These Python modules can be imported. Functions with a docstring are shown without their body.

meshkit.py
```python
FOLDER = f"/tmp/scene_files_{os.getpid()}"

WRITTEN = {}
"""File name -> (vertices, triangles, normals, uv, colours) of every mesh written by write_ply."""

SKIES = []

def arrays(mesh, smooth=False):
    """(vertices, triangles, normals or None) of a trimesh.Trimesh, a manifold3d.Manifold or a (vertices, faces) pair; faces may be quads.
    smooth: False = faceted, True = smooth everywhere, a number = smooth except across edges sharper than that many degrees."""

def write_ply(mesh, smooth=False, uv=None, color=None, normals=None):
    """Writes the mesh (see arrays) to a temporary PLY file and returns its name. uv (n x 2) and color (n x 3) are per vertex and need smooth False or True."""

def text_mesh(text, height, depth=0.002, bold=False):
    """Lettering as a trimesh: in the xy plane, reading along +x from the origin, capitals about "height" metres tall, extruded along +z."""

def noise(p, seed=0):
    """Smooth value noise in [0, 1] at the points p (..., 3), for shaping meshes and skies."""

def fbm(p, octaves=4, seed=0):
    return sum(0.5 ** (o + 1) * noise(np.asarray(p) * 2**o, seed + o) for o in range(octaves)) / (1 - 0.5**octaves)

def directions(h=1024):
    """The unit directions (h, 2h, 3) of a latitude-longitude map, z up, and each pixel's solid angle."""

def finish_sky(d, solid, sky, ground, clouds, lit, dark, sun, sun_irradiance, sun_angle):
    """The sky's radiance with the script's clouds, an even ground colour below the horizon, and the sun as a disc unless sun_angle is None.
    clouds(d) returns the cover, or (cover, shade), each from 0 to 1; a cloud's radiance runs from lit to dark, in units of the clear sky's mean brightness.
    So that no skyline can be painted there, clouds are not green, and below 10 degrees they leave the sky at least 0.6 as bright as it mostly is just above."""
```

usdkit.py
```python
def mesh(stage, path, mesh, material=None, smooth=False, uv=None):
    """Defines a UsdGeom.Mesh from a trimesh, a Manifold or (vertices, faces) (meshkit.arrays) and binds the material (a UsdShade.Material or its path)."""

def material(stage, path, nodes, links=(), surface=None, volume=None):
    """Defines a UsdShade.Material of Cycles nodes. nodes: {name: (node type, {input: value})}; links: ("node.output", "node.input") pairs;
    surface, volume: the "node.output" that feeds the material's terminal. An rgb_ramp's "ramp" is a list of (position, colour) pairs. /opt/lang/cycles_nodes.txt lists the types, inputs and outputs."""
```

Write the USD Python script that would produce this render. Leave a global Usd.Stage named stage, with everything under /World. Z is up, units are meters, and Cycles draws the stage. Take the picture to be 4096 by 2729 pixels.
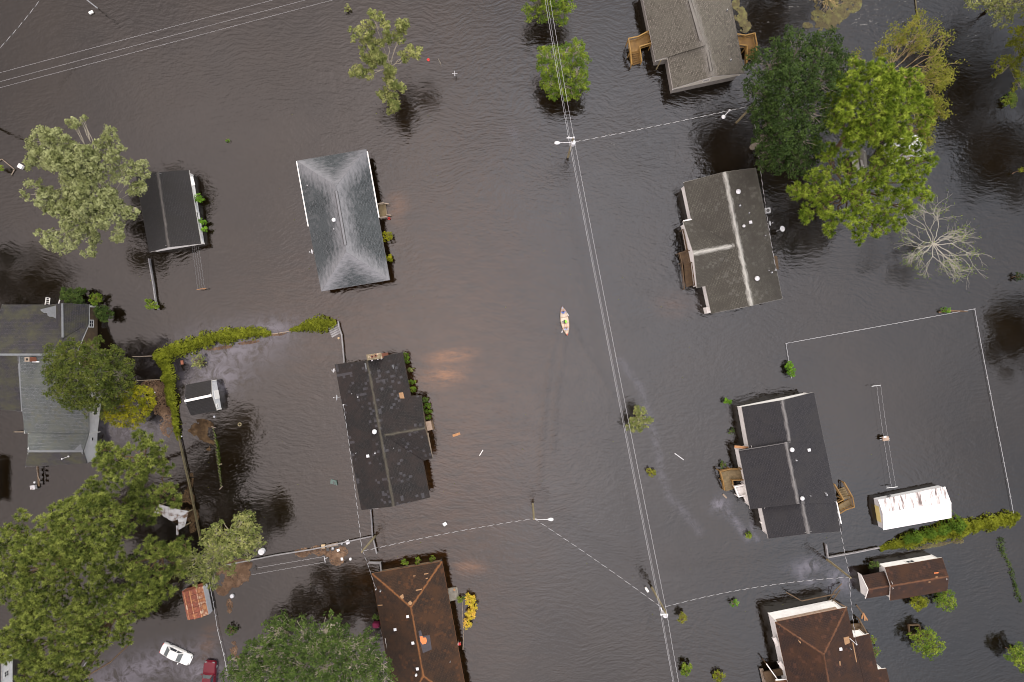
import math, random
import numpy as np
import trimesh, shapely, usdkit, meshkit
from shapely.geometry import Polygon, Point, LineString
from shapely.ops import unary_union
from pxr import Usd, UsdGeom, UsdLux, UsdShade, Gf, Sdf, Vt

stage = Usd.Stage.CreateInMemory()
UsdGeom.SetStageUpAxis(stage, "Z")
UsdGeom.SetStageMetersPerUnit(stage, 1.0)
UsdGeom.Xform.Define(stage, "/World")
UsdGeom.Scope.Define(stage, "/World/Looks")

# ------------------------------------------------------------------ camera, sky, sun, exposure
H, F = 100.0, 2731.0                     # drone height above the water, focal length in photograph pixels
TILT = math.atan(32 / F)
EXPOSURE = 1.2
SUN_EL, SUN_AZ = math.radians(30), math.atan2(0.4, 1.0)   # rotation = atan2(x, y) of the direction to the sun
cam = UsdGeom.Camera.Define(stage, "/World/camera")
cam.CreateHorizontalApertureAttr(36.0)
cam.CreateVerticalApertureAttr(36.0 * 682 / 1024)
cam.CreateFocalLengthAttr(36.0 * F / 4096)
cam.CreateClippingRangeAttr(Gf.Vec2f(0.5, 5000))
cam.CreateExposureAttr(EXPOSURE)
UsdGeom.Xformable(cam).AddTranslateOp().Set(Gf.Vec3d(0, 0, H))
UsdGeom.Xformable(cam).AddRotateYOp().Set(math.degrees(TILT))

sky = UsdLux.DomeLight.Define(stage, "/World/sky")
sky.GetPrim().SetCustomDataByKey("kind", "structure")
sky_mat = usdkit.material(stage, "/World/Looks/sky", {
    "s": ("sky_texture", {"sky_type": "single_scattering", "sun_disc": False, "sun_elevation": SUN_EL, "sun_rotation": SUN_AZ}),
    "tc": ("texture_coordinate", {}),
    "sep": ("separate_xyz", {}),
    "zc": ("math", {"math_type": "maximum", "value2": 0.0}),
    "zz": ("math", {"math_type": "power", "value2": 4.4}),
    "cie": ("math", {"math_type": "multiply_add", "value2": 0.85, "value3": 0.15}),
    "n1": ("noise_texture", {"scale": 5.0, "detail": 5.0, "roughness": 0.6}),
    "cl": ("map_range", {"from_min": 0.3, "from_max": 0.7, "to_min": 0.80, "to_max": 1.18}),
    "n2": ("noise_texture", {"scale": 1.6, "detail": 2.0}),
    "xt": ("math", {"math_type": "multiply_add", "value2": -0.42}),
    "tint": ("rgb_ramp", {"ramp": [(0.20, (0.93, 0.975, 1.10)), (0.46, (1.12, 0.96, 0.925))]}),
    "m1": ("math", {"math_type": "multiply"}),
    "m2": ("math", {"math_type": "multiply", "value2": 16.3}),
    "col": ("vector_math", {"math_type": "scale"}),
    "cov": ("map_range", {"from_min": 0.2, "from_max": 0.5, "to_min": 0.82, "to_max": 0.96, "clamp": True}),
    "mix": ("mix", {"mix_type": "mix"}),
    "bg": ("background_shader", {"strength": 0.12}),
}, [("tc.generated", "sep.vector"), ("sep.z", "zc.value1"), ("zc.value", "zz.value1"), ("zz.value", "cie.value1"), ("tc.generated", "n1.vector"), ("n1.fac", "cl.value"),
    ("tc.generated", "n2.vector"), ("sep.x", "xt.value1"), ("n2.fac", "xt.value3"), ("xt.value", "tint.fac"), ("cie.value", "m1.value1"), ("cl.result", "m1.value2"), ("m1.value", "m2.value1"),
    ("tint.color", "col.vector1"), ("m2.value", "col.scale"), ("n1.fac", "cov.value"), ("cov.result", "mix.fac"), ("s.color", "mix.color1"),
    ("col.vector", "mix.color2"), ("mix.color", "bg.color")], surface="bg.background")
UsdShade.MaterialBindingAPI.Apply(sky.GetPrim()).Bind(sky_mat)

sun = UsdLux.DistantLight.Define(stage, "/World/sun")
sun.CreateNormalizeAttr(True)
sun.CreateIntensityAttr(0.40)
sun.CreateAngleAttr(22.0)
sun.CreateColorAttr(Gf.Vec3f(1.0, 0.95, 0.87))
UsdGeom.Xformable(sun).AddRotateZOp().Set(180 - math.degrees(SUN_AZ))
UsdGeom.Xformable(sun).AddRotateXOp().Set(90 - math.degrees(SUN_EL))

# ------------------------------------------------------------------ geometry helpers
def W(px, py, z=0.0):
    """Where the drone's line of sight through photograph pixel (px, py) meets height z: how the real places were surveyed."""
    u, v = (px - 2048) / F, (1364.5 - py) / F
    c, s = math.cos(TILT), math.sin(TILT)
    dx, dy, dz = c * u - s, v, -s * u - c
    t = (z - H) / dz
    return np.array([dx * t, dy * t, z])

def WP(pts, z=None):
    return np.array([W(p[0], p[1], p[2] if z is None else z) for p in pts])

def cat(parts):
    vs, fs, n = [], [], 0
    for v, f in parts:
        vs.append(np.asarray(v, float)); fs.append(np.asarray(f, int) + n); n += len(v)
    return np.vstack(vs), np.vstack(fs)

def unit(a):
    a = np.asarray(a, float)
    return a / (np.linalg.norm(a, axis=-1, keepdims=True) + 1e-12)

BOXF = np.array([[0, 2, 1], [0, 3, 2], [4, 5, 6], [4, 6, 7], [0, 1, 5], [0, 5, 4], [1, 2, 6], [1, 6, 5], [2, 3, 7], [2, 7, 6], [3, 0, 4], [3, 4, 7]])
def bar(p0, p1, w, h, up=(0, 0, 1)):
    """A board from p0 to p1: w wide, h deep."""
    p0, p1 = np.asarray(p0, float), np.asarray(p1, float)
    d = unit(p1 - p0); up = np.asarray(up, float)
    if abs(d @ up) > 0.98: up = np.array([1.0, 0, 0])
    s = unit(np.cross(d, up)) * w / 2; u = unit(np.cross(s, d)) * h / 2
    return np.array([p0 - s - u, p0 + s - u, p1 + s - u, p1 - s - u, p0 - s + u, p0 + s + u, p1 + s + u, p1 - s + u]), BOXF

def box(c, sx, sy, sz, rot=0.0):
    """Box standing on c (centre of its base)."""
    a = np.array([[-1, -1], [1, -1], [1, 1], [-1, 1]]) * [sx / 2, sy / 2]
    R = np.array([[math.cos(rot), -math.sin(rot)], [math.sin(rot), math.cos(rot)]])
    a = a @ R.T + np.asarray(c)[:2]
    return np.vstack([np.c_[a, np.full(4, c[2])], np.c_[a, np.full(4, c[2] + sz)]]), BOXF

def tube(pts, rad, n=6, cap=True):
    p = np.asarray(pts, float); r = np.broadcast_to(np.asarray(rad, float), (len(p),))
    t = unit(np.gradient(p, axis=0))
    a = unit(np.cross(t, np.where(np.abs(t[:, 2:]) < 0.9, [[0, 0, 1.0]], [[1.0, 0, 0]]))); b = np.cross(t, a)
    ang = np.arange(n) * 2 * math.pi / n
    v = (p[:, None] + r[:, None, None] * (np.cos(ang)[None, :, None] * a[:, None] + np.sin(ang)[None, :, None] * b[:, None])).reshape(-1, 3)
    i, j = np.meshgrid(np.arange(len(p) - 1), np.arange(n), indexing="ij")
    q = np.stack([i * n + j, i * n + (j + 1) % n, (i + 1) * n + (j + 1) % n, (i + 1) * n + j], -1).reshape(-1, 4)
    f = np.vstack([q[:, [0, 1, 2]], q[:, [0, 2, 3]]])
    if cap:
        k = np.arange(1, n - 1); e = (len(p) - 1) * n
        f = np.vstack([f, np.stack([0 * k, k + 1, k], 1), np.stack([0 * k + e, k + e, k + 1 + e], 1)])
    return v, f

def revolve(c, prof, n=14):
    """prof: (radius, height) pairs upwards from c."""
    pr = np.asarray(prof, float); ang = np.arange(n) * 2 * math.pi / n
    v = np.concatenate([np.stack([r * np.cos(ang), r * np.sin(ang), np.full(n, z)], 1) for r, z in pr]) + np.asarray(c)
    i, j = np.meshgrid(np.arange(len(pr) - 1), np.arange(n), indexing="ij")
    q = np.stack([i * n + j, i * n + (j + 1) % n, (i + 1) * n + (j + 1) % n, (i + 1) * n + j], -1).reshape(-1, 4)
    return v, np.vstack([q[:, [0, 1, 2]], q[:, [0, 2, 3]]])

def prism(poly, z0, z1):
    """A shapely polygon extruded from z0 to z1."""
    if poly.area < 1e-4: return np.zeros((0, 3)), np.zeros((0, 3), int)
    m = trimesh.creation.extrude_polygon(poly, z1 - z0, engine="earcut")
    return np.array(m.vertices) + [0, 0, z0], np.array(m.faces)

def sheet(poly, z):
    v, f = trimesh.creation.triangulate_polygon(poly, engine="earcut")
    return np.c_[v, np.full(len(v), z)], np.asarray(f)

def sphere(c, r, sub=2, squash=1.0):
    m = trimesh.creation.icosphere(sub, 1.0)
    return np.array(m.vertices) * r * [1, 1, squash] + np.asarray(c), np.array(m.faces)

# ------------------------------------------------------------------ stage helpers
USED = {}
LOC = {}
def fresh(parent, name):
    k = USED.get((parent, name), 0); USED[(parent, name)] = k + 1
    return f"{parent}/{name}" + (f"_{k:03d}" if k else "")

def tag(path, label=None, cat_=None, group=None, kind=None):
    p = stage.GetPrimAtPath(path)
    for k, v in (("label", label), ("category", cat_), ("group", group), ("kind", kind)):
        if v: p.SetCustomDataByKey(k, v)

def thing(name, label, cat_, loc, group=None):
    path = fresh("/World", name)
    x = UsdGeom.Xform.Define(stage, path); x.AddTranslateOp().Set(Gf.Vec3d(*map(float, loc)))
    LOC[path] = np.asarray(loc, float)
    tag(path, label, cat_, group)
    return path

def put(path, mesh, mat, loc, smooth=False, uv=None, attrs=None):
    v, f = mesh
    m = usdkit.mesh(stage, path, (np.asarray(v) - loc, f), M[mat] if isinstance(mat, str) else mat, smooth=smooth, uv=uv)
    for k, a in (attrs or {}).items():
        UsdGeom.PrimvarsAPI(m).CreatePrimvar(k, Sdf.ValueTypeNames.FloatArray, "vertex").Set(Vt.FloatArray.FromNumpy(np.asarray(a, np.float32)))
    return m

def part(parent, name, mesh, mat, smooth=False, uv=None, attrs=None, label=None, kind=None):
    path = fresh(parent, name)
    LOC[path] = LOC[parent]
    put(path, mesh, mat, LOC[parent], smooth, uv, attrs)
    tag(path, label, None, None, kind)
    return path

def solo(name, label, cat_, mesh, mat, group=None, smooth=False, kind=None, loc=None):
    path = fresh("/World", name)
    v = np.asarray(mesh[0])
    loc = np.array([*(v[:, :2].min(0) + v[:, :2].max(0)) / 2, v[:, 2].min()]) if loc is None else np.asarray(loc)
    m = put(path, mesh, mat, loc, smooth)
    m.AddTranslateOp().Set(Gf.Vec3d(*map(float, loc)))
    LOC[path] = loc
    tag(path, label, cat_, group, kind)
    return path

# ------------------------------------------------------------------ materials
M = {}
def mat(name, c1, c2=None, scale=3.0, rough=0.7, metal=0.0, bump=0.0, stretch=None, spec=0.5, c3=None, detail=4.0):
    """Two or three tones of one colour blended by noise in the place's own metres, with fine relief."""
    c2 = c2 or tuple(x * 0.75 for x in c1)
    ramp = [(0.3, c1), (0.7, c2)] if c3 is None else [(0.40, c1), (0.52, c2), (0.64, c3)]
    nodes = {"g": ("geometry", {}), "mp": ("mapping", {"scale": stretch or (1, 1, 1)}), "n": ("noise_texture", {"scale": scale, "detail": detail, "roughness": 0.6}),
             "r": ("rgb_ramp", {"ramp": ramp}), "p": ("principled_bsdf", {"roughness": rough, "metallic": metal, "specular_ior_level": spec})}
    links = [("g.position", "mp.vector"), ("mp.vector", "n.vector"), ("n.fac", "r.fac"), ("r.color", "p.base_color")]
    if bump:
        nodes["b"] = ("bump", {"strength": 0.6, "distance": bump})
        nodes["n2"] = ("noise_texture", {"scale": scale * 6, "detail": 3.0})
        links += [("mp.vector", "n2.vector"), ("n2.fac", "b.height"), ("b.normal", "p.normal")]
    M[name] = usdkit.material(stage, f"/World/Looks/{name}", nodes, links, surface="p.BSDF")

LEAF = 1.7
def leaf_mat(name, stops, trans=0.3, rough=0.6, big=0.25, spread=0.45):
    """Leaves: each its own tone (random per leaf), patches of tone through the crown, some light through the blade."""
    if not name.startswith("litter"): stops = [(a, (min(0.6, c[0] * LEAF * 1.04), min(0.6, c[1] * LEAF), c[2] * LEAF * 0.9)) for a, c in stops]
    M[name] = usdkit.material(stage, f"/World/Looks/{name}", {
        "g": ("geometry", {}), "n": ("noise_texture", {"scale": big * 3, "detail": 1.0}), "n2": ("noise_texture", {"scale": 1.7, "detail": 2.0}), "ns": ("math", {"math_type": "add"}),
        "st": ("map_range", {"from_min": 0.72, "from_max": 1.28, "clamp": True}),
        "a": ("math", {"math_type": "multiply_add", "value2": spread, "value3": 0.0}), "b": ("math", {"math_type": "multiply_add", "value2": 1.0 - spread}),
        "r": ("rgb_ramp", {"ramp": stops}), "p": ("principled_bsdf", {"roughness": rough, "specular_ior_level": 0.12}), "t": ("translucent_bsdf", {}), "m": ("mix_closure", {"fac": trans})},
        [("g.random_per_island", "a.value1"), ("g.position", "n.vector"), ("g.position", "n2.vector"), ("n.fac", "ns.value1"), ("n2.fac", "ns.value2"), ("ns.value", "st.value"), ("st.result", "b.value1"), ("a.value", "b.value3"), ("b.value", "r.fac"), ("r.color", "p.base_color"),
         ("r.color", "t.color"), ("p.BSDF", "m.closure1"), ("t.BSDF", "m.closure2")], surface="m.closure")

def shingle(name, c1, c2, worn, stain, wear_w=0.7, wear_amt=1.0, row=0.21, width=0.36, blotch=0.35, gap=0.42, fleck=None, fleck_amt=0.0):
    """Asphalt shingles in courses along the eaves (uv in metres), granules weathered pale along ridges and hips ("wear" is the distance to them), stains."""
    mort = tuple(x * gap for x in c1)
    M[name] = usdkit.material(stage, f"/World/Looks/{name}", {
        "uv": ("texture_coordinate", {}), "g": ("geometry", {}),
        "br": ("brick_texture", {"color1": c1, "color2": c2, "mortar": mort, "scale": 1.0, "brick_width": width, "row_height": row, "mortar_size": 0.024, "mortar_smooth": 0.3, "bias": -0.1, "offset": 0.37}),
        "mpx": ("mapping", {"scale": (2.2, 6.0, 1.0)}), "wn": ("noise_texture", {"scale": 1.0, "detail": 2.0}), "wr": ("rgb_ramp", {"ramp": [(0.3, (0.55, 0.55, 0.55)), (0.5, (1, 1, 1)), (0.72, (1.5, 1.5, 1.5))]}),
        "mul": ("mix", {"mix_type": "multiply", "fac": blotch}),
        "sn": ("noise_texture", {"scale": 0.45, "detail": 6.0, "roughness": 0.65}), "sr": ("map_range", {"from_min": 0.42, "from_max": 0.66, "to_min": 0.0, "to_max": 0.9, "clamp": True}),
        "fmp": ("vector_math", {"math_type": "snap", "vector2": (width, row * 2.0, 1.0)}), "fno": ("white_noise_texture", {}), "fno2": ("noise_texture", {"scale": 0.35, "detail": 2.0}), "fsum": ("math", {"math_type": "add"}), "fma": ("map_range", {"from_min": 1.40, "from_max": 1.48, "to_min": 0.0, "to_max": fleck_amt, "clamp": True}), "fmx": ("mix", {"color2": fleck or worn}),
        "smx": ("mix", {"color2": stain}),
        "at": ("attribute", {"attribute": "wear"}), "mpa": ("mapping", {"scale": (1.1, 3.6, 1.0)}), "an": ("noise_texture", {"scale": 0.8, "detail": 4.0, "roughness": 0.7}),
        "ac": ("math", {"math_type": "multiply_add", "value2": -2.2 * wear_w, "value3": 1.1 * wear_w}), "ad": ("math", {"math_type": "add"}),
        "ar": ("map_range", {"from_min": 0.0, "from_max": wear_w, "to_min": wear_amt, "to_max": 0.0, "clamp": True}),
        "wm": ("mix", {"color2": worn}),
        "b": ("bump", {"strength": 0.5, "distance": 0.02}), "p": ("principled_bsdf", {"roughness": 0.92, "specular_ior_level": 0.25})},
        [("uv.UV", "br.vector"), ("uv.UV", "mpx.vector"), ("mpx.vector", "wn.vector"), ("wn.fac", "wr.fac"), ("br.color", "mul.color1"), ("wr.color", "mul.color2"),
         ("g.position", "sn.vector"), ("sn.fac", "sr.value"), ("sr.result", "smx.fac"), ("mul.color", "smx.color1"),
         ("uv.UV", "mpa.vector"), ("mpa.vector", "an.vector"), ("an.fac", "ac.value1"), ("ac.value", "ad.value1"), ("at.fac", "ad.value2"), ("ad.value", "ar.value"), ("ar.result", "wm.fac"),
         ("uv.UV", "fmp.vector1"), ("fmp.vector", "fno.vector"), ("g.position", "fno2.vector"), ("fno.value", "fsum.value1"), ("fno2.fac", "fsum.value2"), ("fsum.value", "fma.value"), ("fma.result", "fmx.fac"), ("smx.color", "fmx.color1"), ("fmx.color", "wm.color1"), ("wm.color", "p.base_color"), ("br.fac", "b.height"), ("b.normal", "p.normal")], surface="p.BSDF")
    # note: brick fac is 1 in the joints

def siding(name, c1, c2, period=0.2, rough=0.6):
    M[name] = usdkit.material(stage, f"/World/Looks/{name}", {
        "g": ("geometry", {}), "n": ("noise_texture", {"scale": 1.5, "detail": 5.0}), "r": ("rgb_ramp", {"ramp": [(0.35, c1), (0.75, c2)]}),
        "w": ("wave_texture", {"wave_type": "bands", "bands_direction": "z", "profile": "saw", "scale": 0.314 / period}), "b": ("bump", {"strength": 0.7, "distance": 0.02}),
        "p": ("principled_bsdf", {"roughness": rough})},
        [("g.position", "n.vector"), ("n.fac", "r.fac"), ("r.color", "p.base_color"), ("g.position", "w.vector"), ("w.fac", "b.height"), ("b.normal", "p.normal")], surface="p.BSDF")

shingle("shingle_slate", (0.0393, 0.0459, 0.0481), (0.0634, 0.0699, 0.0721), (0.145, 0.148, 0.155), (0.0459, 0.0524, 0.0546), wear_w=2.3, wear_amt=1.0, blotch=0.75, width=0.5, fleck=(0.09, 0.094, 0.098), fleck_amt=0.3)
shingle("shingle_charcoal", (0.021, 0.020, 0.020), (0.027, 0.026, 0.026), (0.13, 0.12, 0.11), (0.018, 0.017, 0.016), wear_w=0.28, wear_amt=0.6, blotch=0.25)
shingle("shingle_black", (0.0145, 0.0136, 0.0132), (0.0204, 0.0187, 0.0179), (0.075, 0.07, 0.052), (0.0221, 0.0170, 0.0153), wear_w=0.26, wear_amt=0.75, blotch=0.5, fleck=(0.085, 0.085, 0.095), fleck_amt=0.32)
shingle("shingle_rust", (0.0205, 0.0125, 0.0081), (0.0287, 0.0169, 0.0103), (0.20, 0.085, 0.03), (0.0397, 0.0191, 0.0088), wear_w=0.2, wear_amt=0.75, blotch=0.3, fleck=(0.10, 0.04, 0.014), fleck_amt=0.25)
shingle("shingle_rust_purple", (0.0208, 0.0117, 0.0089), (0.0270, 0.0145, 0.0106), (0.15, 0.07, 0.035), (0.0342, 0.0157, 0.0078), wear_w=0.2, wear_amt=0.6, blotch=0.25, fleck=(0.075, 0.032, 0.018), fleck_amt=0.32)
shingle("shingle_taupe", (0.0704, 0.0646, 0.0522), (0.1283, 0.1175, 0.0978), (0.20, 0.19, 0.175), (0.0828, 0.0779, 0.0629), wear_w=1.0, wear_amt=0.5, blotch=0.6, row=0.2, width=0.3, gap=0.45)
shingle("shingle_olive", (0.0618, 0.0587, 0.0474), (0.0803, 0.0762, 0.0639), (0.42, 0.42, 0.38), (0.0433, 0.0401, 0.0330), wear_w=0.46, wear_amt=0.85, blotch=0.35, fleck=(0.12, 0.118, 0.105), fleck_amt=0.3)
shingle("shingle_night", (0.0218, 0.0218, 0.0247), (0.0294, 0.0285, 0.0314), (0.17, 0.165, 0.16), (0.0247, 0.0238, 0.0247), wear_w=0.34, wear_amt=0.85, blotch=0.25)
shingle("shingle_plum", (0.0313, 0.0304, 0.0331), (0.0414, 0.0386, 0.0423), (0.14, 0.14, 0.15), (0.0460, 0.0460, 0.0276), wear_w=0.22, wear_amt=0.6, blotch=0.3, fleck=(0.07, 0.065, 0.03), fleck_amt=0.2)
shingle("shingle_moss", (0.074, 0.083, 0.083), (0.106, 0.114, 0.113), (0.15, 0.16, 0.16), (0.082, 0.089, 0.076), wear_w=0.25, wear_amt=0.3, blotch=0.6, fleck=(0.10, 0.09, 0.03), fleck_amt=0.15)
siding("siding_white", (0.80, 0.80, 0.785), (0.70, 0.70, 0.68))
siding("siding_cream", (0.52, 0.50, 0.44), (0.46, 0.44, 0.38))
siding("siding_tan", (0.30, 0.22, 0.16), (0.21, 0.15, 0.11), period=0.12)
siding("siding_dark", (0.05, 0.045, 0.04), (0.035, 0.03, 0.026))
mat("block_gray", (0.19, 0.18, 0.165), (0.12, 0.115, 0.105), scale=2.5, rough=0.9, bump=0.01)
M["brick_wall"] = usdkit.material(stage, "/World/Looks/brick_wall", {
    "g": ("geometry", {}), "sp": ("separate_xyz", {}), "ad": ("math", {"math_type": "add"}), "cb": ("combine_xyz", {}),
    "br": ("brick_texture", {"color1": (0.13, 0.075, 0.033), "color2": (0.085, 0.05, 0.024), "mortar": (0.15, 0.12, 0.085), "scale": 1.0, "brick_width": 0.22, "row_height": 0.08, "mortar_size": 0.012}),
    "n": ("noise_texture", {"scale": 1.2, "detail": 5.0}), "r": ("rgb_ramp", {"ramp": [(0.3, (0.6, 0.6, 0.6)), (0.7, (1.2, 1.2, 1.2))]}), "mx": ("mix", {"mix_type": "multiply", "fac": 0.8}),
    "b": ("bump", {"strength": 0.6, "distance": 0.012, "invert": True}), "p": ("principled_bsdf", {"roughness": 0.9})},
    [("g.position", "sp.vector"), ("sp.x", "ad.value1"), ("sp.y", "ad.value2"), ("ad.value", "cb.x"), ("sp.z", "cb.y"), ("cb.vector", "br.vector"), ("g.position", "n.vector"),
     ("n.fac", "r.fac"), ("br.color", "mx.color1"), ("r.color", "mx.color2"), ("mx.color", "p.base_color"), ("br.fac", "b.height"), ("b.normal", "p.normal")], surface="p.BSDF")
mat("white_paint", (0.74, 0.73, 0.70), (0.62, 0.61, 0.58), scale=1.5, rough=0.45)
mat("white_metal", (0.54, 0.55, 0.56), (0.42, 0.43, 0.44), scale=4, rough=0.35)
mat("galvanized", (0.42, 0.43, 0.44), (0.31, 0.32, 0.33), scale=5, rough=0.4, metal=0.4)
mat("aluminium_wire", (0.55, 0.56, 0.57), (0.42, 0.42, 0.43), scale=2, rough=0.4)
mat("black_rubber", (0.02, 0.02, 0.02), (0.035, 0.033, 0.03), scale=6, rough=0.6)
mat("dark_metal", (0.03, 0.03, 0.032), (0.05, 0.05, 0.05), scale=5, rough=0.5)
mat("pole_wood", (0.20, 0.17, 0.095), (0.12, 0.10, 0.055), scale=2.0, rough=0.9, bump=0.01, stretch=(3, 3, 0.6))
mat("deck_wood", (0.19, 0.105, 0.022), (0.115, 0.062, 0.014), scale=1.7, rough=0.75, bump=0.004)
mat("deck_wood_pale", (0.25, 0.145, 0.03), (0.17, 0.095, 0.021), scale=2.1, rough=0.75, bump=0.004)
mat("deck_wood_dark", (0.10, 0.062, 0.028), (0.055, 0.034, 0.017), scale=1.7, rough=0.8, bump=0.004)
mat("deck_wood_drab", (0.17, 0.125, 0.06), (0.105, 0.078, 0.036), scale=2.1, rough=0.8, bump=0.004)
mat("fence_gray", (0.24, 0.235, 0.235), (0.15, 0.148, 0.15), scale=1.5, rough=0.85, bump=0.004)
mat("fence_moss", (0.10, 0.085, 0.04), (0.06, 0.05, 0.025), scale=2.5, rough=0.9)
mat("plank_pale", (0.26, 0.21, 0.16), (0.17, 0.135, 0.10), scale=2.0, rough=0.85)
mat("cedar", (0.33, 0.17, 0.07), (0.22, 0.105, 0.045), scale=3.0, rough=0.8)
mat("rusty_tin", (0.24, 0.068, 0.034), (0.15, 0.042, 0.026), scale=1.6, rough=0.8, c3=(0.30, 0.115, 0.05), stretch=(1, 1, 1))
mat("rusty_tin_pale", (0.42, 0.20, 0.085), (0.26, 0.085, 0.04), scale=1.3, rough=0.75, c3=(0.55, 0.38, 0.25))
mat("tin_white_stained", (0.80, 0.79, 0.78), (0.50, 0.47, 0.46), scale=0.9, rough=0.4, c3=(0.12, 0.09, 0.08), stretch=(3.4, 0.45, 1.0), detail=6.0)
mat("tin_white", (0.80, 0.79, 0.79), (0.74, 0.73, 0.72), scale=1.2, rough=0.4)
mat("tin_leafy", (0.42, 0.42, 0.43), (0.34, 0.34, 0.35), scale=1.4, rough=0.5, c3=(0.10, 0.055, 0.03), detail=6.0)
mat("door_yellow", (0.55, 0.46, 0.19), (0.48, 0.40, 0.16), scale=2.0, rough=0.6)
mat("concrete", (0.20, 0.185, 0.155), (0.12, 0.105, 0.08), scale=2.0, rough=0.9, bump=0.01)
mat("chimney_cap", (0.17, 0.14, 0.085), (0.10, 0.08, 0.045), scale=3.0, rough=0.95, c3=(0.34, 0.27, 0.19))
mat("brick_red", (0.24, 0.085, 0.045), (0.17, 0.06, 0.035), scale=6.0, rough=0.9)
mat("flue_dark", (0.01, 0.008, 0.007), (0.014, 0.012, 0.01), scale=3.0, rough=0.95)
mat("patch_tan", (0.25, 0.15, 0.075), (0.19, 0.11, 0.055), scale=4.0, rough=0.95)
mat("patch_orange", (0.52, 0.17, 0.055), (0.42, 0.13, 0.045), scale=4.0, rough=0.95)
mat("patch_blue", (0.040, 0.037, 0.042), (0.030, 0.027, 0.031), scale=3.0, rough=0.9)
mat("patch_pale", (0.14, 0.15, 0.155), (0.11, 0.12, 0.125), scale=3.0, rough=0.95)
mat("glass_dark", (0.035, 0.04, 0.045), (0.02, 0.024, 0.03), scale=1.0, rough=0.08, spec=0.8)
mat("trim_orange", (0.60, 0.20, 0.06), (0.45, 0.14, 0.05), scale=5.0, rough=0.7)
mat("plastic_red", (0.50, 0.03, 0.025), (0.40, 0.025, 0.02), scale=4.0, rough=0.5)
mat("plastic_green", (0.04, 0.075, 0.062), (0.055, 0.09, 0.078), scale=4.0, rough=0.5)
mat("magenta_cloth", (0.16, 0.004, 0.045), (0.11, 0.003, 0.03), scale=3.0, rough=0.8)
mat("cardboard", (0.42, 0.32, 0.19), (0.33, 0.24, 0.14), scale=3.0, rough=0.9)
mat("bark_gray", (0.20, 0.18, 0.14), (0.12, 0.105, 0.08), scale=3.0, rough=0.9)
mat("bark_pale", (0.42, 0.38, 0.29), (0.30, 0.27, 0.20), scale=3.0, rough=0.9)
mat("bark_bone", (0.36, 0.345, 0.28), (0.24, 0.225, 0.18), scale=3.0, rough=0.9)
mat("bark_brown", (0.14, 0.085, 0.045), (0.085, 0.05, 0.028), scale=3.0, rough=0.9)
mat("bark_straw", (0.36, 0.27, 0.12), (0.24, 0.17, 0.075), scale=3.0, rough=0.9)
leaf_mat("leaf_olive", [(0.12, (0.078, 0.092, 0.036)), (0.5, (0.185, 0.208, 0.108)), (0.88, (0.32, 0.335, 0.22))], spread=0.55)
leaf_mat("leaf_sage", [(0.12, (0.065, 0.082, 0.024)), (0.5, (0.20, 0.21, 0.085)), (0.88, (0.36, 0.355, 0.19))], spread=0.6)
leaf_mat("leaf_bush", [(0.12, (0.038, 0.070, 0.007)), (0.5, (0.108, 0.145, 0.018)), (0.85, (0.26, 0.24, 0.05))], spread=0.5)
leaf_mat("leaf_dark", [(0.15, (0.011, 0.022, 0.005)), (0.5, (0.030, 0.052, 0.012)), (0.85, (0.080, 0.112, 0.028))], spread=0.5)
leaf_mat("leaf_mid", [(0.15, (0.018, 0.033, 0.007)), (0.5, (0.050, 0.078, 0.018)), (0.85, (0.135, 0.165, 0.05))], spread=0.5)
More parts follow.
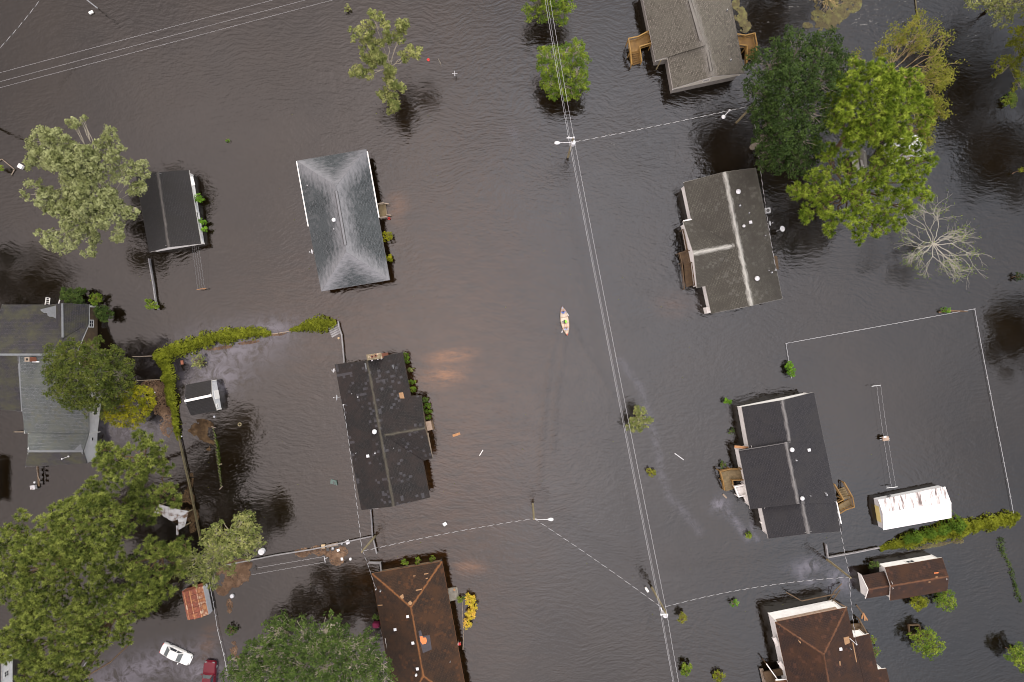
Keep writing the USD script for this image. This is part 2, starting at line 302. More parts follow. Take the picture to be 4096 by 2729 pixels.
leaf_mat("leaf_autumn", [(0.1, (0.026, 0.038, 0.007)), (0.5, (0.080, 0.092, 0.018)), (0.76, (0.15, 0.14, 0.03)), (0.92, (0.34, 0.18, 0.04))], spread=0.65)
leaf_mat("leaf_lemon", [(0.15, (0.075, 0.085, 0.004)), (0.5, (0.17, 0.165, 0.008)), (0.85, (0.29, 0.26, 0.03))])
leaf_mat("leaf_yellow", [(0.15, (0.07, 0.08, 0.010)), (0.5, (0.155, 0.15, 0.022)), (0.85, (0.29, 0.24, 0.06))], spread=0.6)
leaf_mat("leaf_vine", [(0.12, (0.060, 0.072, 0.006)), (0.5, (0.145, 0.168, 0.016)), (0.85, (0.30, 0.25, 0.045))], spread=0.65)
leaf_mat("leaf_vine_green", [(0.12, (0.03, 0.06, 0.006)), (0.5, (0.085, 0.135, 0.015)), (0.85, (0.19, 0.22, 0.05))], spread=0.6)
leaf_mat("leaf_bright", [(0.15, (0.035, 0.085, 0.006)), (0.5, (0.085, 0.175, 0.014)), (0.85, (0.18, 0.27, 0.035))])
leaf_mat("leaf_orange", [(0.2, (0.24, 0.20, 0.02)), (0.5, (0.36, 0.24, 0.04)), (0.85, (0.45, 0.19, 0.08))], big=0.2)
leaf_mat("needle_lime", [(0.1, (0.036, 0.062, 0.006)), (0.45, (0.112, 0.160, 0.018)), (0.88, (0.24, 0.29, 0.055))], trans=0.35, spread=0.3)
leaf_mat("needle_moss", [(0.1, (0.030, 0.044, 0.010)), (0.45, (0.102, 0.128, 0.029)), (0.88, (0.205, 0.235, 0.065))], trans=0.3, spread=0.35)
leaf_mat("litter_brown", [(0.2, (0.10, 0.062, 0.038)), (0.5, (0.17, 0.11, 0.07)), (0.85, (0.25, 0.17, 0.115))], trans=0.0, rough=0.85)
leaf_mat("litter_dark", [(0.2, (0.045, 0.028, 0.014)), (0.5, (0.09, 0.058, 0.03)), (0.85, (0.14, 0.09, 0.05))], trans=0.0, rough=0.85)
leaf_mat("litter_green", [(0.2, (0.10, 0.085, 0.045)), (0.5, (0.155, 0.15, 0.06)), (0.85, (0.23, 0.29, 0.09))], trans=0.0, rough=0.8)
leaf_mat("litter_moss", [(0.2, (0.06, 0.085, 0.02)), (0.5, (0.11, 0.14, 0.03)), (0.85, (0.18, 0.20, 0.05))], trans=0.0, rough=0.8)
# ------------------------------------------------------------------ flood water
def gauss(X, Y, px, py, rx, ry, deg=0.0):
    c = W(px, py); s = H / F; a = math.radians(-deg)
    dx, dy = X - c[0], Y - c[1]
    u = (dx * math.cos(a) + dy * math.sin(a)) / (rx * s); v = (-dx * math.sin(a) + dy * math.cos(a)) / (ry * s)
    return np.exp(-(u * u + v * v))

def streak(X, Y, pts, w):
    """Soft strip of half-width w photograph pixels along a polyline."""
    p = WP([(a, b, 0) for a, b in pts]); d = np.full(X.shape, 1e9)
    for a, b in zip(p[:-1, :2], p[1:, :2]):
        ab = b - a; t = np.clip(((X - a[0]) * ab[0] + (Y - a[1]) * ab[1]) / (ab @ ab), 0, 1)
        d = np.minimum(d, np.hypot(X - a[0] - t * ab[0], Y - a[1] - t * ab[1]))
    return np.exp(-(d / (w * H / F)) ** 2)

def water():
    xs, ys = np.arange(-84, 84.01, 0.3), np.arange(-57, 57.01, 0.3)
    X, Y = np.meshgrid(xs, ys)
    film = 0
    for a in [(900, 1400, 190, 75, -8), (1060, 1335, 120, 50, -10), (860, 1500, 120, 60, 0), (530, 1715, 120, 60, 10), (600, 2665, 230, 60, -14), (470, 2720, 120, 50, 0), (800, 2690, 90, 50, 0),
              (690, 2610, 60, 40, 0), (3245, 2262, 70, 28, -12), (3360, 2320, 50, 40, 30), (2880, 2020, 34, 26, 0)]:
        film = np.maximum(film, 0.9 * gauss(X, Y, *a))
    for pts, w, k in [([(2480, 1440), (2560, 1550), (2600, 1680), (2632, 1800), (2645, 1900), (2680, 1990), (2760, 2080), (2800, 2130)], 13, 0.24),
                      ([(2870, 2005), (2920, 2060), (2960, 2110), (2990, 2150)], 13, 0.8), ([(3005, 2090), (3012, 2130), (3030, 2160)], 7, 0.7), ([(2040, 510), (2060, 545), (2075, 580)], 14, 0.12),
                      ([(3200, 2270), (3205, 2320), (3260, 2330)], 12, 0.7), ([(1360, 540), (1395, 620)], 10, 0.0), ([(780, 1620), (760, 1500), (800, 1440)], 30, 0.5)]:
        film = np.maximum(film, k * streak(X, Y, pts, w))
    mud = 0
    for a, k in [((1800, 1425, 95, 26, -8), 0.85), ((1775, 1500, 85, 40, -10), 1.0), ((1870, 2268, 60, 26, 0), 0.55), ((1590, 830, 40, 60, 0), 0.25), ((2700, 1220, 70, 40, 0), 0.12), ((830, 2570, 30, 60, 20), 0.25),
                 ((1820, 1700, 330, 900, 6), 0.10), ((1500, 1300, 500, 260, 0), 0.06), ((2060, 470, 60, 60, 0), 0.0)]:
        mud = np.maximum(mud, k * gauss(X, Y, *a))
    amp = 0.55 + 0.35 * gauss(X, Y, 2500, 500, 900, 800) + 0.35 * gauss(X, Y, 2700, 1300, 700, 900) + 0.5 * gauss(X, Y, 3750, 350, 400, 450) + 0.3 * gauss(X, Y, 1100, 1800, 350, 350) + 0.3 * gauss(X, Y, 1650, 500, 500, 400)
    amp -= 0.38 * gauss(X, Y, 3500, 1700, 500, 450) + 0.35 * gauss(X, Y, 850, 1450, 300, 180) + 0.35 * gauss(X, Y, 500, 2500, 600, 400) + 0.3 * gauss(X, Y, 300, 1500, 300, 350) + 0.2 * gauss(X, Y, 200, 400, 500, 400)
    for pts in [[(2240, 1290), (2205, 1420), (2185, 1560), (2170, 1760), (2160, 1950)], [(2285, 1290), (2340, 1400), (2400, 1500), (2450, 1570)], [(2262, 1330), (2250, 1450), (2225, 1600), (2215, 1800)]]:
        amp += 0.55 * streak(X, Y, pts, 12)
    amp = np.clip(amp, 0.15, 2.0)
    nx, ny = len(xs), len(ys)
    v = np.stack([X.ravel(), Y.ravel(), np.zeros(X.size)], 1)
    j, i = np.meshgrid(np.arange(ny - 1), np.arange(nx - 1), indexing="ij")
    q = np.stack([j * nx + i, j * nx + i + 1, (j + 1) * nx + i + 1, (j + 1) * nx + i], -1).reshape(-1, 4)
    R = 1500.0
    x0, x1, y0, y1 = xs[0], xs[-1], ys[0], ys[-1]
    n = len(v)
    v = np.vstack([v, [[-R, -R, 0], [R, -R, 0], [R, R, 0], [-R, R, 0], [x0, y0, 0], [x1, y0, 0], [x1, y1, 0], [x0, y1, 0]]])
    q = np.vstack([q, [[n, n + 1, n + 5, n + 4], [n + 1, n + 2, n + 6, n + 5], [n + 2, n + 3, n + 7, n + 6], [n + 3, n, n + 4, n + 7]]])
    f = np.vstack([q[:, [0, 1, 2]], q[:, [0, 2, 3]]])
    pad = lambda a, k: np.r_[a.ravel(), np.full(8, k)]
    nodes = {
        "g": ("geometry", {}), "af": ("attribute", {"attribute": "film"}), "am": ("attribute", {"attribute": "mud"}), "aa": ("attribute", {"attribute": "amp"}),
        # ripples: three wave trains, each bent by a slow wander so that crests curve
        "w1": ("noise_texture", {"scale": 0.09, "detail": 2.0}), "wsub": ("vector_math", {"math_type": "subtract", "vector2": (0.5, 0.5, 0.5)}), "wsc": ("vector_math", {"math_type": "scale", "scale": 7.0}), "wadd": ("vector_math", {"math_type": "add"}),
        "m1": ("mapping", {"rotation": (0, 0, 0.15), "scale": (0.8, 2.3, 1.0)}), "n1": ("noise_texture", {"scale": 1.0, "detail": 3.0, "roughness": 0.5}),
        "m2": ("mapping", {"rotation": (0, 0, -1.1), "scale": (0.9, 2.7, 1.0)}), "n2": ("noise_texture", {"scale": 1.0, "detail": 3.0, "roughness": 0.5}),
        "n3": ("noise_texture", {"scale": 3.0, "detail": 2.0}), "sel": ("noise_texture", {"scale": 0.035, "detail": 1.0}), "sr": ("map_range", {"from_min": 0.42, "from_max": 0.58, "clamp": True}),
        "mixn": ("mix_float", {}), "n3s": ("math", {"math_type": "multiply", "value2": 0.22}), "sum": ("math", {"math_type": "add"}), "mula": ("math", {"math_type": "multiply"}),
        "b": ("bump", {"strength": 1.0, "distance": 0.078}),
        # body of the water: dark tea, silt where it is stirred up, a thin pale film where scum has gathered
        "bn": ("noise_texture", {"scale": 0.12, "detail": 5.0}), "br": ("rgb_ramp", {"ramp": [(0.35, (0.0014, 0.0009, 0.0004)), (0.65, (0.0028, 0.0018, 0.0008))]}),
        "mnp": ("mapping", {"rotation": (0, 0, -0.2), "scale": (0.35, 1.3, 1.0)}), "mn": ("noise_texture", {"scale": 0.8, "detail": 6.0, "roughness": 0.65}), "mr": ("map_range", {"from_min": 0.3, "from_max": 0.65, "to_min": 0.0, "to_max": 0.9, "clamp": True}), "mm": ("math", {"math_type": "multiply", "use_clamp": True}),
        "mx": ("mix", {"color2": (0.175, 0.072, 0.020)}),
        "fm": ("mapping", {"scale": (0.5, 0.5, 0.5)}), "fn": ("noise_texture", {"scale": 1.0, "detail": 8.0, "roughness": 0.68, "distortion": 1.4}), "fr": ("map_range", {"from_min": 0.38, "from_max": 0.58, "clamp": True}), "ff": ("math", {"math_type": "multiply", "use_clamp": True}),
        "fx": ("mix", {"color2": (0.085, 0.080, 0.096)}), "rr": ("map_range", {"to_min": 0.03, "to_max": 0.22}),
        "p": ("principled_bsdf", {"ior": 1.49, "roughness": 0.03})}
    links = [("g.position", "w1.vector"), ("w1.color", "wsub.vector1"), ("wsub.vector", "wsc.vector1"), ("wsc.vector", "wadd.vector1"), ("g.position", "wadd.vector2"),
             ("wadd.vector", "m1.vector"), ("m1.vector", "n1.vector"), ("wadd.vector", "m2.vector"), ("m2.vector", "n2.vector"), ("g.position", "n3.vector"), ("g.position", "sel.vector"), ("sel.fac", "sr.value"),
             ("sr.result", "mixn.fac"), ("n1.fac", "mixn.a"), ("n2.fac", "mixn.b"), ("n3.fac", "n3s.value1"), ("mixn.result", "sum.value1"), ("n3s.value", "sum.value2"), ("sum.value", "mula.value1"), ("aa.fac", "mula.value2"),
             ("mula.value", "b.height"), ("b.normal", "p.normal"), ("g.position", "bn.vector"), ("bn.fac", "br.fac"), ("g.position", "mnp.vector"), ("mnp.vector", "mn.vector"), ("mn.fac", "mr.value"), ("mr.result", "mm.value1"), ("am.fac", "mm.value2"),
             ("mm.value", "mx.fac"), ("br.color", "mx.color1"), ("g.position", "fm.vector"), ("fm.vector", "fn.vector"), ("fn.fac", "fr.value"), ("fr.result", "ff.value1"), ("af.fac", "ff.value2"), ("ff.value", "fx.fac"),
             ("mx.color", "fx.color1"), ("fx.color", "p.base_color"), ("ff.value", "rr.value"), ("rr.result", "p.roughness")]
    m = usdkit.material(stage, "/World/Looks/flood_water", nodes, links, surface="p.BSDF")
    path = fresh("/World", "flood_water")
    LOC[path] = np.zeros(3)
    put(path, (v, f), m, np.zeros(3), attrs={"film": pad(film, 0), "mud": pad(mud, 0.02), "amp": pad(amp, 0.6)})
    tag(path, "dark brown rippled flood water over the whole neighbourhood", "flood water", kind="structure")
water()

# ------------------------------------------------------------------ buildings
class House:
    pass

def subdivided(pts3, step=0.55):
    """A planar polygon (3-D, seen from above) cut into small triangles."""
    p = np.asarray(pts3, float)
    poly = Polygon(p[:, :2])
    v, f = trimesh.creation.triangulate_polygon(poly, engine="earcut")
    A = np.c_[p[:, :2], np.ones(len(p))]
    k = np.linalg.lstsq(A, p[:, 2], rcond=None)[0]
    v3 = np.c_[v, v @ k[:2] + k[2]]
    v3, f = trimesh.remesh.subdivide_to_size(v3, f, step)
    n = np.cross(v3[f[:, 1]] - v3[f[:, 0]], v3[f[:, 2]] - v3[f[:, 0]])
    f = np.where((n[:, 2] < 0)[:, None], f[:, ::-1], f)
    return v3, f, k, poly

def seg_dist(v, segs):
    d = np.full(len(v), 9.0)
    for a, b in segs:
        ab = b - a; t = np.clip(((v - a) @ ab) / (ab @ ab), 0, 1)
        d = np.minimum(d, np.linalg.norm(v - a - t[:, None] * ab, axis=1))
    return d

def house(name, label, cat_, facets, ridges, roof, wall, over=0.4, trim="white_paint", cap=None, zb=-1.4, group=None, fascia=True, cap_w=0.26, wall_at=None, split=(), fasc_h=0.2):
    """facets: (photograph points with heights[, material]); ridges: pairs of such points (ridge and hip lines)."""
    h = House()
    fs = [(WP(x[0]), x[1]) if isinstance(x, tuple) else (WP(x), roof) for x in facets]
    c = np.vstack([x[0] for x in fs]).mean(0); c[2] = 0
    h.path = thing(name, label, cat_, c, group)
    segs = [(W(*a), W(*b)) for a, b in ridges]
    h.planes = []
    for p, m in fs:
        v, f, k, poly = subdivided(p)
        h.planes.append((poly, k))
        g = k[:2] / (np.linalg.norm(k[:2]) + 1e-9)
        u = np.array([-g[1], g[0]]); L = math.sqrt(1 + k[0] ** 2 + k[1] ** 2)
        uv = np.c_[v[:, :2] @ u, (v[:, :2] @ g) * L]
        n = len(v)
        lower = v - [0, 0, 0.12]
        part(h.path, "roof", (np.vstack([v, lower]), np.vstack([f, f[:, ::-1] + n])), m, uv=np.vstack([uv, uv]), attrs={"wear": np.r_[seg_dist(v, segs), np.full(n, 9.0)]})
    out = unary_union([pl.buffer(0.06, join_style=2) for pl, _ in h.planes]).buffer(-0.06, join_style=2)
    if out.geom_type != "Polygon": out = max(out.geoms, key=lambda g: g.area)
    h.out = Polygon(out.exterior).simplify(0.12)
    if fascia:
        for p, m in fs:
            for a, b in zip(p, np.roll(p, -1, 0)):
                mid = Point(*((a + b) / 2)[:2])
                if h.out.exterior.distance(mid) < 0.12 and np.linalg.norm(b - a) > 0.3:
                    d = unit(np.array([b[1] - a[1], a[0] - b[0]]))
                    t = np.array([*d, 0])
                    if h.out.contains(Point(*(mid.x + d[0] * 0.3, mid.y + d[1] * 0.3))): t = -t
                    part(h.path, "fascia", bar(a - t * 0.03 - [0, 0, 0.124 + fasc_h / 2], b - t * 0.03 - [0, 0, 0.124 + fasc_h / 2], 0.045, fasc_h), trim)
                    part(h.path, "roof_edge", bar(a + t * 0.004 - [0, 0, 0.066], b + t * 0.004 - [0, 0, 0.066], 0.02, 0.115), m)
    for a, b in segs:
        if cap: part(h.path, "ridge_cap", bar(a + [0, 0, 0.02], b + [0, 0, 0.02], cap_w, 0.05), cap)
    def roof_z(x, y, tol=0.05):
        z = [k[0] * x + k[1] * y + k[2] for pl, k in h.planes if pl.distance(Point(x, y)) < tol]
        return max(z) if z else None
    h.roof_z = roof_z
    fp = h.out.buffer(-over, join_style=2)
    if fp.geom_type != "Polygon": fp = max(fp.geoms, key=lambda g: g.area)
    h.foot = fp = shapely.geometry.polygon.orient(fp, 1)
    q = np.array(fp.exterior.coords)
    h.edges = []
    runs = []
    for a, b in zip(q[:-1], q[1:]):
        ts = [0.0, 1.0]
        for s in split:
            p = W(*s)[:2]; t = (p - a) @ (b - a) / max((b - a) @ (b - a), 1e-9)
            if 0.02 < t < 0.98 and np.linalg.norm(a + t * (b - a) - p) < 0.9: ts.append(t)
        ts.sort(); runs += [(a + (b - a) * t0, a + (b - a) * t1) for t0, t1 in zip(ts[:-1], ts[1:])]
    for a, b in runs:
        L = np.linalg.norm(b - a)
        if L < 0.15: continue
        n = max(2, int(L / 0.35) + 1)
        s = a + (b - a) * np.linspace(0, 1, n)[:, None]
        zt = np.array([(roof_z(x, y, 0.4) or 2.5) - 0.13 for x, y in s])
        v = np.vstack([np.c_[s, np.full(n, zb)], np.c_[s, zt]])
        i = np.arange(n - 1)
        f = np.vstack([np.stack([i, i + 1, n + i + 1], 1), np.stack([i, n + i + 1, n + i], 1)])
        d = unit(b - a); nrm = np.array([d[1], -d[0]])
        part(h.path, "wall", (v, f), (wall_at and wall_at((a + b) / 2, nrm)) or wall)
        h.edges.append((a, b, nrm))
        part(h.path, "corner_board", box((*(a + nrm * 0.004), zb), 0.12, 0.12, zt[0] - zb - 0.02, math.atan2(d[1], d[0])), trim)
    return h

def window(h, px, py, z, w, hgt, glass="glass_dark", frame="white_paint", bars=(1, 1), name="window"):
    p = W(px, py, z)[:2]
    a, b, n = min(h.edges, key=lambda e: LineString([e[0], e[1]]).distance(Point(*p)))
    d = unit(b - a); t = np.clip((p - a) @ d, 0, np.linalg.norm(b - a)); c = a + d * t
    P = lambda s, zz, o: np.array([*(c + d * s + n * o), zz])
    fr = []
    for s in (-w / 2, w / 2): fr.append(bar(P(s, z - hgt / 2 - 0.06, 0.03), P(s, z + hgt / 2 + 0.06, 0.03), 0.12, 0.07, up=(*n, 0)))
    for zz in (z - hgt / 2, z + hgt / 2): fr.append(bar(P(-w / 2 + 0.06, zz, 0.03), P(w / 2 - 0.06, zz, 0.03), 0.065, 0.12))
    for i in range(1, bars[0] + 1):
        s = -w / 2 + w * i / (bars[0] + 1); fr.append(bar(P(s, z - hgt / 2 + 0.06, 0.025), P(s, z + hgt / 2 - 0.06, 0.025), 0.04, 0.04, up=(*n, 0)))
    for i in range(1, bars[1] + 1):
        zz = z - hgt / 2 + hgt * i / (bars[1] + 1); fr.append(bar(P(-w / 2 + 0.06, zz, 0.027), P(w / 2 - 0.06, zz, 0.027), 0.036, 0.04))
    wp = part(h.path, name, cat(fr), frame)
    part(wp, "pane", bar(P(-w / 2 + 0.02, z, 0.008), P(w / 2 - 0.02, z, 0.008), 0.012, hgt - 0.02), glass)

def on_roof(h, px, py):
    """The roof point seen at a photograph pixel."""
    z = 4.0
    for _ in range(8):
        p = W(px, py, z); z2 = h.roof_z(p[0], p[1], 0.01) or h.roof_z(p[0], p[1], 0.6)
        if z2 is None: break
        z = z2
    return W(px, py, z)

def turbine(h, px, py, r=0.3):
    c = on_roof(h, px, py)
    t = part(h.path, "turbine_vent", revolve(c - [0, 0, 0.1], [(r * 0.62, 0), (r * 0.62, 0.3)], 14), "galvanized", smooth=35)
    ang = np.linspace(0, 2 * math.pi, 15)[:-1]
    part(t, "turbine_head", revolve(c + [0, 0, 0.2], [(r * 0.65, 0), (r, 0.12), (r * 1.02, 0.22), (r * 0.8, 0.36), (r * 0.35, 0.44), (0.01, 0.455)], 18), "white_metal", smooth=30)

def boxvent(h, px, py, s=0.38, m="white_metal"):
    c = on_roof(h, px, py)
    k = [k for pl, k in h.planes if pl.distance(Point(*c[:2])) < 0.6][0]
    a = math.atan2(k[1], k[0])
    t = part(h.path, "box_vent", box(c - [0, 0, 0.1], s * 0.7, s * 0.7, 0.2, a), m)
    part(t, "vent_hood", cat([box(c + [0, 0, 0.1], s, s, 0.09, a), box(c + [0, 0, 0.19], s * 0.8, s * 0.8, 0.03, a)]), m)

def pipe(h, px, py, r=0.06, L=0.4, m="galvanized"):
    c = on_roof(h, px, py)
    t = part(h.path, "vent_pipe", tube([c - [0, 0, 0.15], c + [0, 0, L]], r * 0.85, 9), m, smooth=40)
    part(t, "pipe_boot", revolve(c - [0, 0, 0.06], [(r * 2.6, 0), (r * 1.8, 0.07), (r * 1.1, 0.14)], 10), "dark_metal")

def dish(h, pos, aim, r=0.38, mast=None):
    """Satellite dish at pos facing aim, with its feed arm and mast."""
    d = unit(aim); a = unit(np.cross(d, [0, 0, 1.0])); b = np.cross(a, d)
    prof = [(0.02, 0), (r * 0.5, 0.02), (r * 0.85, 0.06), (r, 0.09), (r * 0.86, 0.045), (r * 0.5, 0.0), (0.02, -0.02)]
    v, f = revolve((0, 0, 0), prof, 20)
    v = np.asarray(pos) + v[:, :1] * a + v[:, 1:2] * b + v[:, 2:] * d
    t = part(h.path, "satellite_dish", (v, f), "white_metal", smooth=50)
    q = pos + d * r * 1.1 - b * r * 0.1
    part(t, "feed_arm", cat([tube([pos - b * r, q], 0.025, 6), tube([q - d * 0.02, q + d * 0.1], 0.06, 8)]), "galvanized")
    if mast is not None: part(t, "mast", tube([pos - d * 0.02, mast], 0.03, 7), "galvanized")

def patch(h, pts, m, lift=0.012, label=None):
    """A replaced or bare area of the roof: a sheet a centimetre proud of the shingles around it."""
    p = np.array([on_roof(h, a, b) for a, b in pts])
    v, f, k, pl = subdivided(p, 2.0)
    part(h.path, "roof_patch", (np.vstack([v + [0, 0, lift], v + [0, 0, 0.002]]), np.vstack([f, f[:, ::-1] + len(v)])), m, label=label)

def ridge_vent(h, p0, p1, w=0.30):
    a, b = on_roof(h, *p0), on_roof(h, *p1)
    t = part(h.path, "ridge_vent", bar(a + [0, 0, 0.045], b + [0, 0, 0.045], w, 0.04), M[h.cap])
    d = unit(b - a); s = np.array([-d[1], d[0], 0])
    for k in (-1, 1): part(t, "vent_slot", bar(a + s * k * (w / 2 + 0.035) + [0, 0, 0.035], b + s * k * (w / 2 + 0.035) + [0, 0, 0.035], 0.06, 0.05), "flue_dark")

def gutter(h, a, b, m="white_paint"):
    a, b = W(*a), W(*b)
    part(h.path, "gutter", cat([bar(a - [0, 0, 0.09], b - [0, 0, 0.09], 0.15, 0.02), bar(a + [0, 0, -0.02], b + [0, 0, -0.02], 0.13, 0.11)]), m)

def mast_head(h, px, py, z0, z1):
    """Service mast with its weatherhead on an eave."""
    a, b = W(px, py, z0), W(px, py, z1)
    t = part(h.path, "service_mast", tube([[b[0], b[1], z0], b], 0.045, 8), "galvanized", smooth=40)
    part(t, "weatherhead", sphere(b + [0, 0, 0.05], 0.11, 1, 0.8), "galvanized", smooth=True)
    return b + [0, 0, 0.05]

# grey hip-roofed house in the middle of the left half
H1 = house("hip_roof_house", "house with a grey mottled hip roof, pale along its hips, alone in open water", "house",
  [[(1187, 644, 2.4), (1465, 597, 2.4), (1344, 744, 4.5)], [(1187, 644, 2.4), (1344, 744, 4.5), (1385, 1007, 4.5), (1285, 1166, 2.4)], [(1285, 1166, 2.4), (1385, 1007, 4.5), (1559, 1120, 2.4)], [(1465, 597, 2.4), (1559, 1120, 2.4), (1385, 1007, 4.5), (1344, 744, 4.5)]],
  [((1187, 644, 2.4), (1344, 744, 4.5)), ((1465, 597, 2.4), (1344, 744, 4.5)), ((1344, 744, 4.5), (1385, 1007, 4.5)), ((1285, 1166, 2.4), (1385, 1007, 4.5)), ((1559, 1120, 2.4), (1385, 1007, 4.5))],
  "shingle_slate", "siding_dark", over=0.5, trim="dark_metal")
H1.cap = "shingle_slate"
ridge_vent(H1, (1345, 765), (1382, 980))
gutter(H1, (1186, 645, 2.4), (1233, 906, 2.4)); gutter(H1, (1469, 606, 2.4), (1516, 870, 2.4))
turbine(H1, 1338, 882, 0.29); pipe(H1, 1338, 918, 0.09); pipe(H1, 1232, 744, 0.08); pipe(H1, 1306, 936, 0.05, m="dark_metal")
dish(H1, W(1250, 1007, 2.1), (-0.8, -0.2, 0.5), 0.36, W(1262, 1005, 1.9))

# small dark gable house beside the big olive tree
H2 = house("gable_cottage", "small charcoal gable house with white right wall, beside the big pale olive tree", "house",
  [[(630, 688, 3.1), (754, 680, 1.9), (803, 975, 1.9), (673, 989, 3.1)], [(630, 688, 3.1), (673, 989, 3.1), (596, 1009, 1.9), (542, 697, 1.9)]],
  [((630, 688, 3.1), (673, 989, 3.1))], "shingle_charcoal", "siding_white", over=0.3)
window(H2, 776, 800, 1.0, 0.9, 1.0); window(H2, 785, 860, 1.0, 0.9, 1.0); window(H2, 800, 960, 1.2, 0.45, 0.4, bars=(0, 0))
part(H2.path, "porch_hood", bar(W(762, 710, 1.6), W(770, 742, 1.6), 0.75, 0.08), "white_paint")

# rambling house at the left edge
e = 2.3
H3 = house("brick_gable_house", "rambling grey-roofed house at the left edge with brown brick gable and white gabled wing", "house",
  [([(8, 1219, e), (249, 1219, e), (251, 1419, 5.3), (-52, 1419, 5.3)], "shingle_plum"), ([(251, 1350, 4.3), (353, 1297, e), (300, 1419, 5.3), (251, 1419, 5.3)], "shingle_plum"),
   ([(249, 1214, 4.2), (251, 1352, 4.35), (353, 1297, e), (355, 1219, e)], "shingle_plum"), ([(249, 1214, 4.2), (200, 1219, e + 0.06), (251, 1352, 4.35)], "shingle_plum"),
   ([(-52, 1419, 5.3), (75, 1419, 5.3), (95, 1647, 2.6), (5, 1639, 2.5), (-60, 1639, 2.5)], "shingle_plum"), ([(75, 1419, 5.3), (300, 1419, 5.3), (355, 1560, 3.6), (355, 1735, 2.3), (95, 1735, 2.4), (95, 1647, 2.75)], "shingle_moss"),
   ([(111, 1805, 3.5), (333, 1805, 3.5), (355, 1735, 2.28), (111, 1735, 2.38)], "shingle_moss"), ([(111, 1805, 3.5), (100, 1868, 2.3), (349, 1853, 2.3), (333, 1805, 3.5)], "shingle_plum")],
  [((-52, 1419, 5.3), (300, 1419, 5.3)), ((249, 1214, 4.2), (251, 1350, 4.35)), ((75, 1425, 5.2), (90, 1647, 2.7)), ((111, 1805, 3.5), (333, 1805, 3.5))],
  "shingle_plum", "siding_white", over=0.14, cap="patch_pale", cap_w=0.3, split=[(398, 1480, 0)], wall_at=lambda c, n: "brick_wall" if c[1] > W(400, 1480)[1] else None)
window(H3, 375, 1295, 1.5, 1.0, 1.0, bars=(1, 1))
window(H3, 380, 1640, 1.15, 1.5, 0.85, bars=(1, 0)); window(H3, 383, 1757, 1.15, 0.55, 0.5, bars=(0, 0))
part(H3.path, "belt_board", bar(W(357, 1227, 2.1) , W(398, 1229, 0.1), 0.12, 0.1), "white_paint")
part(H3.path, "downspout", bar(W(356, 1736, 2.2) + [0.1, 0, 0], W(401, 1727, -0.2) + [0.1, 0, 0], 0.1, 0.1), "white_paint")
c = on_roof(H3, 138, 1437)
ch = part(H3.path, "chimney", cat([box(c - [0, 0, 0.5], 0.62, 0.6, 1.9)]), "brick_red")
part(ch, "chimney_cap", cat([bar(c + [-0.33, y, 1.44], c + [0.33, y, 1.44], 0.16, 0.08) for y in (-0.24, 0.24)] + [bar(c + [x, -0.16, 1.44], c + [x, 0.16, 1.44], 0.16, 0.08) for x in (-0.25, 0.25)]), "plank_pale")
part(ch, "flue", box(c + [0, 0, 1.401], 0.34, 0.3, 0.01), "flue_dark")
part(ch, "flashing", bar(c + [-0.25, -0.36, 0.12], c + [0.75, -0.36, 0.12], 0.18, 0.03), "white_metal")
patch(H3, [(163, 1238), (225, 1222), (225, 1275), (212, 1268), (190, 1268), (190, 1253), (165, 1252)], "patch_pale")
patch(H3, [(296, 1800), (322, 1776), (331, 1802)], "patch_pale")
t = part(H3.path, "roof_antenna", tube([on_roof(H3, 252, 1835) + [0, 0, 0.1], on_roof(H3, 278, 1825) + [0, 0, 0.25]], 0.03, 6), "white_metal")
for q in ((252, 1835), (278, 1825)): part(t, "antenna_end", sphere(on_roof(H3, *q) + [0, 0, 0.22], 0.13, 1), "white_metal", smooth=True)

# long dark house in the middle with a double chimney
H4 = house("dark_ranch_house", "long blackish-roofed house at centre left with a broad two-flue chimney on its top gable", "house",
  [[(1468, 1442, 4.7), (1339, 1458, 2.9), (1445, 2041, 2.9), (1574, 2026, 4.7)], [(1468, 1442, 4.7), (1574, 2026, 4.7), (1720, 1991, 2.9), (1611, 1407, 2.9)],
   [(1540, 1742, 4.55), (1700, 1714, 4.35), (1685, 1581, 2.95), (1646, 1584, 2.98)], [(1540, 1742, 4.55), (1696, 1842, 2.98), (1730, 1834, 2.95), (1700, 1714, 4.35)]],
  [((1468, 1442, 4.7), (1574, 2026, 4.7)), ((1540, 1742, 4.55), (1700, 1714, 4.35))], "shingle_black", "brick_wall", over=0.45, trim="dark_metal", cap=None)
cz = 5.15
P4 = [W(a, b, cz) for a, b in ((1465, 1419), (1525, 1411), (1530, 1434), (1469, 1442))]
pg = Polygon([p[:2] for p in P4])
ch = part(H4.path, "chimney", prism(pg.buffer(-0.08, join_style=2), -1.2, cz - 0.12), "brick_red")
part(ch, "chimney_cap", prism(pg, cz - 0.12, cz), "chimney_cap")
for a, b in ((1489, 1427), (1503, 1423)):
    c = W(a, b, cz); part(ch, "flue", cat([bar(c + [sx * 0.14, -0.16, 0.05], c + [sx * 0.14, 0.16, 0.05], 0.05, 0.1) for sx in (-1, 1)] + [bar(c + [-0.115, sy * 0.135, 0.05], c + [0.115, sy * 0.135, 0.05], 0.05, 0.1) for sy in (-1, 1)]), "brick_red")
    part(ch, "flue_opening", box(c + [0, 0, 0.004], 0.22, 0.22, 0.01), "flue_dark")
turbine(H4, 1500, 1726, 0.33); pipe(H4, 1433, 1588, 0.09); pipe(H4, 1408, 1575, 0.05); pipe(H4, 1502, 1812, 0.1); pipe(H4, 1425, 1812, 0.05); boxvent(H4, 1472, 1824, 0.40); pipe(H4, 1575, 1792, 0.04)
for k, a in enumerate(((1489, 1442), (1512, 1437), (1527, 1434))): boxvent(H4, a[0], a[1], 0.2)
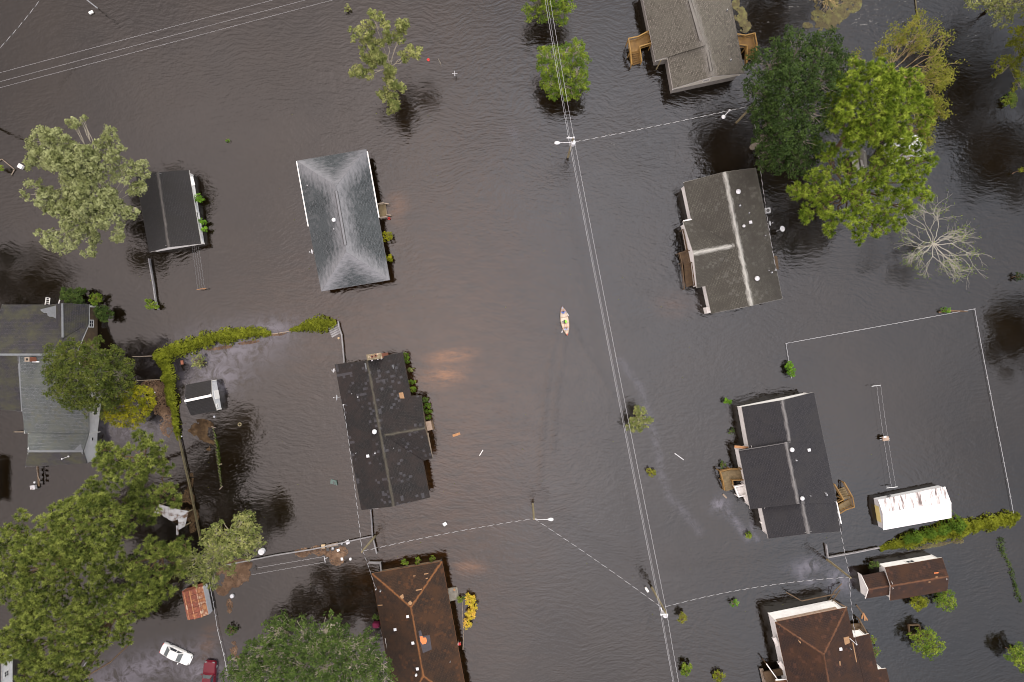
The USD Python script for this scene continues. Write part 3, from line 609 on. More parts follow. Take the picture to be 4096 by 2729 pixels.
dish(H4, W(1349, 1591, 3.3), (-1, 0, 0.12), 0.42, W(1362, 1588, 2.9))
dish(H4, W(1337, 1483, 2.3), (-0.7, 0.2, 0.6), 0.3, W(1345, 1484, 2.2))
patch(H4, [(1595, 1572), (1612, 1569), (1618, 1594), (1600, 1594)], "patch_tan", label="square of brown replaced shingles")
patch(H4, [(1458, 1453), (1464, 1452), (1467, 1477), (1463, 1478)], "patch_pale"); patch(H4, [(1570, 1460), (1573, 1460), (1575, 1475), (1572, 1475)], "patch_pale")
gutter(H4, (1711, 1732, 2.2), (1729, 1830, 2.7), "plank_pale")
part(H4.path, "gable_sign_board", bar(W(1476, 2036, 3.0), W(1514, 2032, 3.0), 0.1, 0.16), "white_paint")
part(H4.path, "loose_board", bar(W(1480, 2031, 3.05), W(1513, 2028, 3.05), 0.12, 0.06), "trim_orange")
WH4 = mast_head(H4, 1374, 1620, 2.8, 3.9)
st = thing("entry_stoop", "small brown brick stoop against the right wall of the dark ranch house", "stoop", W(1716, 1703))
pg = [W(a, b, 0.7)[:2] for a, b in ((1702, 1688), (1722, 1684), (1730, 1719), (1710, 1724))]
part(st, "landing", prism(Polygon(pg), -1.0, 0.7), "siding_tan")
pg = [W(a, b, 0.3)[:2] for a, b in ((1720, 1685), (1731, 1683), (1738, 1718), (1728, 1721))]
part(st, "step", prism(Polygon(pg), -1.0, 0.3), "deck_wood_dark")

# brown hip house at the bottom
H5 = house("rust_roof_house", "brown hip-roofed house with orange ridge lines and white box vents, at the bottom edge", "house",
  [[(1487, 2295, 2.6), (1768, 2246, 2.6), (1644, 2430, 4.7)], [(1487, 2295, 2.6), (1644, 2430, 4.7), (1693, 2705, 4.7), (1590, 2889, 2.6)], [(1768, 2246, 2.6), (1878, 2838, 2.6), (1693, 2705, 4.7), (1644, 2430, 4.7)], [(1590, 2889, 2.6), (1693, 2705, 4.7), (1878, 2838, 2.6)]],
  [((1487, 2295, 2.6), (1644, 2430, 4.7)), ((1768, 2246, 2.6), (1644, 2430, 4.7)), ((1644, 2430, 4.7), (1693, 2705, 4.7)), ((1590, 2889, 2.6), (1693, 2705, 4.7)), ((1878, 2838, 2.6), (1693, 2705, 4.7))],
  "shingle_rust", "brick_wall", over=0.5, trim="dark_metal", cap=None)
for q in ((1631, 2465), (1581, 2517), (1652, 2571), (1670, 2674)): boxvent(H5, *q, 0.38)
turbine(H5, 1666, 2696, 0.17); pipe(H5, 1523, 2363, 0.09); pipe(H5, 1801, 2645, 0.04)
patch(H5, [(1679, 2546), (1690, 2544), (1692, 2551), (1704, 2550), (1708, 2563), (1704, 2575), (1690, 2578), (1682, 2566)], "patch_orange", 0.03, "ragged orange area where shingles are torn off")
patch(H5, [(1674, 2524), (1684, 2522), (1690, 2545), (1719, 2540), (1727, 2598), (1692, 2613), (1680, 2566)], "patch_blue", 0.012, "dull blue-grey area of newer shingles")
for q in ([(1598, 2386), (1612, 2376), (1616, 2392), (1608, 2396)], [(1633, 2410), (1641, 2403), (1650, 2412), (1644, 2421), (1634, 2418)], [(1663, 2360), (1688, 2355), (1688, 2359), (1664, 2364)], [(1696, 2295), (1713, 2292), (1713, 2296), (1696, 2299)], [(1703, 2313), (1711, 2311), (1711, 2316), (1703, 2317)], [(1652, 2303), (1662, 2302), (1662, 2305), (1652, 2306)], [(1511, 2420), (1530, 2419), (1530, 2423), (1511, 2424)]):
    patch(H5, q, "patch_tan")
mast_head(H5, 1503, 2358, 2.5, 3.3)
st = thing("concrete_stoop", "grey concrete stoop at the right wall of the rust-brown roofed house", "stoop", W(1812, 2377))
part(st, "landing", prism(Polygon([W(a, b, 0.35)[:2] for a, b in ((1791, 2357), (1822, 2351), (1831, 2398), (1800, 2406))]), -1, 0.35), "concrete")
part(st, "step", prism(Polygon([W(a, b, 0.1)[:2] for a, b in ((1822, 2351), (1829, 2350), (1836, 2396), (1831, 2398))]), -1, 0.1), "concrete")

# raised shingled house at the top
H6 = house("raised_house", "tall raised house with taupe shingles and cream siding, between cedar decks at the top edge", "house",
  [[(2740, -75, 5.5), (2558, -75, 3.1), (2622, 241, 3.1), (2668, 229, 3.55), (2822, 182, 5.5)], [(2822, 178, 5.3), (2664, 190, 3.5), (2693, 354, 3.4), (2852, 305, 5.2)], [(2740, -75, 5.3), (2822, 178, 5.28), (2852, 305, 5.2), (2978, 293, 3.4), (2906, -90, 3.4)]],
  [((2740, -75, 5.4), (2820, 178, 5.4)), ((2824, 185, 5.3), (2852, 305, 5.2))], "shingle_taupe", "siding_cream", over=0.3, zb=1.9, trim="white_paint")
H6.cap = "shingle_taupe"
part(H6.path, "foundation", prism(H6.foot.buffer(-0.12, join_style=2), -1.3, 1.9), "block_gray")
ridge_vent(H6, (2757, 0), (2803, 163)); ridge_vent(H6, (2829, 203), (2845, 286))
pipe(H6, 2907, 43, 0.08); pipe(H6, 2921, 242, 0.08)
window(H6, 2827, 330, 2.95, 0.95, 0.75, bars=(0, 1))
for a in ((2612, 200), (2625, 278), (2600, 140), (2585, 62)):
    c = W(a[0], a[1], 0.0); part(H6.path, "porch_post", bar([c[0], c[1], -1], [c[0], c[1], 3.2], 0.14, 0.14), "pole_wood")

# grey-olive house at right with pale ridges
H7 = house("pale_ridge_house", "olive-grey shingled house at right with bright pale ridge streaks and a front cross gable", "house",
  [[(2899, 688, 5.1), (2734, 730, 3.0), (2845, 1255, 3.0), (3007, 1223, 5.1)], [(2899, 688, 5.1), (3007, 1223, 5.1), (3130, 1195, 3.0), (3023, 672, 3.0)],
   [(2929, 983, 4.95), (2770, 879, 3.06), (2732, 885, 3.0), (2774, 1014, 4.85)], [(2929, 983, 4.95), (2774, 1014, 4.85), (2788, 1152, 3.0), (2829, 1143, 3.06)]],
  [((2899, 688, 5.1), (3007, 1223, 5.1)), ((2774, 1014, 4.85), (2929, 983, 4.95))], "shingle_olive", "siding_white", over=0.35)
turbine(H7, 2950, 769, 0.33); turbine(H7, 3025, 1115, 0.33); turbine(H7, 2972, 906, 0.2); boxvent(H7, 3001, 890, 0.40); pipe(H7, 2958, 824, 0.12, m="galvanized"); pipe(H7, 2995, 853, 0.08); pipe(H7, 3060, 943, 0.06); pipe(H7, 3073, 1083, 0.05); pipe(H7, 3085, 1091, 0.1)
dish(H7, W(3078, 894, 2.9), (0.9, 0.1, 0.7), 0.36, W(3066, 893, 2.7))
part(H7.path, "gutter_return", bar(W(2733, 884, 3.0), W(2766, 878, 3.0), 0.16, 0.1), "white_paint")
part(H7.path, "bay_box", prism(Polygon([W(a, b, 1.6)[:2] for a, b in ((2824, 1230), (2843, 1226), (2850, 1250), (2830, 1254))]), -0.8, 1.6), "white_paint")
WH7 = mast_head(H7, 3103, 1080, 2.9, 3.7)

# dark stepped house at lower right
H8 = house("stepped_roof_house", "blackish three-step gable house at lower right with white walls, gutters and speckled pale ridges", "house",
  [[(3129, 1601, 4.9), (2967, 1628, 3.05), (2999, 1810, 3.05), (3163, 1785, 4.9)], [(3144, 1768, 5.2), (2955, 1799, 3.0), (3001, 2038, 3.0), (3193, 2016, 5.2)],
   [(3208, 2000, 4.85), (3045, 2020, 3.05), (3074, 2155, 3.05), (3235, 2136, 4.85)], [(3129, 1601, 4.9), (3163, 1785, 4.9), (3301, 1785, 3.0), (3256, 1569, 3.0)], [(3144, 1768, 5.2), (3193, 2016, 5.2), (3349, 2014, 3.02), (3299, 1774, 3.02)], [(3208, 2000, 4.85), (3235, 2136, 4.85), (3372, 2126, 3.0), (3346, 2000, 3.0)]],
  [((3129, 1601, 4.9), (3159, 1764, 4.9)), ((3144, 1768, 5.2), (3193, 2016, 5.2)), ((3208, 2008, 4.85), (3235, 2136, 4.85))], "shingle_night", "siding_white", over=0.3)
part(H8.path, "roof_step", bar(W(2957, 1802, 3.05), W(3146, 1771, 5.1), 0.05, 0.3), "shingle_night")
turbine(H8, 3164, 1798, 0.31); turbine(H8, 3205, 1992, 0.29); boxvent(H8, 3235, 1800, 0.40); pipe(H8, 3183, 1841, 0.09); pipe(H8, 3304, 1978, 0.11); pipe(H8, 3299, 1971, 0.07); pipe(H8, 3239, 1982, 0.05)
WH8 = mast_head(H8, 3345, 2009, 2.9, 3.6)
part(H8.path, "gutter", bar(W(3347, 2012, 3.0), W(3365, 2096, 3.0), 0.14, 0.1), "white_paint")
part(H8.path, "porch_roof_end", bar(W(2938, 1787, 2.4), W(2996, 1792, 2.4), 0.35, 0.08), "cedar")
part(H8.path, "downspout_elbow", bar(W(3043, 2085, 0.3), W(3064, 2115, 0.3), 0.34, 0.5), "white_paint")

# brown hip house at the lower right corner
H9 = house("plum_brown_house", "tall house with plum-brown hip roof and long white wall, in the lower right corner", "house",
  [[(3101, 2489, 4.0), (3387, 2431, 4.0), (3297, 2620, 6.0)], [(3101, 2489, 4.0), (3297, 2620, 6.0), (3335, 2850, 6.0), (3200, 2960, 4.0)], [(3387, 2431, 4.0), (3455, 2720, 4.0), (3500, 2910, 4.0), (3335, 2850, 6.0), (3297, 2620, 6.0)],
   [(3417, 2552, 4.05), (3478, 2537, 3.5), (3512, 2680, 3.5), (3546, 2676, 3.2), (3590, 2860, 3.2), (3490, 2880, 4.05)]],
  [((3101, 2489, 4.0), (3297, 2620, 6.0)), ((3387, 2431, 4.0), (3297, 2620, 6.0)), ((3297, 2620, 6.0), (3335, 2850, 6.0))], "shingle_rust_purple", "siding_white", over=0.38, trim="white_paint")
boxvent(H9, 3361, 2595, 0.40); pipe(H9, 3400, 2593, 0.05)
patch(H9, [(3374, 2551), (3396, 2546), (3400, 2572), (3380, 2580)], "patch_tan", label="reddish bare patch near the eave"); patch(H9, [(3356, 2645), (3362, 2646), (3363, 2662), (3359, 2664)], "patch_tan")
patch(H9, [(3190, 2555), (3200, 2550), (3208, 2560), (3202, 2575), (3194, 2565)], "patch_tan"); patch(H9, [(3409, 2570), (3413, 2570), (3428, 2648), (3425, 2650)], "patch_tan")
part(H9.path, "brick_band", bar(W(3106, 2482, 3.55) , W(3345, 2432, 3.55), 0.12, 0.6), "siding_tan")
WH9 = W(3426, 2578, 4.9)
t = part(H9.path, "service_mast", tube([on_roof(H9, 3398, 2553) + [0, 0, 0.05], WH9], 0.05, 8), "galvanized", smooth=40)
part(t, "weatherhead", sphere(WH9, 0.13, 1, 0.8), "galvanized", smooth=True)
for q in (((3095, 2549), (3112, 2582)), ((3115, 2646), (3135, 2676))):
    part(H9.path, "window_awning", bar(W(*q[0], 2.5), W(*q[1], 2.5), 0.5, 0.5), "white_paint")
part(H9.path, "porch_roof", prism(Polygon([W(a, b, 3.0)[:2] for a, b in ((3100, 2722), (3148, 2716), (3180, 2830), (3122, 2840))]), 2.8, 3.0), "shingle_rust_purple")
part(H9.path, "porch_gutter", bar(W(3102, 2720, 3.04), W(3150, 2717, 3.04), 0.14, 0.1), "white_paint")

# brown cottage with a lower wing
H10 = house("brown_roof_cottage", "small white-walled cottage with a brown gable roof, below the green hedge at right", "cottage",
  [[(3541, 2271, 2.3), (3564, 2345, 3.4), (3794, 2307, 3.4), (3769, 2232, 2.3)], [(3564, 2345, 3.4), (3562, 2403, 2.3), (3790, 2363, 2.3), (3794, 2307, 3.4)]], [((3564, 2345, 3.4), (3794, 2307, 3.4))],
  "shingle_rust_purple", "siding_white", over=0.25)
wing = [[(3446, 2303, 1.9), (3473, 2359, 2.9), (3560, 2345, 2.9), (3538, 2286, 1.9)], [(3473, 2359, 2.9), (3462, 2395, 1.9), (3556, 2380, 1.9), (3560, 2345, 2.9)]]
for x in wing:
    v, f, k, pl = subdivided(WP(x)); n = len(v); g = unit(k[:2])
    uv = np.c_[v[:, :2] @ np.array([-g[1], g[0]]), v[:, :2] @ g]
    part(H10.path, "wing_roof", (np.vstack([v, v - [0, 0, 0.1]]), np.vstack([f, f[:, ::-1] + n])), "shingle_rust_purple", uv=np.vstack([uv, uv]), attrs={"wear": np.r_[seg_dist(v, [(W(3473, 2359, 2.9), W(3560, 2345, 2.9))]), np.full(n, 9)]})
gv = WP([(3450, 2306, 1.8), (3472, 2359, 2.75), (3463, 2391, 1.8)]); d = W(3560, 2345, 2.9) - W(3473, 2359, 2.9); d[2] = 0; d = unit(d) * 0.18; gv = gv + d
part(H10.path, "wing_gable", (np.vstack([gv, gv * [1, 1, 0] + [0, 0, -1]]), np.array([[0, 1, 2], [0, 3, 1], [1, 3, 4], [1, 4, 2], [2, 4, 5]])), "siding_white")
for a, b, nm in (((3446, 2303, 1.9), (3473, 2359, 2.9), 0), ((3473, 2359, 2.9), (3462, 2395, 1.9), 0)): part(H10.path, "rake_board", bar(W(*a) - [0, 0, 0.08], W(*b) - [0, 0, 0.08], 0.05, 0.18), "white_paint")
window(H10, 3640, 2245, 1.15, 1.1, 0.9, bars=(1, 0))
patch(H10, [(3736, 2291), (3754, 2289), (3754, 2293), (3736, 2295)], "patch_orange"); patch(H10, [(3742, 2307), (3751, 2306), (3751, 2310), (3742, 2311)], "patch_tan"); patch(H10, [(3714, 2327), (3722, 2326), (3722, 2330), (3714, 2331)], "patch_tan")
part(H10.path, "ladder_rack", cat([bar(W(3585, 2395, 2.2), W(3632, 2387, 2.2), 0.1, 0.08)] + [bar(W(3590 + k * 9, 2395 - k * 1.6, 2.2), W(3589 + k * 9, 2388 - k * 1.6, 2.2), 0.06, 0.06) for k in range(5)]), "plank_pale")

# low-slope sheds
def metal_shed(name, label, quads, wall, z_ridge_cap, mats, npan, over=0.12, zb=-1.0, wall_at=None, trim="white_paint"):
    """quads: eave0, ridge0, ridge1, eave1 per slope; each slope is laid in ribbed sheets."""
    h = House(); pts = np.vstack([WP(q) for q in quads]); c = pts.mean(0); c[2] = 0
    h.path = thing(name, label, "shed", c); h.planes = []
    for q, m, n in zip(quads, mats, npan):
        p = WP(q); v, f, k, pl = subdivided(p, 9); h.planes.append((pl, k))
        for i in range(n):
            a0, a1 = i / n, (i + 1) / n
            s = lambda t: (p[0] + (p[3] - p[0]) * t, p[1] + (p[2] - p[1]) * t)
            (e0, r0), (e1, r1) = s(a0), s(a1 - 0.006)
            t = part(h.path, "roof_sheet", (np.vstack([[e0, r0, r1, e1], np.array([e0, r0, r1, e1]) - [0, 0, 0.03]]), np.array([[0, 2, 1], [0, 3, 2], [4, 5, 6], [4, 6, 7], [0, 1, 5], [0, 5, 4], [1, 2, 6], [1, 6, 5], [2, 3, 7], [2, 7, 6], [3, 0, 4], [3, 4, 7]])), m[i % len(m)] if isinstance(m, (list, tuple)) else m)
            part(t, "seam_rib", bar(e1 + [0, 0, 0.02], r1 + [0, 0, 0.02], 0.05, 0.05), m[i % len(m)] if isinstance(m, (list, tuple)) else m)
    out = unary_union([pl.buffer(0.05, join_style=2) for pl, _ in h.planes]).buffer(-0.05 - over, join_style=2); q = np.array(shapely.geometry.polygon.orient(Polygon(out.exterior).simplify(0.08), 1).exterior.coords); h.edges = []
    h.roof_z = lambda x, y, tol=0.05: max([k[0] * x + k[1] * y + k[2] for pl, k in h.planes if pl.distance(Point(x, y)) < tol] or [0]) or None
    for a, b in zip(q[:-1], q[1:]):
        n = max(2, int(np.linalg.norm(b - a) / 0.3) + 1); s = a + (b - a) * np.linspace(0, 1, n)[:, None]
        zt = np.array([(h.roof_z(x, y, 0.3) or 1.0) - 0.04 for x, y in s]); i = np.arange(n - 1); d = unit(b - a); nrm = np.array([d[1], -d[0]])
        part(h.path, "wall", (np.vstack([np.c_[s, np.full(n, zb)], np.c_[s, zt]]), np.vstack([np.stack([i, i + 1, n + i + 1], 1), np.stack([i, n + i + 1, n + i], 1)])), wall)
        h.edges.append((a, b, nrm))
    return h
S1 = metal_shed("white_metal_shed", "long white ribbed-metal shed with rust-streaked roof and yellow door, above the hedge at right",
  [[(3513, 2000, 1.55), (3531, 2054, 2.2), (3805, 2012, 2.2), (3781, 1947, 1.55)], [(3533, 2121, 1.55), (3531, 2054, 2.2), (3805, 2012, 2.2), (3806, 2072, 1.55)]], "white_metal", None, ["tin_white_stained", "tin_white"], [26, 26])
a, b, n = min(S1.edges, key=lambda e_: e_[0][0] + e_[1][0]); d = b - a
dz = lambda t, o, z: np.array([*(a + d * t + n * o), z])
part(S1.path, "door", cat([bar(dz(0.24, 0.02, 0.35), dz(0.80, 0.02, 0.35), 0.04, 1.6)]), "door_yellow")
part(S1.path, "ridge_cap", bar(W(3531, 2054, 2.22), W(3805, 2012, 2.22), 0.22, 0.03), "tin_white")
part(S1.path, "louvre", bar(W(3549, 1985, 0.9), W(3562, 1983, 0.9), 0.1, 0.3), "dark_metal")
S2 = house("garden_shed", "little dark-roofed garden shed with a broad white ridge cap and white door end", "shed",
  [[(743, 1539, 1.9), (738, 1605, 2.75), (846, 1582, 2.75), (844, 1521, 1.9)], [(764, 1663, 1.9), (866, 1643, 1.9), (846, 1582, 2.75), (738, 1605, 2.75)]], [], "shingle_charcoal", "white_metal", over=0.1, zb=-1.0)
part(S2.path, "ridge_cap", bar(W(738, 1605, 2.78), W(846, 1582, 2.78), 0.34, 0.05), "white_paint")
window(S2, 880, 1621, 1.15, 0.45, 0.42, bars=(0, 0))
a, b, n = max(S2.edges, key=lambda e_: e_[0][0] + e_[1][0]); d = b - a
part(S2.path, "door", bar(np.array([*(a + d * 0.36 + n * 0.02), 0.6]), np.array([*(a + d * 0.66 + n * 0.02), 0.6]), 0.04, 1.7), "white_paint")

# barrel-roofed rusty tin shed
L = [[(727, 2366, 1.3), (750, 2480, 1.3)], [(736, 2370, 2.0), (758, 2480, 2.0)], [(757, 2362, 2.3), (780, 2477, 2.3)], [(784, 2353, 2.1), (808, 2469, 2.1)], [(811, 2345, 1.3), (834, 2459, 1.3)]]
c = W(785, 2410); S3 = thing("rusty_barrel_shed", "shed with a barrel roof of rust-red tin strips, beside the lower left pines", "shed", c)
lm = ["rusty_tin", "rusty_tin", "rusty_tin", "rusty_tin_pale"]
for k in range(4):
    p = [W(*L[k][0]), W(*L[k][1]), W(*L[k + 1][1]), W(*L[k + 1][0])]
    for i in range(5):
        s = lambda t: (p[0] + (p[1] - p[0]) * t, p[3] + (p[2] - p[3]) * t)
        (a0, b0), (a1, b1) = s(i / 5), s((i + 1) / 5 - 0.008); lift = np.array([0, 0, 0.012 * (i % 2)])
        v = np.array([a0, b0, b1, a1]) + lift
        part(S3, "roof_sheet", (np.vstack([v, v - [0, 0, 0.03]]), np.array([[0, 2, 1], [0, 3, 2], [4, 5, 6], [4, 6, 7], [0, 1, 5], [0, 5, 4], [1, 2, 6], [1, 6, 5], [2, 3, 7], [2, 7, 6], [3, 0, 4], [3, 4, 7]])), lm[k])
    if k < 3: part(S3, "seam", bar(W(*L[k + 1][0]) + [0, 0, 0.03], W(*L[k + 1][1]) + [0, 0, 0.03], 0.14, 0.05), "rusty_tin_pale")
A = [W(*L[i][0]) for i in range(5)]; B = [W(*L[i][1]) for i in range(5)]
for S in (A, B):
    v = np.vstack([S, np.array(S) * [1, 1, 0] - [0, 0, 1]]); i = np.arange(4)
    part(S3, "end_wall", (v, np.vstack([np.stack([i, i + 1, i + 6], 1), np.stack([i, i + 6, i + 5], 1)])), "rusty_tin")
for a, b in ((A[4], B[4]), (A[0], B[0])):
    part(S3, "side_wall", bar([a[0], a[1], 0.1], [b[0], b[1], 0.1], 0.06, 2.3), "white_metal")

# leaf-strewn tin roof under the pines
c = W(690, 2070); S4 = thing("leafy_tin_roof", "crooked pale tin roof littered with pine straw, half hidden beside the mossy fence", "shed", c)
sh = [[(718, 2039, 2.5), (754, 2045, 1.9), (750, 2062, 1.9), (713, 2060, 2.5)], [(713, 2060, 2.5), (750, 2062, 1.88), (746, 2078, 1.88), (712, 2078, 2.5)], [(712, 2078, 2.5), (746, 2078, 1.86), (743, 2094, 1.86), (713, 2098, 2.5)], [(713, 2098, 2.5), (743, 2094, 1.84), (739, 2106, 1.84), (714, 2121, 2.4)],
      [(637, 2018, 2.0), (664, 2025, 2.2), (655, 2062, 2.0), (616, 2051, 1.7)], [(664, 2025, 2.22), (690, 2032, 2.35), (672, 2076, 2.2), (650, 2064, 2.0)], [(690, 2032, 2.36), (718, 2038, 2.48), (712, 2078, 2.42), (690, 2086, 2.25), (672, 2078, 2.15)]]
for q in sh:
    v, f, k, pl = subdivided(WP(q), 9)
    part(S4, "roof_sheet", (np.vstack([v, v - [0, 0, 0.03]]), np.vstack([f, f[:, ::-1] + len(v)])), "tin_leafy")
part(S4, "loose_sheet", bar(W(709, 2103, 2.0), W(710, 2141, 1.7), 0.36, 0.03), "tin_leafy")
for q in ((624, 2048), (640, 2022), (748, 2050), (738, 2104), (714, 2118)):
    c = W(q[0], q[1], 1.8); part(S4, "post", bar([c[0], c[1], -1], [c[0], c[1], 1.8], 0.12, 0.12), "pole_wood")
part(S4, "wall", cat([bar([*W(748, 2050)[:2], 0.3], [*W(738, 2104)[:2], 0.3], 0.06, 2.2), bar([*W(640, 2022)[:2], 0.3], [*W(748, 2050)[:2], 0.3], 0.06, 2.4)]), "siding_dark")

# two small roofs under the big pines at right
H15 = house("pump_house", "tiny grey shingled gable hut showing between the lime-green pines", "hut",
  [[(3430, 606, 2.2), (3441, 672, 2.2), (3462, 668, 2.7), (3452, 594, 2.7)], [(3452, 594, 2.7), (3462, 668, 2.7), (3470, 668, 2.2), (3465, 612, 2.2)]], [((3452, 594, 2.7), (3462, 668, 2.7))], "shingle_taupe", "siding_white", over=0.12, zb=-1)
S5 = metal_shed("white_tin_outbuilding", "white tin-roofed outbuilding almost hidden under the lime-green pines", [[(3560, 560, 2.0), (3572, 600, 2.7), (3690, 578, 2.7), (3672, 538, 2.0)], [(3588, 648, 2.0), (3572, 600, 2.7), (3690, 578, 2.7), (3704, 620, 2.0)]], "siding_white", None, ["white_metal", "tin_leafy"], [8, 8])
# neighbours that only touch the frame or show in the water
H16 = house("neighbour_house", "house that only shows as a sharp dark mirror image at the left edge", "house",
  [[(-80, 1850, 3.0), (-80, 2040, 3.0), (-260, 2040, 4.6), (-260, 1850, 4.6)], [(-260, 1850, 4.6), (-260, 2040, 4.6), (-440, 2040, 3.0), (-440, 1850, 3.0)]], [], "shingle_night", "siding_dark", over=0.4)
H17 = house("corner_house", "white-walled house just entering the frame in the bottom left corner under the pines", "house",
  [[(2, 2630, 2.6), (2, 2900, 2.6), (-180, 2900, 4.2), (-180, 2630, 4.2)], [(-180, 2630, 4.2), (-180, 2900, 4.2), (-360, 2900, 2.6), (-360, 2630, 2.6)]], [], "shingle_night", "siding_white", over=0.2)
window(H17, 12, 2695, 1.2, 0.8, 0.9)

# ------------------------------------------------------------------ decks, stairs and railings
def deck(name, label, floors, rails, stairs, wood="deck_wood", floor_wood=None, posts_z=-1.0, board=0.145, cat_="deck", balusters=True):
    """floors: (outline, board direction as two photograph points); rails: polylines of (px, py, z of the top rail, height of the railing); stairs: (left top, right top, left bottom, right bottom, steps)."""
    floor_wood = floor_wood or wood
    allp = np.vstack([WP(f[0]) for f in floors]); c = allp.mean(0); c[2] = 0
    t = thing(name, label, cat_, c)
    for poly, (d0, d1) in floors:
        z = poly[0][2]; pg = Polygon(WP(poly)[:, :2]).buffer(0)
        a = W(*d0, z)[:2]; d = unit(W(*d1, z)[:2] - a); n = np.array([-d[1], d[0]])
        pr = np.array(pg.exterior.coords) - a; lo, hi = (pr @ n).min(), (pr @ n).max(); l0, l1 = (pr @ d).min() - 1, (pr @ d).max() + 1
        s = lo
        while s < hi:
            strip = Polygon([a + n * s + d * l0, a + n * (s + board - 0.012) + d * l0, a + n * (s + board - 0.012) + d * l1, a + n * s + d * l1])
            g = strip.intersection(pg)
            for gg in getattr(g, "geoms", [g]):
                if gg.geom_type == "Polygon" and gg.area > 0.01: part(t, "deck_board", prism(gg, z - 0.035, z), floor_wood)
            s += board
        q = np.array(pg.exterior.coords)
        for a_, b_ in zip(q[:-1], q[1:]):
            part(t, "rim_joist", bar([*a_, z - 0.16], [*b_, z - 0.16], 0.04, 0.22), wood)
    for line in rails:
        p = [W(x[0], x[1], x[2]) for x in line]; hh = line[0][3]
        for k, (a, b) in enumerate(zip(p[:-1], p[1:])):
            part(t, "rail_cap", bar(a, b, 0.15, 0.05), wood)
            lowa, lowb = a - [0, 0, hh - 0.12], b - [0, 0, hh - 0.12]
            part(t, "bottom_rail", bar(lowa, lowb, 0.05, 0.09), wood)
            if balusters:
                m = max(1, int(np.linalg.norm(b - a) / 0.16)); bl = []
                for i in range(1, m):
                    u = i / m; x, y = a + (b - a) * u, lowa + (lowb - lowa) * u; bl.append(bar(y, x - [0, 0, 0.025], 0.045, 0.045))
                if bl: part(t, "balusters", cat(bl), wood, kind="stuff")
            part(t, "post", bar([a[0], a[1], posts_z], a + [0, 0, 0.03], 0.11, 0.11), wood)
        b = p[-1]; part(t, "post", bar([b[0], b[1], posts_z], b + [0, 0, 0.03], 0.11, 0.11), wood)
    for l0, r0, l1, r1, n in stairs:
        A, B, C, D = W(*l0), W(*r0), W(*l1), W(*r1)
        for i in range(n):
            u = (i + 0.5) / n; a, b = A + (C - A) * u, B + (D - B) * u; w_ = np.linalg.norm(C - A) / n * 0.93
            part(t, "tread", bar(a, b, max(0.2, w_), 0.05), floor_wood)
        for a, b in ((A, C), (B, D)): part(t, "stringer", bar(a - [0, 0, 0.2], b - [0, 0, 0.2], 0.05, 0.28), wood)
    return t

deck("cedar_deck", "L-shaped cedar deck with stairs into the water, left of the raised house", [([(2518, 165, 1.6), (2551, 155, 1.6), (2558, 204, 1.6), (2524, 208, 1.6)], ((2530, 165), (2538, 205))), ([(2551, 155, 1.6), (2598, 134, 1.6), (2605, 164, 1.6), (2557, 186, 1.6)], ((2560, 155), (2565, 180)))],
  [[(2598, 122, 2.6, 1.0), (2553, 146, 2.6, 1.0), (2514, 154, 2.6, 1.0), (2522, 200, 2.6, 1.0), (2527, 258, 1.2, 1.0)], [(2607, 171, 2.6, 1.0), (2559, 186, 2.6, 1.0), (2567, 245, 1.2, 1.0)]],
  [((2524, 208, 1.5), (2557, 204, 1.5), (2532, 262, 0.0), (2563, 252, 0.0), 6)], "deck_wood_pale", "deck_wood")
deck("cedar_deck", "cedar deck with stairs between the raised house and the dark green tree", [([(2948, 148, 1.7), (2984, 153, 1.7), (3012, 146, 1.7), (3018, 190, 1.7), (2990, 196, 1.7), (2985, 180, 1.7), (2955, 177, 1.7)], ((2985, 150), (2995, 192)))],
  [[(2948, 136, 2.7, 1.0), (2983, 141, 2.7, 1.0), (3020, 132, 2.7, 1.0), (3028, 175, 2.7, 1.0), (3025, 232, 1.2, 1.0)], [(2957, 178, 2.7, 1.0), (2989, 182, 2.7, 1.0), (2987, 252, 1.1, 1.0)]],
  [((2990, 196, 1.6), (3018, 190, 1.6), (2992, 240, 0.1), (3019, 236, 0.1), 5)], "deck_wood_pale", "deck_wood")
deck("weathered_stair", "dark weathered wooden porch stair along the left wall of the pale-ridged house", [([(2734, 925, 1.2), (2745, 922, 1.2), (2760, 1000, 1.2), (2749, 1003, 1.2)], ((2735, 925), (2750, 1003))), ([(2721, 1014, 1.2), (2762, 1004, 1.2), (2772, 1055, 1.2), (2737, 1060, 1.2)], ((2722, 1014), (2762, 1004)))],
  [[(2732, 918, 1.9, 0.8), (2747, 1000, 1.9, 0.8)], [(2764, 1001, 2.0, 0.9), (2718, 1012, 2.0, 0.9), (2728, 1050, 2.0, 0.9), (2738, 1156, 1.0, 0.9)], [(2768, 1050, 2.0, 0.9), (2778, 1140, 1.1, 0.9)]],
  [((2738, 1060, 1.1), (2766, 1055, 1.1), (2745, 1150, 0.0), (2774, 1140, 0.0), 8)], "deck_wood_dark", "deck_wood_dark", balusters=False)
deck("angled_deck", "brown wooden deck with an angled railing, left of the stepped dark roof", [([(2884, 1890, 1.0), (2921, 1882, 1.0), (2928, 1922, 1.0), (2895, 1932, 1.0)], ((2888, 1895), (2925, 1888))), ([(2921, 1882, 1.0), (2972, 1882, 1.0), (2975, 1918, 1.0), (2928, 1920, 1.0)], ((2940, 1884), (2942, 1918)))],
  [[(2970, 1877, 1.9, 0.9), (2921, 1877, 1.9, 0.9), (2881, 1886, 1.9, 0.9), (2893, 1925, 1.9, 0.9), (2898, 1961, 0.9, 0.9)], [(2973, 1921, 1.9, 0.9), (2930, 1922, 1.9, 0.9), (2934, 1953, 0.9, 0.9)]],
  [((2896, 1932, 0.9), (2926, 1924, 0.9), (2902, 1965, 0.0), (2931, 1956, 0.0), 4)], "deck_wood", "deck_wood_drab")
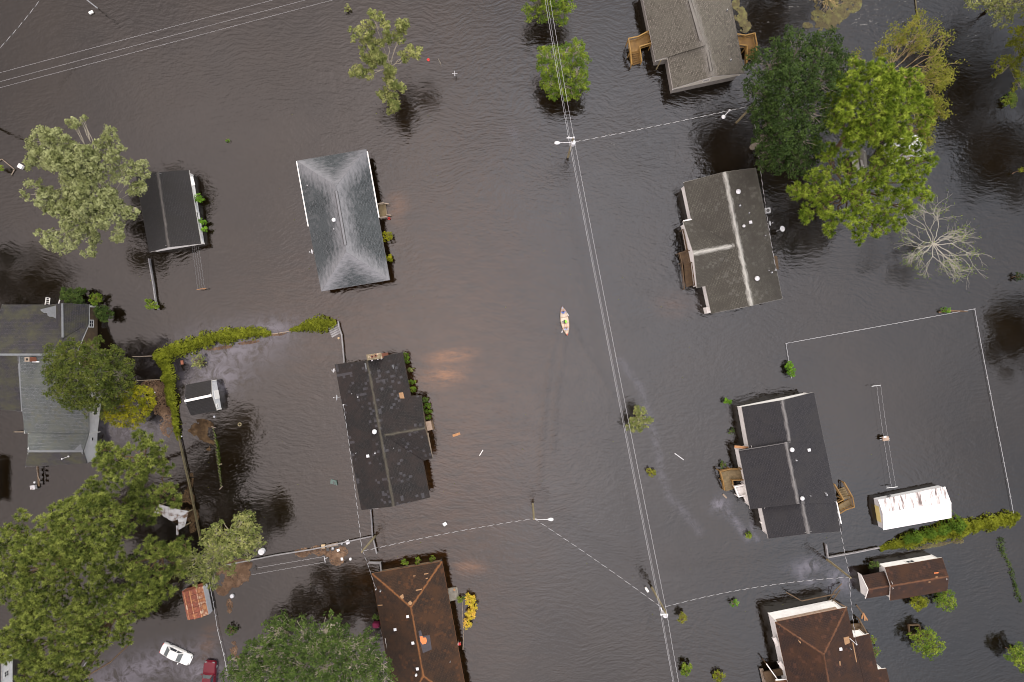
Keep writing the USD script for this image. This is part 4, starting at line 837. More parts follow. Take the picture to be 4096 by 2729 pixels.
deck("white_stoop", "small white railed stoop under the left eave of the stepped dark roof", [([(2946, 1951, 1.1), (2980, 1944, 1.1), (2986, 1976, 1.1), (2955, 1983, 1.1)], ((2947, 1952), (2981, 1945)))],
  [[(2979, 1940, 1.9, 0.8), (2940, 1948, 1.9, 0.8), (2955, 1988, 1.9, 0.8), (2988, 1980, 1.9, 0.8)]], [((2975, 1985, 1.0), (2985, 1978, 1.0), (2985, 2010, 0.2), (2994, 2000, 0.2), 4)], "white_paint", "white_paint")
deck("wooden_stair", "wooden landing with railings and stairs at the right wall of the stepped dark roof", [([(3355, 2022, 1.3), (3378, 2008, 1.3), (3400, 1996, 1.3), (3409, 2026, 1.3), (3383, 2034, 1.3), (3360, 2048, 1.3)], ((3380, 2010), (3408, 1998)))],
  [[(3347, 2013, 2.2, 0.9), (3375, 1999, 2.2, 0.9), (3339, 1938, 0.9, 0.9)], [(3359, 2055, 2.2, 0.9), (3384, 2040, 2.2, 0.9), (3418, 2029, 2.2, 0.9), (3411, 1989, 2.2, 0.9), (3377, 1930, 0.9, 0.9)]],
  [((3372, 2000, 1.2), (3400, 1992, 1.2), (3348, 1958, 0.0), (3376, 1948, 0.0), 5)], "deck_wood", "deck_wood_drab")
deck("porch_deck", "small wooden porch with short railings at the right wall of the grey hip-roofed house", [([(1513, 820, 0.3), (1542, 817, 0.3), (1548, 862, 0.3), (1519, 867, 0.3)], ((1514, 820), (1520, 866)))],
  [[(1510, 816, 1.2, 0.9), (1534, 811, 1.2, 0.9)], [(1519, 871, 1.2, 0.9), (1546, 866, 1.2, 0.9)], [(1536, 813, 0.7, 0.6), (1554, 816, 0.5, 0.5)], [(1546, 859, 0.7, 0.6), (1562, 861, 0.5, 0.5)]], [], "plank_pale", "deck_wood_drab")
deck("rear_steps", "dark wooden steps with a leaning rail at the right wall of the plum-brown house", [([(3406, 2500, 0.7), (3447, 2494, 0.7), (3450, 2512, 0.7), (3410, 2518, 0.7)], ((3407, 2500), (3448, 2494))), ([(3412, 2520, 1.1), (3450, 2514, 1.1), (3462, 2540, 1.1), (3420, 2550, 1.1)], ((3412, 2520), (3420, 2550)))],
  [[(3438, 2478, 0.9, 0.8), (3470, 2536, 2.0, 0.8)]], [], "deck_wood_dark", "deck_wood_dark")
deck("front_steps", "dark wooden front steps with a white handrail at the left wall of the plum-brown house", [([(3092, 2682, 1.2), (3137, 2676, 1.2), (3144, 2700, 1.2), (3106, 2706, 1.2)], ((3092, 2682), (3137, 2676))), ([(3052, 2690, 0.9), (3090, 2684, 0.9), (3120, 2760, 0.9), (3080, 2770, 0.9)], ((3054, 2690), (3082, 2765)))],
  [[(3065, 2655, 1.6, 0.9), (3090, 2690, 2.2, 0.9), (3110, 2718, 2.6, 0.9)]], [], "deck_wood_dark", "deck_wood_dark", balusters=False)
part("/World/front_steps", "handrail", bar(W(3065, 2655, 1.66), W(3110, 2718, 2.66), 0.13, 0.05), "white_paint")
solo("dock_ramp", "long brown weathered ramp boards beside the front steps at the bottom edge", "ramp", cat([bar(W(3040 + 5 * k, 2674, 0.5), W(3062 + 5 * k, 2770, 0.5), 0.12, 0.05) for k in range(3)]), "plank_pale")

# ------------------------------------------------------------------ fences
def fence(name, label, pts, style, post_gap=2.3, cat_="fence"):
    p = [W(*q) for q in pts]; c = np.mean(p, 0); c[2] = 0; t = thing(name, label, cat_, c)
    for a, b in zip(p[:-1], p[1:]):
        Ls = np.linalg.norm(b - a); m = max(1, round(Ls / post_gap)); d = unit(b - a); s = np.array([-d[1], d[0], 0])
        if style == "link":
            part(t, "top_rail", tube([a, b], 0.022, 6), "white_metal")
            part(t, "mesh", cat([tube([a + (b - a) * u - [0, 0, 0.9], a + (b - a) * u - [0, 0, 0.02]], 0.006, 3, False) for u in np.linspace(0, 1, int(Ls / 0.25))]), "galvanized", kind="stuff")
        elif style == "board":
            part(t, "cap_rail", bar(a, b, 0.14, 0.045), "fence_gray")
            part(t, "rail", bar(a + s * 0.05 - [0, 0, 0.25], b + s * 0.05 - [0, 0, 0.25], 0.05, 0.09), "fence_gray")
            k = int(Ls / 0.15)
            for i in range(k):
                u = (i + 0.5) / k; q = a + (b - a) * u
                part(t, "picket", bar(q - s * 0.02 - [0, 0, 1.4], q - s * 0.02 - [0, 0, 0.03], 0.135, 0.022, up=s), "fence_gray")
        else:
            part(t, "rail", bar(a, b, 0.16 if style == "moss" else 0.09, 0.08), "fence_moss" if style == "moss" else "plank_pale")
            part(t, "low_rail", bar(a - [0, 0, 0.4], b - [0, 0, 0.4], 0.06, 0.1), "fence_moss")
        for i in range(m + 1):
            q = a + (b - a) * i / m
            if i == 0 and a is not p[0]: continue
            part(t, "post", tube([q - [0, 0, 1.5], q + [0, 0, 0.08]], 0.045 if style == "link" else 0.065, 7), "white_metal" if style == "link" else ("fence_gray" if style == "board" else "fence_moss"))
    return t
fence("chain_link_fence", "long white-railed chain link fence just above the water round the right-hand yard", [(3166, 1512, 0.2), (3144, 1374, 0.25), (3899, 1236, 0.25), (3925, 1380, 0.25), (3975, 1640, 0.25), (4030, 1920, 0.25), (4054, 2052, 0.25)], "link")
fence("board_fence", "grey board fence running from the vines to the dark ranch house's top left corner", [(1352, 1286, 0.6), (1356, 1310, 0.6), (1366, 1340, 0.6), (1376, 1450, 0.55)], "board")
fence("board_fence", "grey board fence below the bottom left corner of the dark ranch house", [(1482, 2040, 0.6), (1487, 2098, 0.6), (1489, 2143, 0.6), (1506, 2214, 0.6)], "board")
fence("yard_fence", "thin grey board fence slanting past the junk heap, left of the leaning pole", [(1486, 2146, 0.4), (1250, 2198, 0.4), (1100, 2222, 0.4), (900, 2262, 0.4)], "board")
fence("board_fence", "grey board fence corner with a short return below the stepped dark roof", [(3306, 2180, 0.55), (3313, 2231, 0.55), (3420, 2212, 0.5), (3518, 2192, 0.45)], "board")
fence("board_fence", "short grey board fence standing alone below the charcoal cottage", [(594, 1036, 0.6), (612, 1140, 0.55), (620, 1200, 0.5), (631, 1238, 0.5)], "board")
fence("board_fence", "short grey board fence corner at the top left corner of the rust-brown roof", [(1474, 2252, 0.7), (1520, 2253, 0.7), (1524, 2288, 0.7)], "board")
fence("mossy_fence", "long dark mossy fence running down beside the pines to the leafy tin roof", [(690, 1650, 0.5), (716, 1760, 0.5), (737, 1860, 0.5), (760, 1960, 0.5), (780, 2060, 0.5), (800, 2160, 0.5)], "moss")
fence("wire_fence", "thin pale wire fence running past the rusty barrel shed to the bottom edge", [(834, 2318, 0.35), (853, 2410, 0.35), (870, 2520, 0.35), (895, 2620, 0.35), (914, 2715, 0.35)], "link")
fence("rail_fence", "thin brown rail between the two clumps of vines above the scummy yard", [(1050, 1340, 0.25), (1115, 1333, 0.25), (1180, 1322, 0.25), (1225, 1310, 0.25), (1335, 1286, 0.3)], "rail")
fence("rail_fence", "thin dark rail from the round tree to the vine fence, upper of two", [(530, 1427, 0.4), (620, 1424, 0.4)], "rail", 4)
fence("rail_fence", "pale rail from the round tree to the vine fence, lower of two", [(545, 1523, 0.4), (652, 1518, 0.4)], "rail", 4)
fence("sunken_fence", "dark sunken fence rail in the water at the top right, above the yellow tree", [(3659, -20, 0.1), (3668, 50, 0.1), (3690, 150, 0.1)], "moss", 3.5)
fence("rail_fence", "orange-brown timber corner frame in the water at the left edge", [(-5, 643, 0.15), (8, 637, 0.15), (58, 678, 0.15), (46, 700, 0.1)], "rail", 4)
fence("rail_fence", "white rail stub left of the long grey-green wing at the left edge", [(57, 1728, 0.6), (110, 1728, 0.6)], "rail", 2)

def t_post(name, label, base, top, b0, b1, m="galvanized", group=None):
    a, b = W(*base), W(*top); t = thing(name, label, "clothesline post", a, group)
    part(t, "post", tube([a - [0, 0, 1], b], 0.045, 7), m); part(t, "crossbar", tube([W(*b0), W(*b1)], 0.04, 7), m)
def line(name, label, a, b, sag=0.15, r=0.012, m="aluminium_wire", cat_="line", group=None, n=14):
    a, b = np.asarray(a, float), np.asarray(b, float); u = np.linspace(0, 1, n)[:, None]
    p = a + (b - a) * u; p[:, 2] -= sag * 4 * (u * (1 - u))[:, 0]
    return solo(name, label, cat_, tube(p, r, 4), m, group, loc=a)
t_post("clothesline_post", "pale green T-shaped clothesline post at the top end in the fenced right yard", (3487, 1541, 0), (3505, 1543, 0.9), (3487, 1546, 0.9), (3523, 1541, 0.9))
t_post("clothesline_post", "pale clothesline post beside the white metal shed", (3536, 1944, 0), (3565, 1951, 0.9), (3546, 1953, 0.9), (3590, 1948, 0.9))
for x0, x1, w_ in ((3507, 3566, "left"), (3523, 3584, "right")):
    line("clothesline", f"{w_} one of two thin clotheslines running down the fenced right yard", W(x0, 1542, 0.9), W(x1, 1948, 0.9), 0.2, 0.007)
t = thing("mid_post_box", "rust-brown box on a clothesline prop in the middle of the fenced yard", "box", W(3535, 1752))
part(t, "box", box(W(3539, 1754, 0.5), 0.85, 0.6, 0.35, 0.15), "siding_tan"); part(t, "lid_patch", box(W(3540, 1748, 0.862), 0.4, 0.25, 0.015, 0.15), "white_metal")
for k in (-1, 1): part(t, "arm", bar(W(3519, 1754 + 4 * k, 0.6), W(3559, 1758 + 3 * k, 0.6), 0.06, 0.06), "galvanized")
part(t, "prop", tube([W(3533, 1752, -1), W(3539, 1754, 0.5)], 0.06, 7), "pole_wood")
t_post("clothesline_post", "orange-brown wooden T-post of the clothesline below the charcoal cottage", (825, 1157, 0), (806, 1156, 0.7), (787, 1159, 0.7), (825, 1153, 0.7), "cedar")
for k, (x0, x1) in enumerate(((768, 790), (776, 800), (784, 809), (793, 818))):
    line("clothesline", ("leftmost", "second from left", "third from left", "rightmost")[k] + " of four thin green lines from charcoal cottage to orange T-post", W(x0, 985, 1.6), W(x1, 1156, 0.7), 0.1, 0.006, "galvanized", group="green clotheslines below the charcoal cottage")
t_post("clothesline_post", "white T-post of the clothesline below the junk heap", (1313, 2232, 0), (1299, 2237, 0.9), (1296, 2226, 0.9), (1301, 2250, 0.9), "white_metal")
t_post("clothesline_post", "dark T-post of the clothesline near the brown litter mound", (1030, 2270, 0), (1012, 2275, 0.8), (1004, 2272, 0.8), (1010, 2296, 0.8), "dark_metal")
line("clothesline", "upper clothesline stretched under the junk heap fence", W(1296, 2227, 0.9), W(1030, 2272, 0.9), 0.05, 0.009); line("clothesline", "lower clothesline stretched under the junk heap fence", W(1301, 2249, 0.9), W(1005, 2300, 0.9), 0.05, 0.009)

# ------------------------------------------------------------------ utility poles and wires
def pole(name, label, base, top, z, r=0.15, m="pole_wood"):
    b, t_ = W(*base, 0), W(*top, z); t = thing(name, label, "utility pole", b)
    part(t, "shaft", tube([b - [0, 0, 1.2], b + (t_ - b) * 0.5, t_], [r * 1.15, r, r * 0.8], 10), m, smooth=40)
    return t, t_
def lamp(t, at, end):
    p = [at, at * 0.6 + end * 0.4 + [0, 0, 0.3], at * 0.1 + end * 0.9 + [0, 0, 0.28], end + [0, 0, 0.2]]
    a = part(t, "lamp_arm", tube(p, 0.04, 7), "white_metal", smooth=40)
    d = unit((end - at) * [1, 1, 0]); s = np.array([-d[1], d[0], 0])
    ang = np.linspace(0, 2 * math.pi, 17)[:-1]
    rings = [(0.0, -0.02), (1.0, 0.0), (0.92, 0.12), (0.55, 0.2), (0.01, 0.22)]
    v = np.concatenate([[end + d * (0.3 + math.cos(x) * 0.42 * k) + s * (math.sin(x) * 0.2 * k * (1.1 + 0.25 * math.cos(x))) + [0, 0, 0.1 + z] for x in ang] for k, z in rings]); n = 16
    i, j = np.meshgrid(np.arange(4), np.arange(n), indexing="ij"); q = np.stack([i * n + j, i * n + (j + 1) % n, (i + 1) * n + (j + 1) % n, (i + 1) * n + j], -1).reshape(-1, 4)
    part(t, "lamp_head", (v, np.vstack([q[:, [0, 1, 2]], q[:, [0, 2, 3]]])), "white_metal", smooth=40)
def transformer(t, c, r=0.32, h_=0.95):
    x = part(t, "transformer", revolve(c, [(0.01, 0), (r, 0), (r, h_), (r * 0.9, h_ + 0.06), (0.01, h_ + 0.1)], 18), "white_metal", smooth=35)
    part(x, "bushing", cat([tube([c + [0.1 * k, 0, h_ + 0.08], c + [0.1 * k, 0, h_ + 0.3]], 0.04, 7) for k in (-1, 1)]), "galvanized")
def crossarm(t, a, b, ins):
    part(t, "crossarm", bar(a, b, 0.13, 0.12), "white_metal")
    for p in ins: part(t, "insulator", revolve(p + [0, 0, 0.06], [(0.03, 0), (0.05, 0.05), (0.11, 0.09), (0.05, 0.14), (0.1, 0.18), (0.09, 0.24), (0.01, 0.27)], 10), "white_metal", smooth=40)
UP1, T1 = pole("utility_pole", "wooden utility pole with a street lamp on its left arm, right of the upper middle", (2272, 629), (2293, 553), 9.0)
crossarm(UP1, W(2267, 552, 8.9), W(2299, 552, 8.9), [W(2274, 552, 8.9), W(2295, 552, 8.9)])
lamp(UP1, W(2285, 572, 7.6), W(2238, 573, 7.4)); transformer(UP1, W(2291, 578, 6.9))
UP2, T2 = pole("utility_pole", "tall leaning-looking utility pole with a white transformer in the lower middle", (2607, 2351), (2664, 2452), 9.0)
crossarm(UP2, W(2641, 2458, 9.0), W(2672, 2458, 9.0), [W(2643, 2458, 9.0), W(2668, 2457, 9.0)]); transformer(UP2, W(2655, 2450, 7.8), 0.34, 1.1)
part(UP2, "secondary_rack", bar(W(2643, 2430, 7.9), W(2648, 2446, 8.1), 0.14, 0.3), "white_metal")
UP3, T3 = pole("utility_pole", "wooden utility pole with a street lamp on its right arm, at bottom centre", (2131, 2016), (2136, 2077), 7.6)
lamp(UP3, T3 + [0, 0, -0.15], W(2193, 2077, 7.4))
UP4, T4 = pole("utility_pole", "bare wooden utility pole between the stepped dark roof and the brown cottage", (3308, 2238), (3403, 2312), 7.4)
UP5, T5 = pole("utility_pole", "bare wooden utility pole by the board fence under the dark ranch house", (1503, 2143), (1447, 2208), 7.4)
UP6, T6 = pole("utility_pole", "utility pole with a pole-top lamp in front of the dark green tree", (2947, 490), (3013, 420), 7.8)
lamp(UP6, W(2922, 440, 6.4) * 0 + W(3000, 432, 7.4), W(2897, 468, 6.9)) if False else None
SP, TS = pole("lamp_post", "slender white lamp post leaning out of the top left corner", (388, 32), (300, -38), 5.4, 0.07, "white_metal")
UP7, T7 = pole("utility_pole", "wooden pole off the left edge seen only as a dark mirror streak", (-12, 508), (-230, 440), 9.5)
t = thing("area_light", "small white area light with bracket hanging on the service cable near the dark tree", "lamp", W(2905, 455))
q = W(2918, 442, 7.0); part(t, "bracket", tube([q, W(2906, 455, 6.9), W(2896, 466, 6.8)], 0.05, 7), "white_metal"); part(t, "lamp_head", sphere(W(2894, 468, 6.8), 0.28, 2, 0.6), "white_metal", smooth=True); part(t, "photocell", sphere(q, 0.16, 1), "galvanized")

def wire(label, a, b, sag=0.5, r=0.022): return line("power_line", label, a, b, sag, r, "aluminium_wire", "power line", n=20)
top = [W(2174, -40, 9.2), W(2182, -40, 8.4), W(2194, -40, 9.2)]; mid1 = [W(2274, 552, 9.2), W(2282, 566, 8.0), W(2295, 552, 9.2)]; mid2 = [W(2643, 2458, 9.3), W(2646, 2446, 8.1), W(2668, 2457, 9.3)]; bot = [W(2702, 2780, 9.2), W(2706, 2780, 8.2), W(2724, 2780, 9.2)]
for k, nm in enumerate(("left power line", "thinner line beside the left power line", "right power line")):
    wire(f"{nm}, stretch over the round bushes", top[k], mid1[k], 0.3, 0.009 if k == 1 else 0.013); wire(f"{nm}, long stretch between the two middle poles", mid1[k], mid2[k], 0.7, 0.009 if k == 1 else 0.013); wire(f"{nm}, stretch below the transformer pole", mid2[k], bot[k], 0.2, 0.009 if k == 1 else 0.013)
for nm, a, b in (("upper", (-30, 299), (1130, -10)), ("middle", (-30, 335), (1260, -10)), ("lower", (-30, 359), (1370, -10))):
    wire(f"{nm} one of three parallel power lines across the top left corner", W(*a, 9.0), W(*b, 9.0), 0.0, 0.008)
def twisted(label, a, b, sag=0.5, pitch=1.25, r=0.017):
    """Service cable: a black conductor and a bare bright one wound round each other, so it flickers light and dark."""
    a, b = np.asarray(a, float), np.asarray(b, float); Ls = np.linalg.norm(b - a); n = int(Ls / pitch * 10); u = np.linspace(0, 1, n)
    p = a + (b - a) * u[:, None]; p[:, 2] -= sag * 4 * u * (1 - u); d = unit(b - a); s = unit(np.cross(d, [0, 0, 1.0])); w_ = np.cross(s, d); ph = 2 * math.pi * u * Ls / pitch
    t = thing("service_cable", label, "service cable", a); o = lambda q: (np.cos(ph + q)[:, None] * s + np.sin(ph + q)[:, None] * w_) * r
    part(t, "bare_conductor", tube(p + o(0) * 0.9, r * 0.95, 5), "aluminium_wire"); part(t, "black_conductor", tube(p + o(math.pi) * 0.9, r * 1.5, 5), "black_rubber")
twisted("service cable from the lamp pole in the upper middle to the dark tree at right", W(2300, 568, 7.6), W(2925, 441, 7.2), 0.3); twisted("short service cable from the area light to the pole at the dark tree", W(2925, 441, 7.2), T6, 0.1)
twisted("service cable down the right eave of the pale-ridged house", T6 - [0, 0, 0.2], WH7, 0.5); twisted("service cable between the bare left pole and the bottom centre lamp pole", T5 - [0, 0, 0.3], T3 - [0, 0, 0.3], 0.9)
twisted("service cable slanting from the bottom centre lamp pole to the transformer pole", T3 - [0, 0, 0.3], W(2638, 2424, 8.0), 0.8); twisted("service cable arching from the transformer pole to the bare pole at right", W(2660, 2428, 7.8), T4 - [0, 0, 0.3], 1.6)
twisted("service cable along the stepped dark roof down to the bare pole", WH8, T4 - [0, 0, 0.2], 0.3); twisted("service cable from the bare right pole to the plum-brown house", T4 - [0, 0, 0.4], WH9, 0.3)
twisted("service cable along the left eave of the dark ranch house", WH4, T5 - [0, 0, 0.2], 0.4); twisted("short service cable from the bare left pole to the rust-brown roof", T5 - [0, 0, 0.5], W(1503, 2358, 3.35), 0.2)
twisted("service cable crossing the very top left corner", W(-20, 213, 6.5), W(175, -20, 6.5), 0.2)
# ------------------------------------------------------------------ trees, bushes, vines
def rand_unit(rng, n):
    v = rng.normal(size=(n, 3)); return unit(v)

def leaf_quads(P, N, size, rng, aspect=0.55):
    """One folded diamond blade per row: centre P, facing N."""
    n = len(P); t = unit(np.cross(N, rand_unit(rng, n))); b = np.cross(N, t); s = np.asarray(size)[:, None]
    fold = N * s * 0.10
    v = np.stack([P - t * s * 0.5, P + b * s * aspect * 0.5 - fold, P + t * s * 0.5, P - b * s * aspect * 0.5 - fold], 1).reshape(-1, 3)
    k = np.arange(n)[:, None] * 4
    return v, np.vstack([k + [0, 2, 3], k + [0, 1, 2]])

def tufts(P, D, L, rng, k=18, width=0.07, spread=0.85):
    """Needle tufts: k narrow blades fanning round D from each P."""
    n = len(P); d = unit(np.repeat(D, k, 0) * 0.75 + rand_unit(rng, n * k) * spread); p = np.repeat(P, k, 0); l = np.repeat(L, k)[:, None] * rng.uniform(0.7, 1.1, (n * k, 1))
    s = unit(np.cross(d, rand_unit(rng, n * k))) * width
    v = np.stack([p - s, p + s, p + d * l + s * 0.4], 1).reshape(-1, 3)
    return v, np.arange(len(v)).reshape(-1, 3)

def curve(a, b, bend, rng, n=6):
    u = np.linspace(0, 1, n)[:, None]; m = (a + b) / 2 + bend
    p = (1 - u) ** 2 * a + 2 * u * (1 - u) * m + u * u * b
    p[1:-1] += rng.normal(size=(n - 2, 3)) * np.linalg.norm(b - a) * 0.02
    return p

def crown_points(blobs, rng, dens, pr=0.34, hollow=0.55):
    """Foliage puffs over each ellipsoidal lobe. Returns puff centres, outward directions, radii."""
    C, D, R = [], [], []
    for (c, r, fl) in blobs:
        m = max(4, int(dens * 4.2 / pr ** 2 * 0.55)); d = rand_unit(rng, m)
        d[:, 2] = np.where(d[:, 2] < -0.35, -d[:, 2], d[:, 2])
        q = rng.uniform(hollow, 0.92, (m, 1)) * (1 + 0.16 * np.sin(d[:, :1] * 5 + c[0]) + rng.normal(0, 0.08, (m, 1)))
        C.append(c + d * q * r * np.array([1, 1, fl])); D.append(unit(d + [0, 0, 0.35])); R.append(np.full(m, r * pr) * rng.uniform(0.6, 1.15, m))
    return np.vstack(C), np.vstack(D), np.hstack(R)

def tree(name, label, base, blobs, leaf, bark="bark_gray", kind="broad", n=9000, size=0.20, seed=1, trunk=0.25, fork=0.42, dens=1.0, pr=0.34, cat_="tree", group=None, limbs=True, zb=-1.0, hollow=0.55, twig=0.02, cup=0.35, limb_r=None, spray=None, gaps=0.16, grow=1.06):
    """blobs: (px, py, radius in photograph pixels, height, flatness) of the crown's lobes as surveyed; base: foot of the trunk."""
    rng = np.random.default_rng(seed); b = W(*base, 0)
    B = [(W(x, y, z), grow * r * (H - z) / F, fl) for x, y, r, z, fl in blobs]
    t = thing(name, label, cat_, b, group)
    C, D, R = crown_points(B, rng, dens, pr, hollow)
    keep = C[:, 2] > 0.25; C, D, R = C[keep], D[keep], R[keep]
    w_ = R ** 2; m = 26 * len(C) + 4000; pick = rng.choice(len(C), m, p=w_ / w_.sum())
    d = rand_unit(rng, m); P = C[pick] + d * (R[pick] * rng.uniform(0.2, 1.0, m) ** 0.5)[:, None] * [1, 1, 0.8]
    P = P[P[:, 2] > 0.12]; cell = spray or (0.56 if kind == "pine" else 0.52)
    _, first = np.unique(np.floor(P / cell + rng.uniform(0, 1, 3)).astype(int), axis=0, return_index=True)
    P = P[first]; gap = meshkit.noise(P * 0.55 + seed); P = P[gap > (gaps * 0.35 if kind == "pine" else gaps)]                      # thin patches where the sky or water shows
    lobe = np.array([c for c, r, f_ in B]); rr = np.array([r for c, r, f_ in B]); near = ((P[:, None] - lobe[None]) ** 2).sum(2) / rr[None] ** 2; j = near.argmin(1)
    D = unit((P - lobe[j]) / rr[j][:, None] + [0, 0, 0.55] + rng.normal(size=P.shape) * 0.25)
    if kind == "pine":
        v = tufts(P, D, size * rng.uniform(0.65, 1.0, len(P)), rng, 40, 0.046, 0.85)
    else:
        k = max(5, int(np.clip(n / max(len(P), 1), 6, 20))); q = rand_unit(rng, len(P) * k); DD = np.repeat(D, k, 0)
        q = unit(q + DD * 0.55); LP = np.repeat(P, k, 0) + q * cell * rng.uniform(0.25, 0.78, (len(q), 1))
        v = leaf_quads(LP, unit(q * 0.6 + DD * 0.25 + [0, 0, cup] + rng.normal(size=q.shape) * 0.42), size * rng.uniform(0.4, 1.45, len(q)), rng)
    part(t, "crown", v, leaf)
    if limbs:
        cen = np.mean([x[0] for x in B], 0); top = max(x[0][2] for x in B)
        f = b + (cen - b) * 0.35; f[2] = max(0.4, top * fork)
        part(t, "trunk", tube(curve(b + [0, 0, zb], f, rng.normal(size=3) * 0.15, rng, 6), np.linspace(trunk * 1.25, trunk * 0.75, 6), 8), bark, smooth=50)
        near = np.array([np.argmin([np.linalg.norm(c - x[0]) / x[1] for x in B]) for c in C])
        for k, (c, r, fl) in enumerate(B):
            lr = (limb_r or trunk * 0.5)
            lim = tube(curve(f, c, np.array([0, 0, r * 0.15]), rng, 6), np.linspace(lr, lr * 0.45, 6), 6, False)
            ids = np.where(near == k)[0]
            if len(ids) > 46: ids = rng.choice(ids, 46, replace=False)
            tw = [tube(curve(c * 0.75 + f * 0.25 if i % 2 else c, C[i], np.array([0, 0, 0.1]), rng, 4), np.linspace(max(twig * 1.8, lr * 0.28), twig, 4), 4, False) for i in ids]
            part(t, "limb", cat([lim] + tw), bark)
    return t

def branching(name, label, base, top, levels, spread, leaf=None, nleaf=0, bark="bark_bone", seed=1, r0=0.16, cat_="tree", aim=None, lsize=0.2, ratio=0.72, first=6, lift=0.25):
    """A tree whose bare branches show: recursive forking from the fork point outwards; leaves only near the tips."""
    rng = np.random.default_rng(seed); b, f = W(*base, -0.8), W(*top); t = thing(name, label, cat_, b * [1, 1, 0])
    part(t, "trunk", tube(curve(b, f, rng.normal(size=3) * 0.2, rng, 6), np.linspace(r0 * 1.3, r0 * 0.9, 6), 8), bark, smooth=50)
    tips, segs = [], []
    def grow(p, d, L_, r, k, out):
        q = p + d * L_; out.append(tube(curve(p, q, rng.normal(size=3) * L_ * 0.09, rng, 5), np.linspace(r, r * 0.72, 5), 5 if k > 1 else 4, False)); segs.append((p, q))
        if k == 0: tips.append(q); return
        for i in range(2 if rng.random() < 0.55 else 3):
            dd = unit(d + rand_unit(rng, 1)[0] * spread * (0.75 + 0.5 * rng.random()) + np.array([0, 0, lift * 0.25])); grow(q if i < 2 else p + d * L_ * 0.55, dd, L_ * ratio * rng.uniform(0.75, 1.15), r * 0.66, k - 1, out)
    L0 = levels[1]
    for i in range(first):
        a = 2 * math.pi * (i + rng.uniform(-0.3, 0.3)) / first; d = unit(np.array([math.cos(a), math.sin(a), lift + rng.uniform(-0.1, 0.4)]) + (np.array(aim) if aim is not None else 0)); out = []
        grow(f - [0, 0, rng.uniform(0, 0.4)], d, L0 * rng.uniform(0.65, 1.25), r0 * 0.62, levels[0], out)
        part(t, "limb", cat(out), bark)
    if leaf and nleaf:
        S = np.array([q for _, q in segs[len(segs) // 6:]] + tips * 2); P = S[rng.integers(len(S), size=nleaf)] + rng.normal(size=(nleaf, 3)) * 0.28
        part(t, "leaves", leaf_quads(P, unit(rng.normal(size=(nleaf, 3)) * 0.6 + [0, 0, 0.8]), lsize * rng.uniform(0.6, 1.3, nleaf), rng), leaf)
    return t

def bush(name, label, px, py, r, z, leaf, n=900, size=0.14, seed=1, fl=0.9, lobes=1, cat_="bush", group=None, bark="bark_brown", ry=None, dens=1.4):
    rng = np.random.default_rng(seed); bl = []
    if lobes == 1: bl = [(px, py, r, z, fl)]
    for i in range(lobes if lobes > 1 else 0):
        a = 2 * math.pi * i / lobes + rng.uniform(-0.4, 0.4); q = rng.uniform(0.35, 0.6)
        bl.append((px + math.cos(a) * r * q, py + math.sin(a) * (ry or r) * q, r * rng.uniform(0.42, 0.6), z * rng.uniform(0.8, 1.15), fl))
    c = W(px, py, z); b = c * [1, 1, 0]; k = H / F
    bx, by = 2048 + 32 + b[0] / k, 1364.5 - b[1] / k
    return tree(name, label, (bx, by), bl, leaf, bark, "broad", n, size, seed, spray=0.34 if r < 20 else 0.42, gaps=0.05, trunk=0.05 + 0.012 * z, fork=0.2, dens=dens, pr=0.38, cat_=cat_, group=group, hollow=0.35, twig=0.012, zb=-0.8)

def vines(name, label, pts, leaf, n=4000, size=0.22, seed=1, cat_="vines"):
    """Leafy vines smothering a fence: pts = (px, py, half-width px, height)."""
    rng = np.random.default_rng(seed); C = np.array([W(p[0], p[1], p[3] * 0.4) for p in pts]); wd = np.array([p[2] * H / F for p in pts]); ht = np.array([p[3] for p in pts])
    L_ = np.r_[0, np.cumsum(np.linalg.norm(np.diff(C, axis=0), axis=1))]; w_ = (wd[1:] + wd[:-1]) / 2 * np.diff(L_); k = rng.choice(len(w_), n, p=w_ / w_.sum()); u = rng.random(n)
    c = C[k] + (C[k + 1] - C[k]) * u[:, None]; hw = wd[k] + (wd[k + 1] - wd[k]) * u; hh = ht[k] + (ht[k + 1] - ht[k]) * u; d = unit(C[k + 1] - C[k]); s = np.stack([-d[:, 1], d[:, 0], 0 * d[:, 0]], 1)
    wob = 0.45 + 1.0 * meshkit.fbm(c * [1.1, 1.1, 0] + seed, 3); x = np.clip(rng.normal(0, 0.52, n), -1.25, 1.25); prof = np.sqrt(np.clip(1 - np.abs(x) / 1.25, 0, 1))
    P = c + s * (x * hw * wob)[:, None]; P[:, 2] = 0.03 + hh * prof * wob * (1 - 0.55 * rng.random(n) ** 2)
    N = unit(s * (x * 0.7)[:, None] + [0, 0, 0.6] + rng.normal(size=(n, 3)) * 0.75)
    c0 = C.mean(0) * [1, 1, 0]; t = thing(name, label, cat_, c0)
    part(t, "foliage", leaf_quads(P, N, size * rng.uniform(0.55, 1.4, n), rng, 0.5), leaf)
    st = [tube(np.array([q + [rng.normal(0, .15), rng.normal(0, .15), -q[2] - 0.3], q * [1, 1, 1] + [rng.normal(0, .2), rng.normal(0, .2), 0]]), 0.02, 4) for q in C[0] + (C[-1] - C[0]) * 0 + np.array([C[i] + (C[i + 1] - C[i]) * v for i in range(len(C) - 1) for v in (0.2, 0.6)])]
    part(t, "stems", cat(st), "bark_brown")
    return t

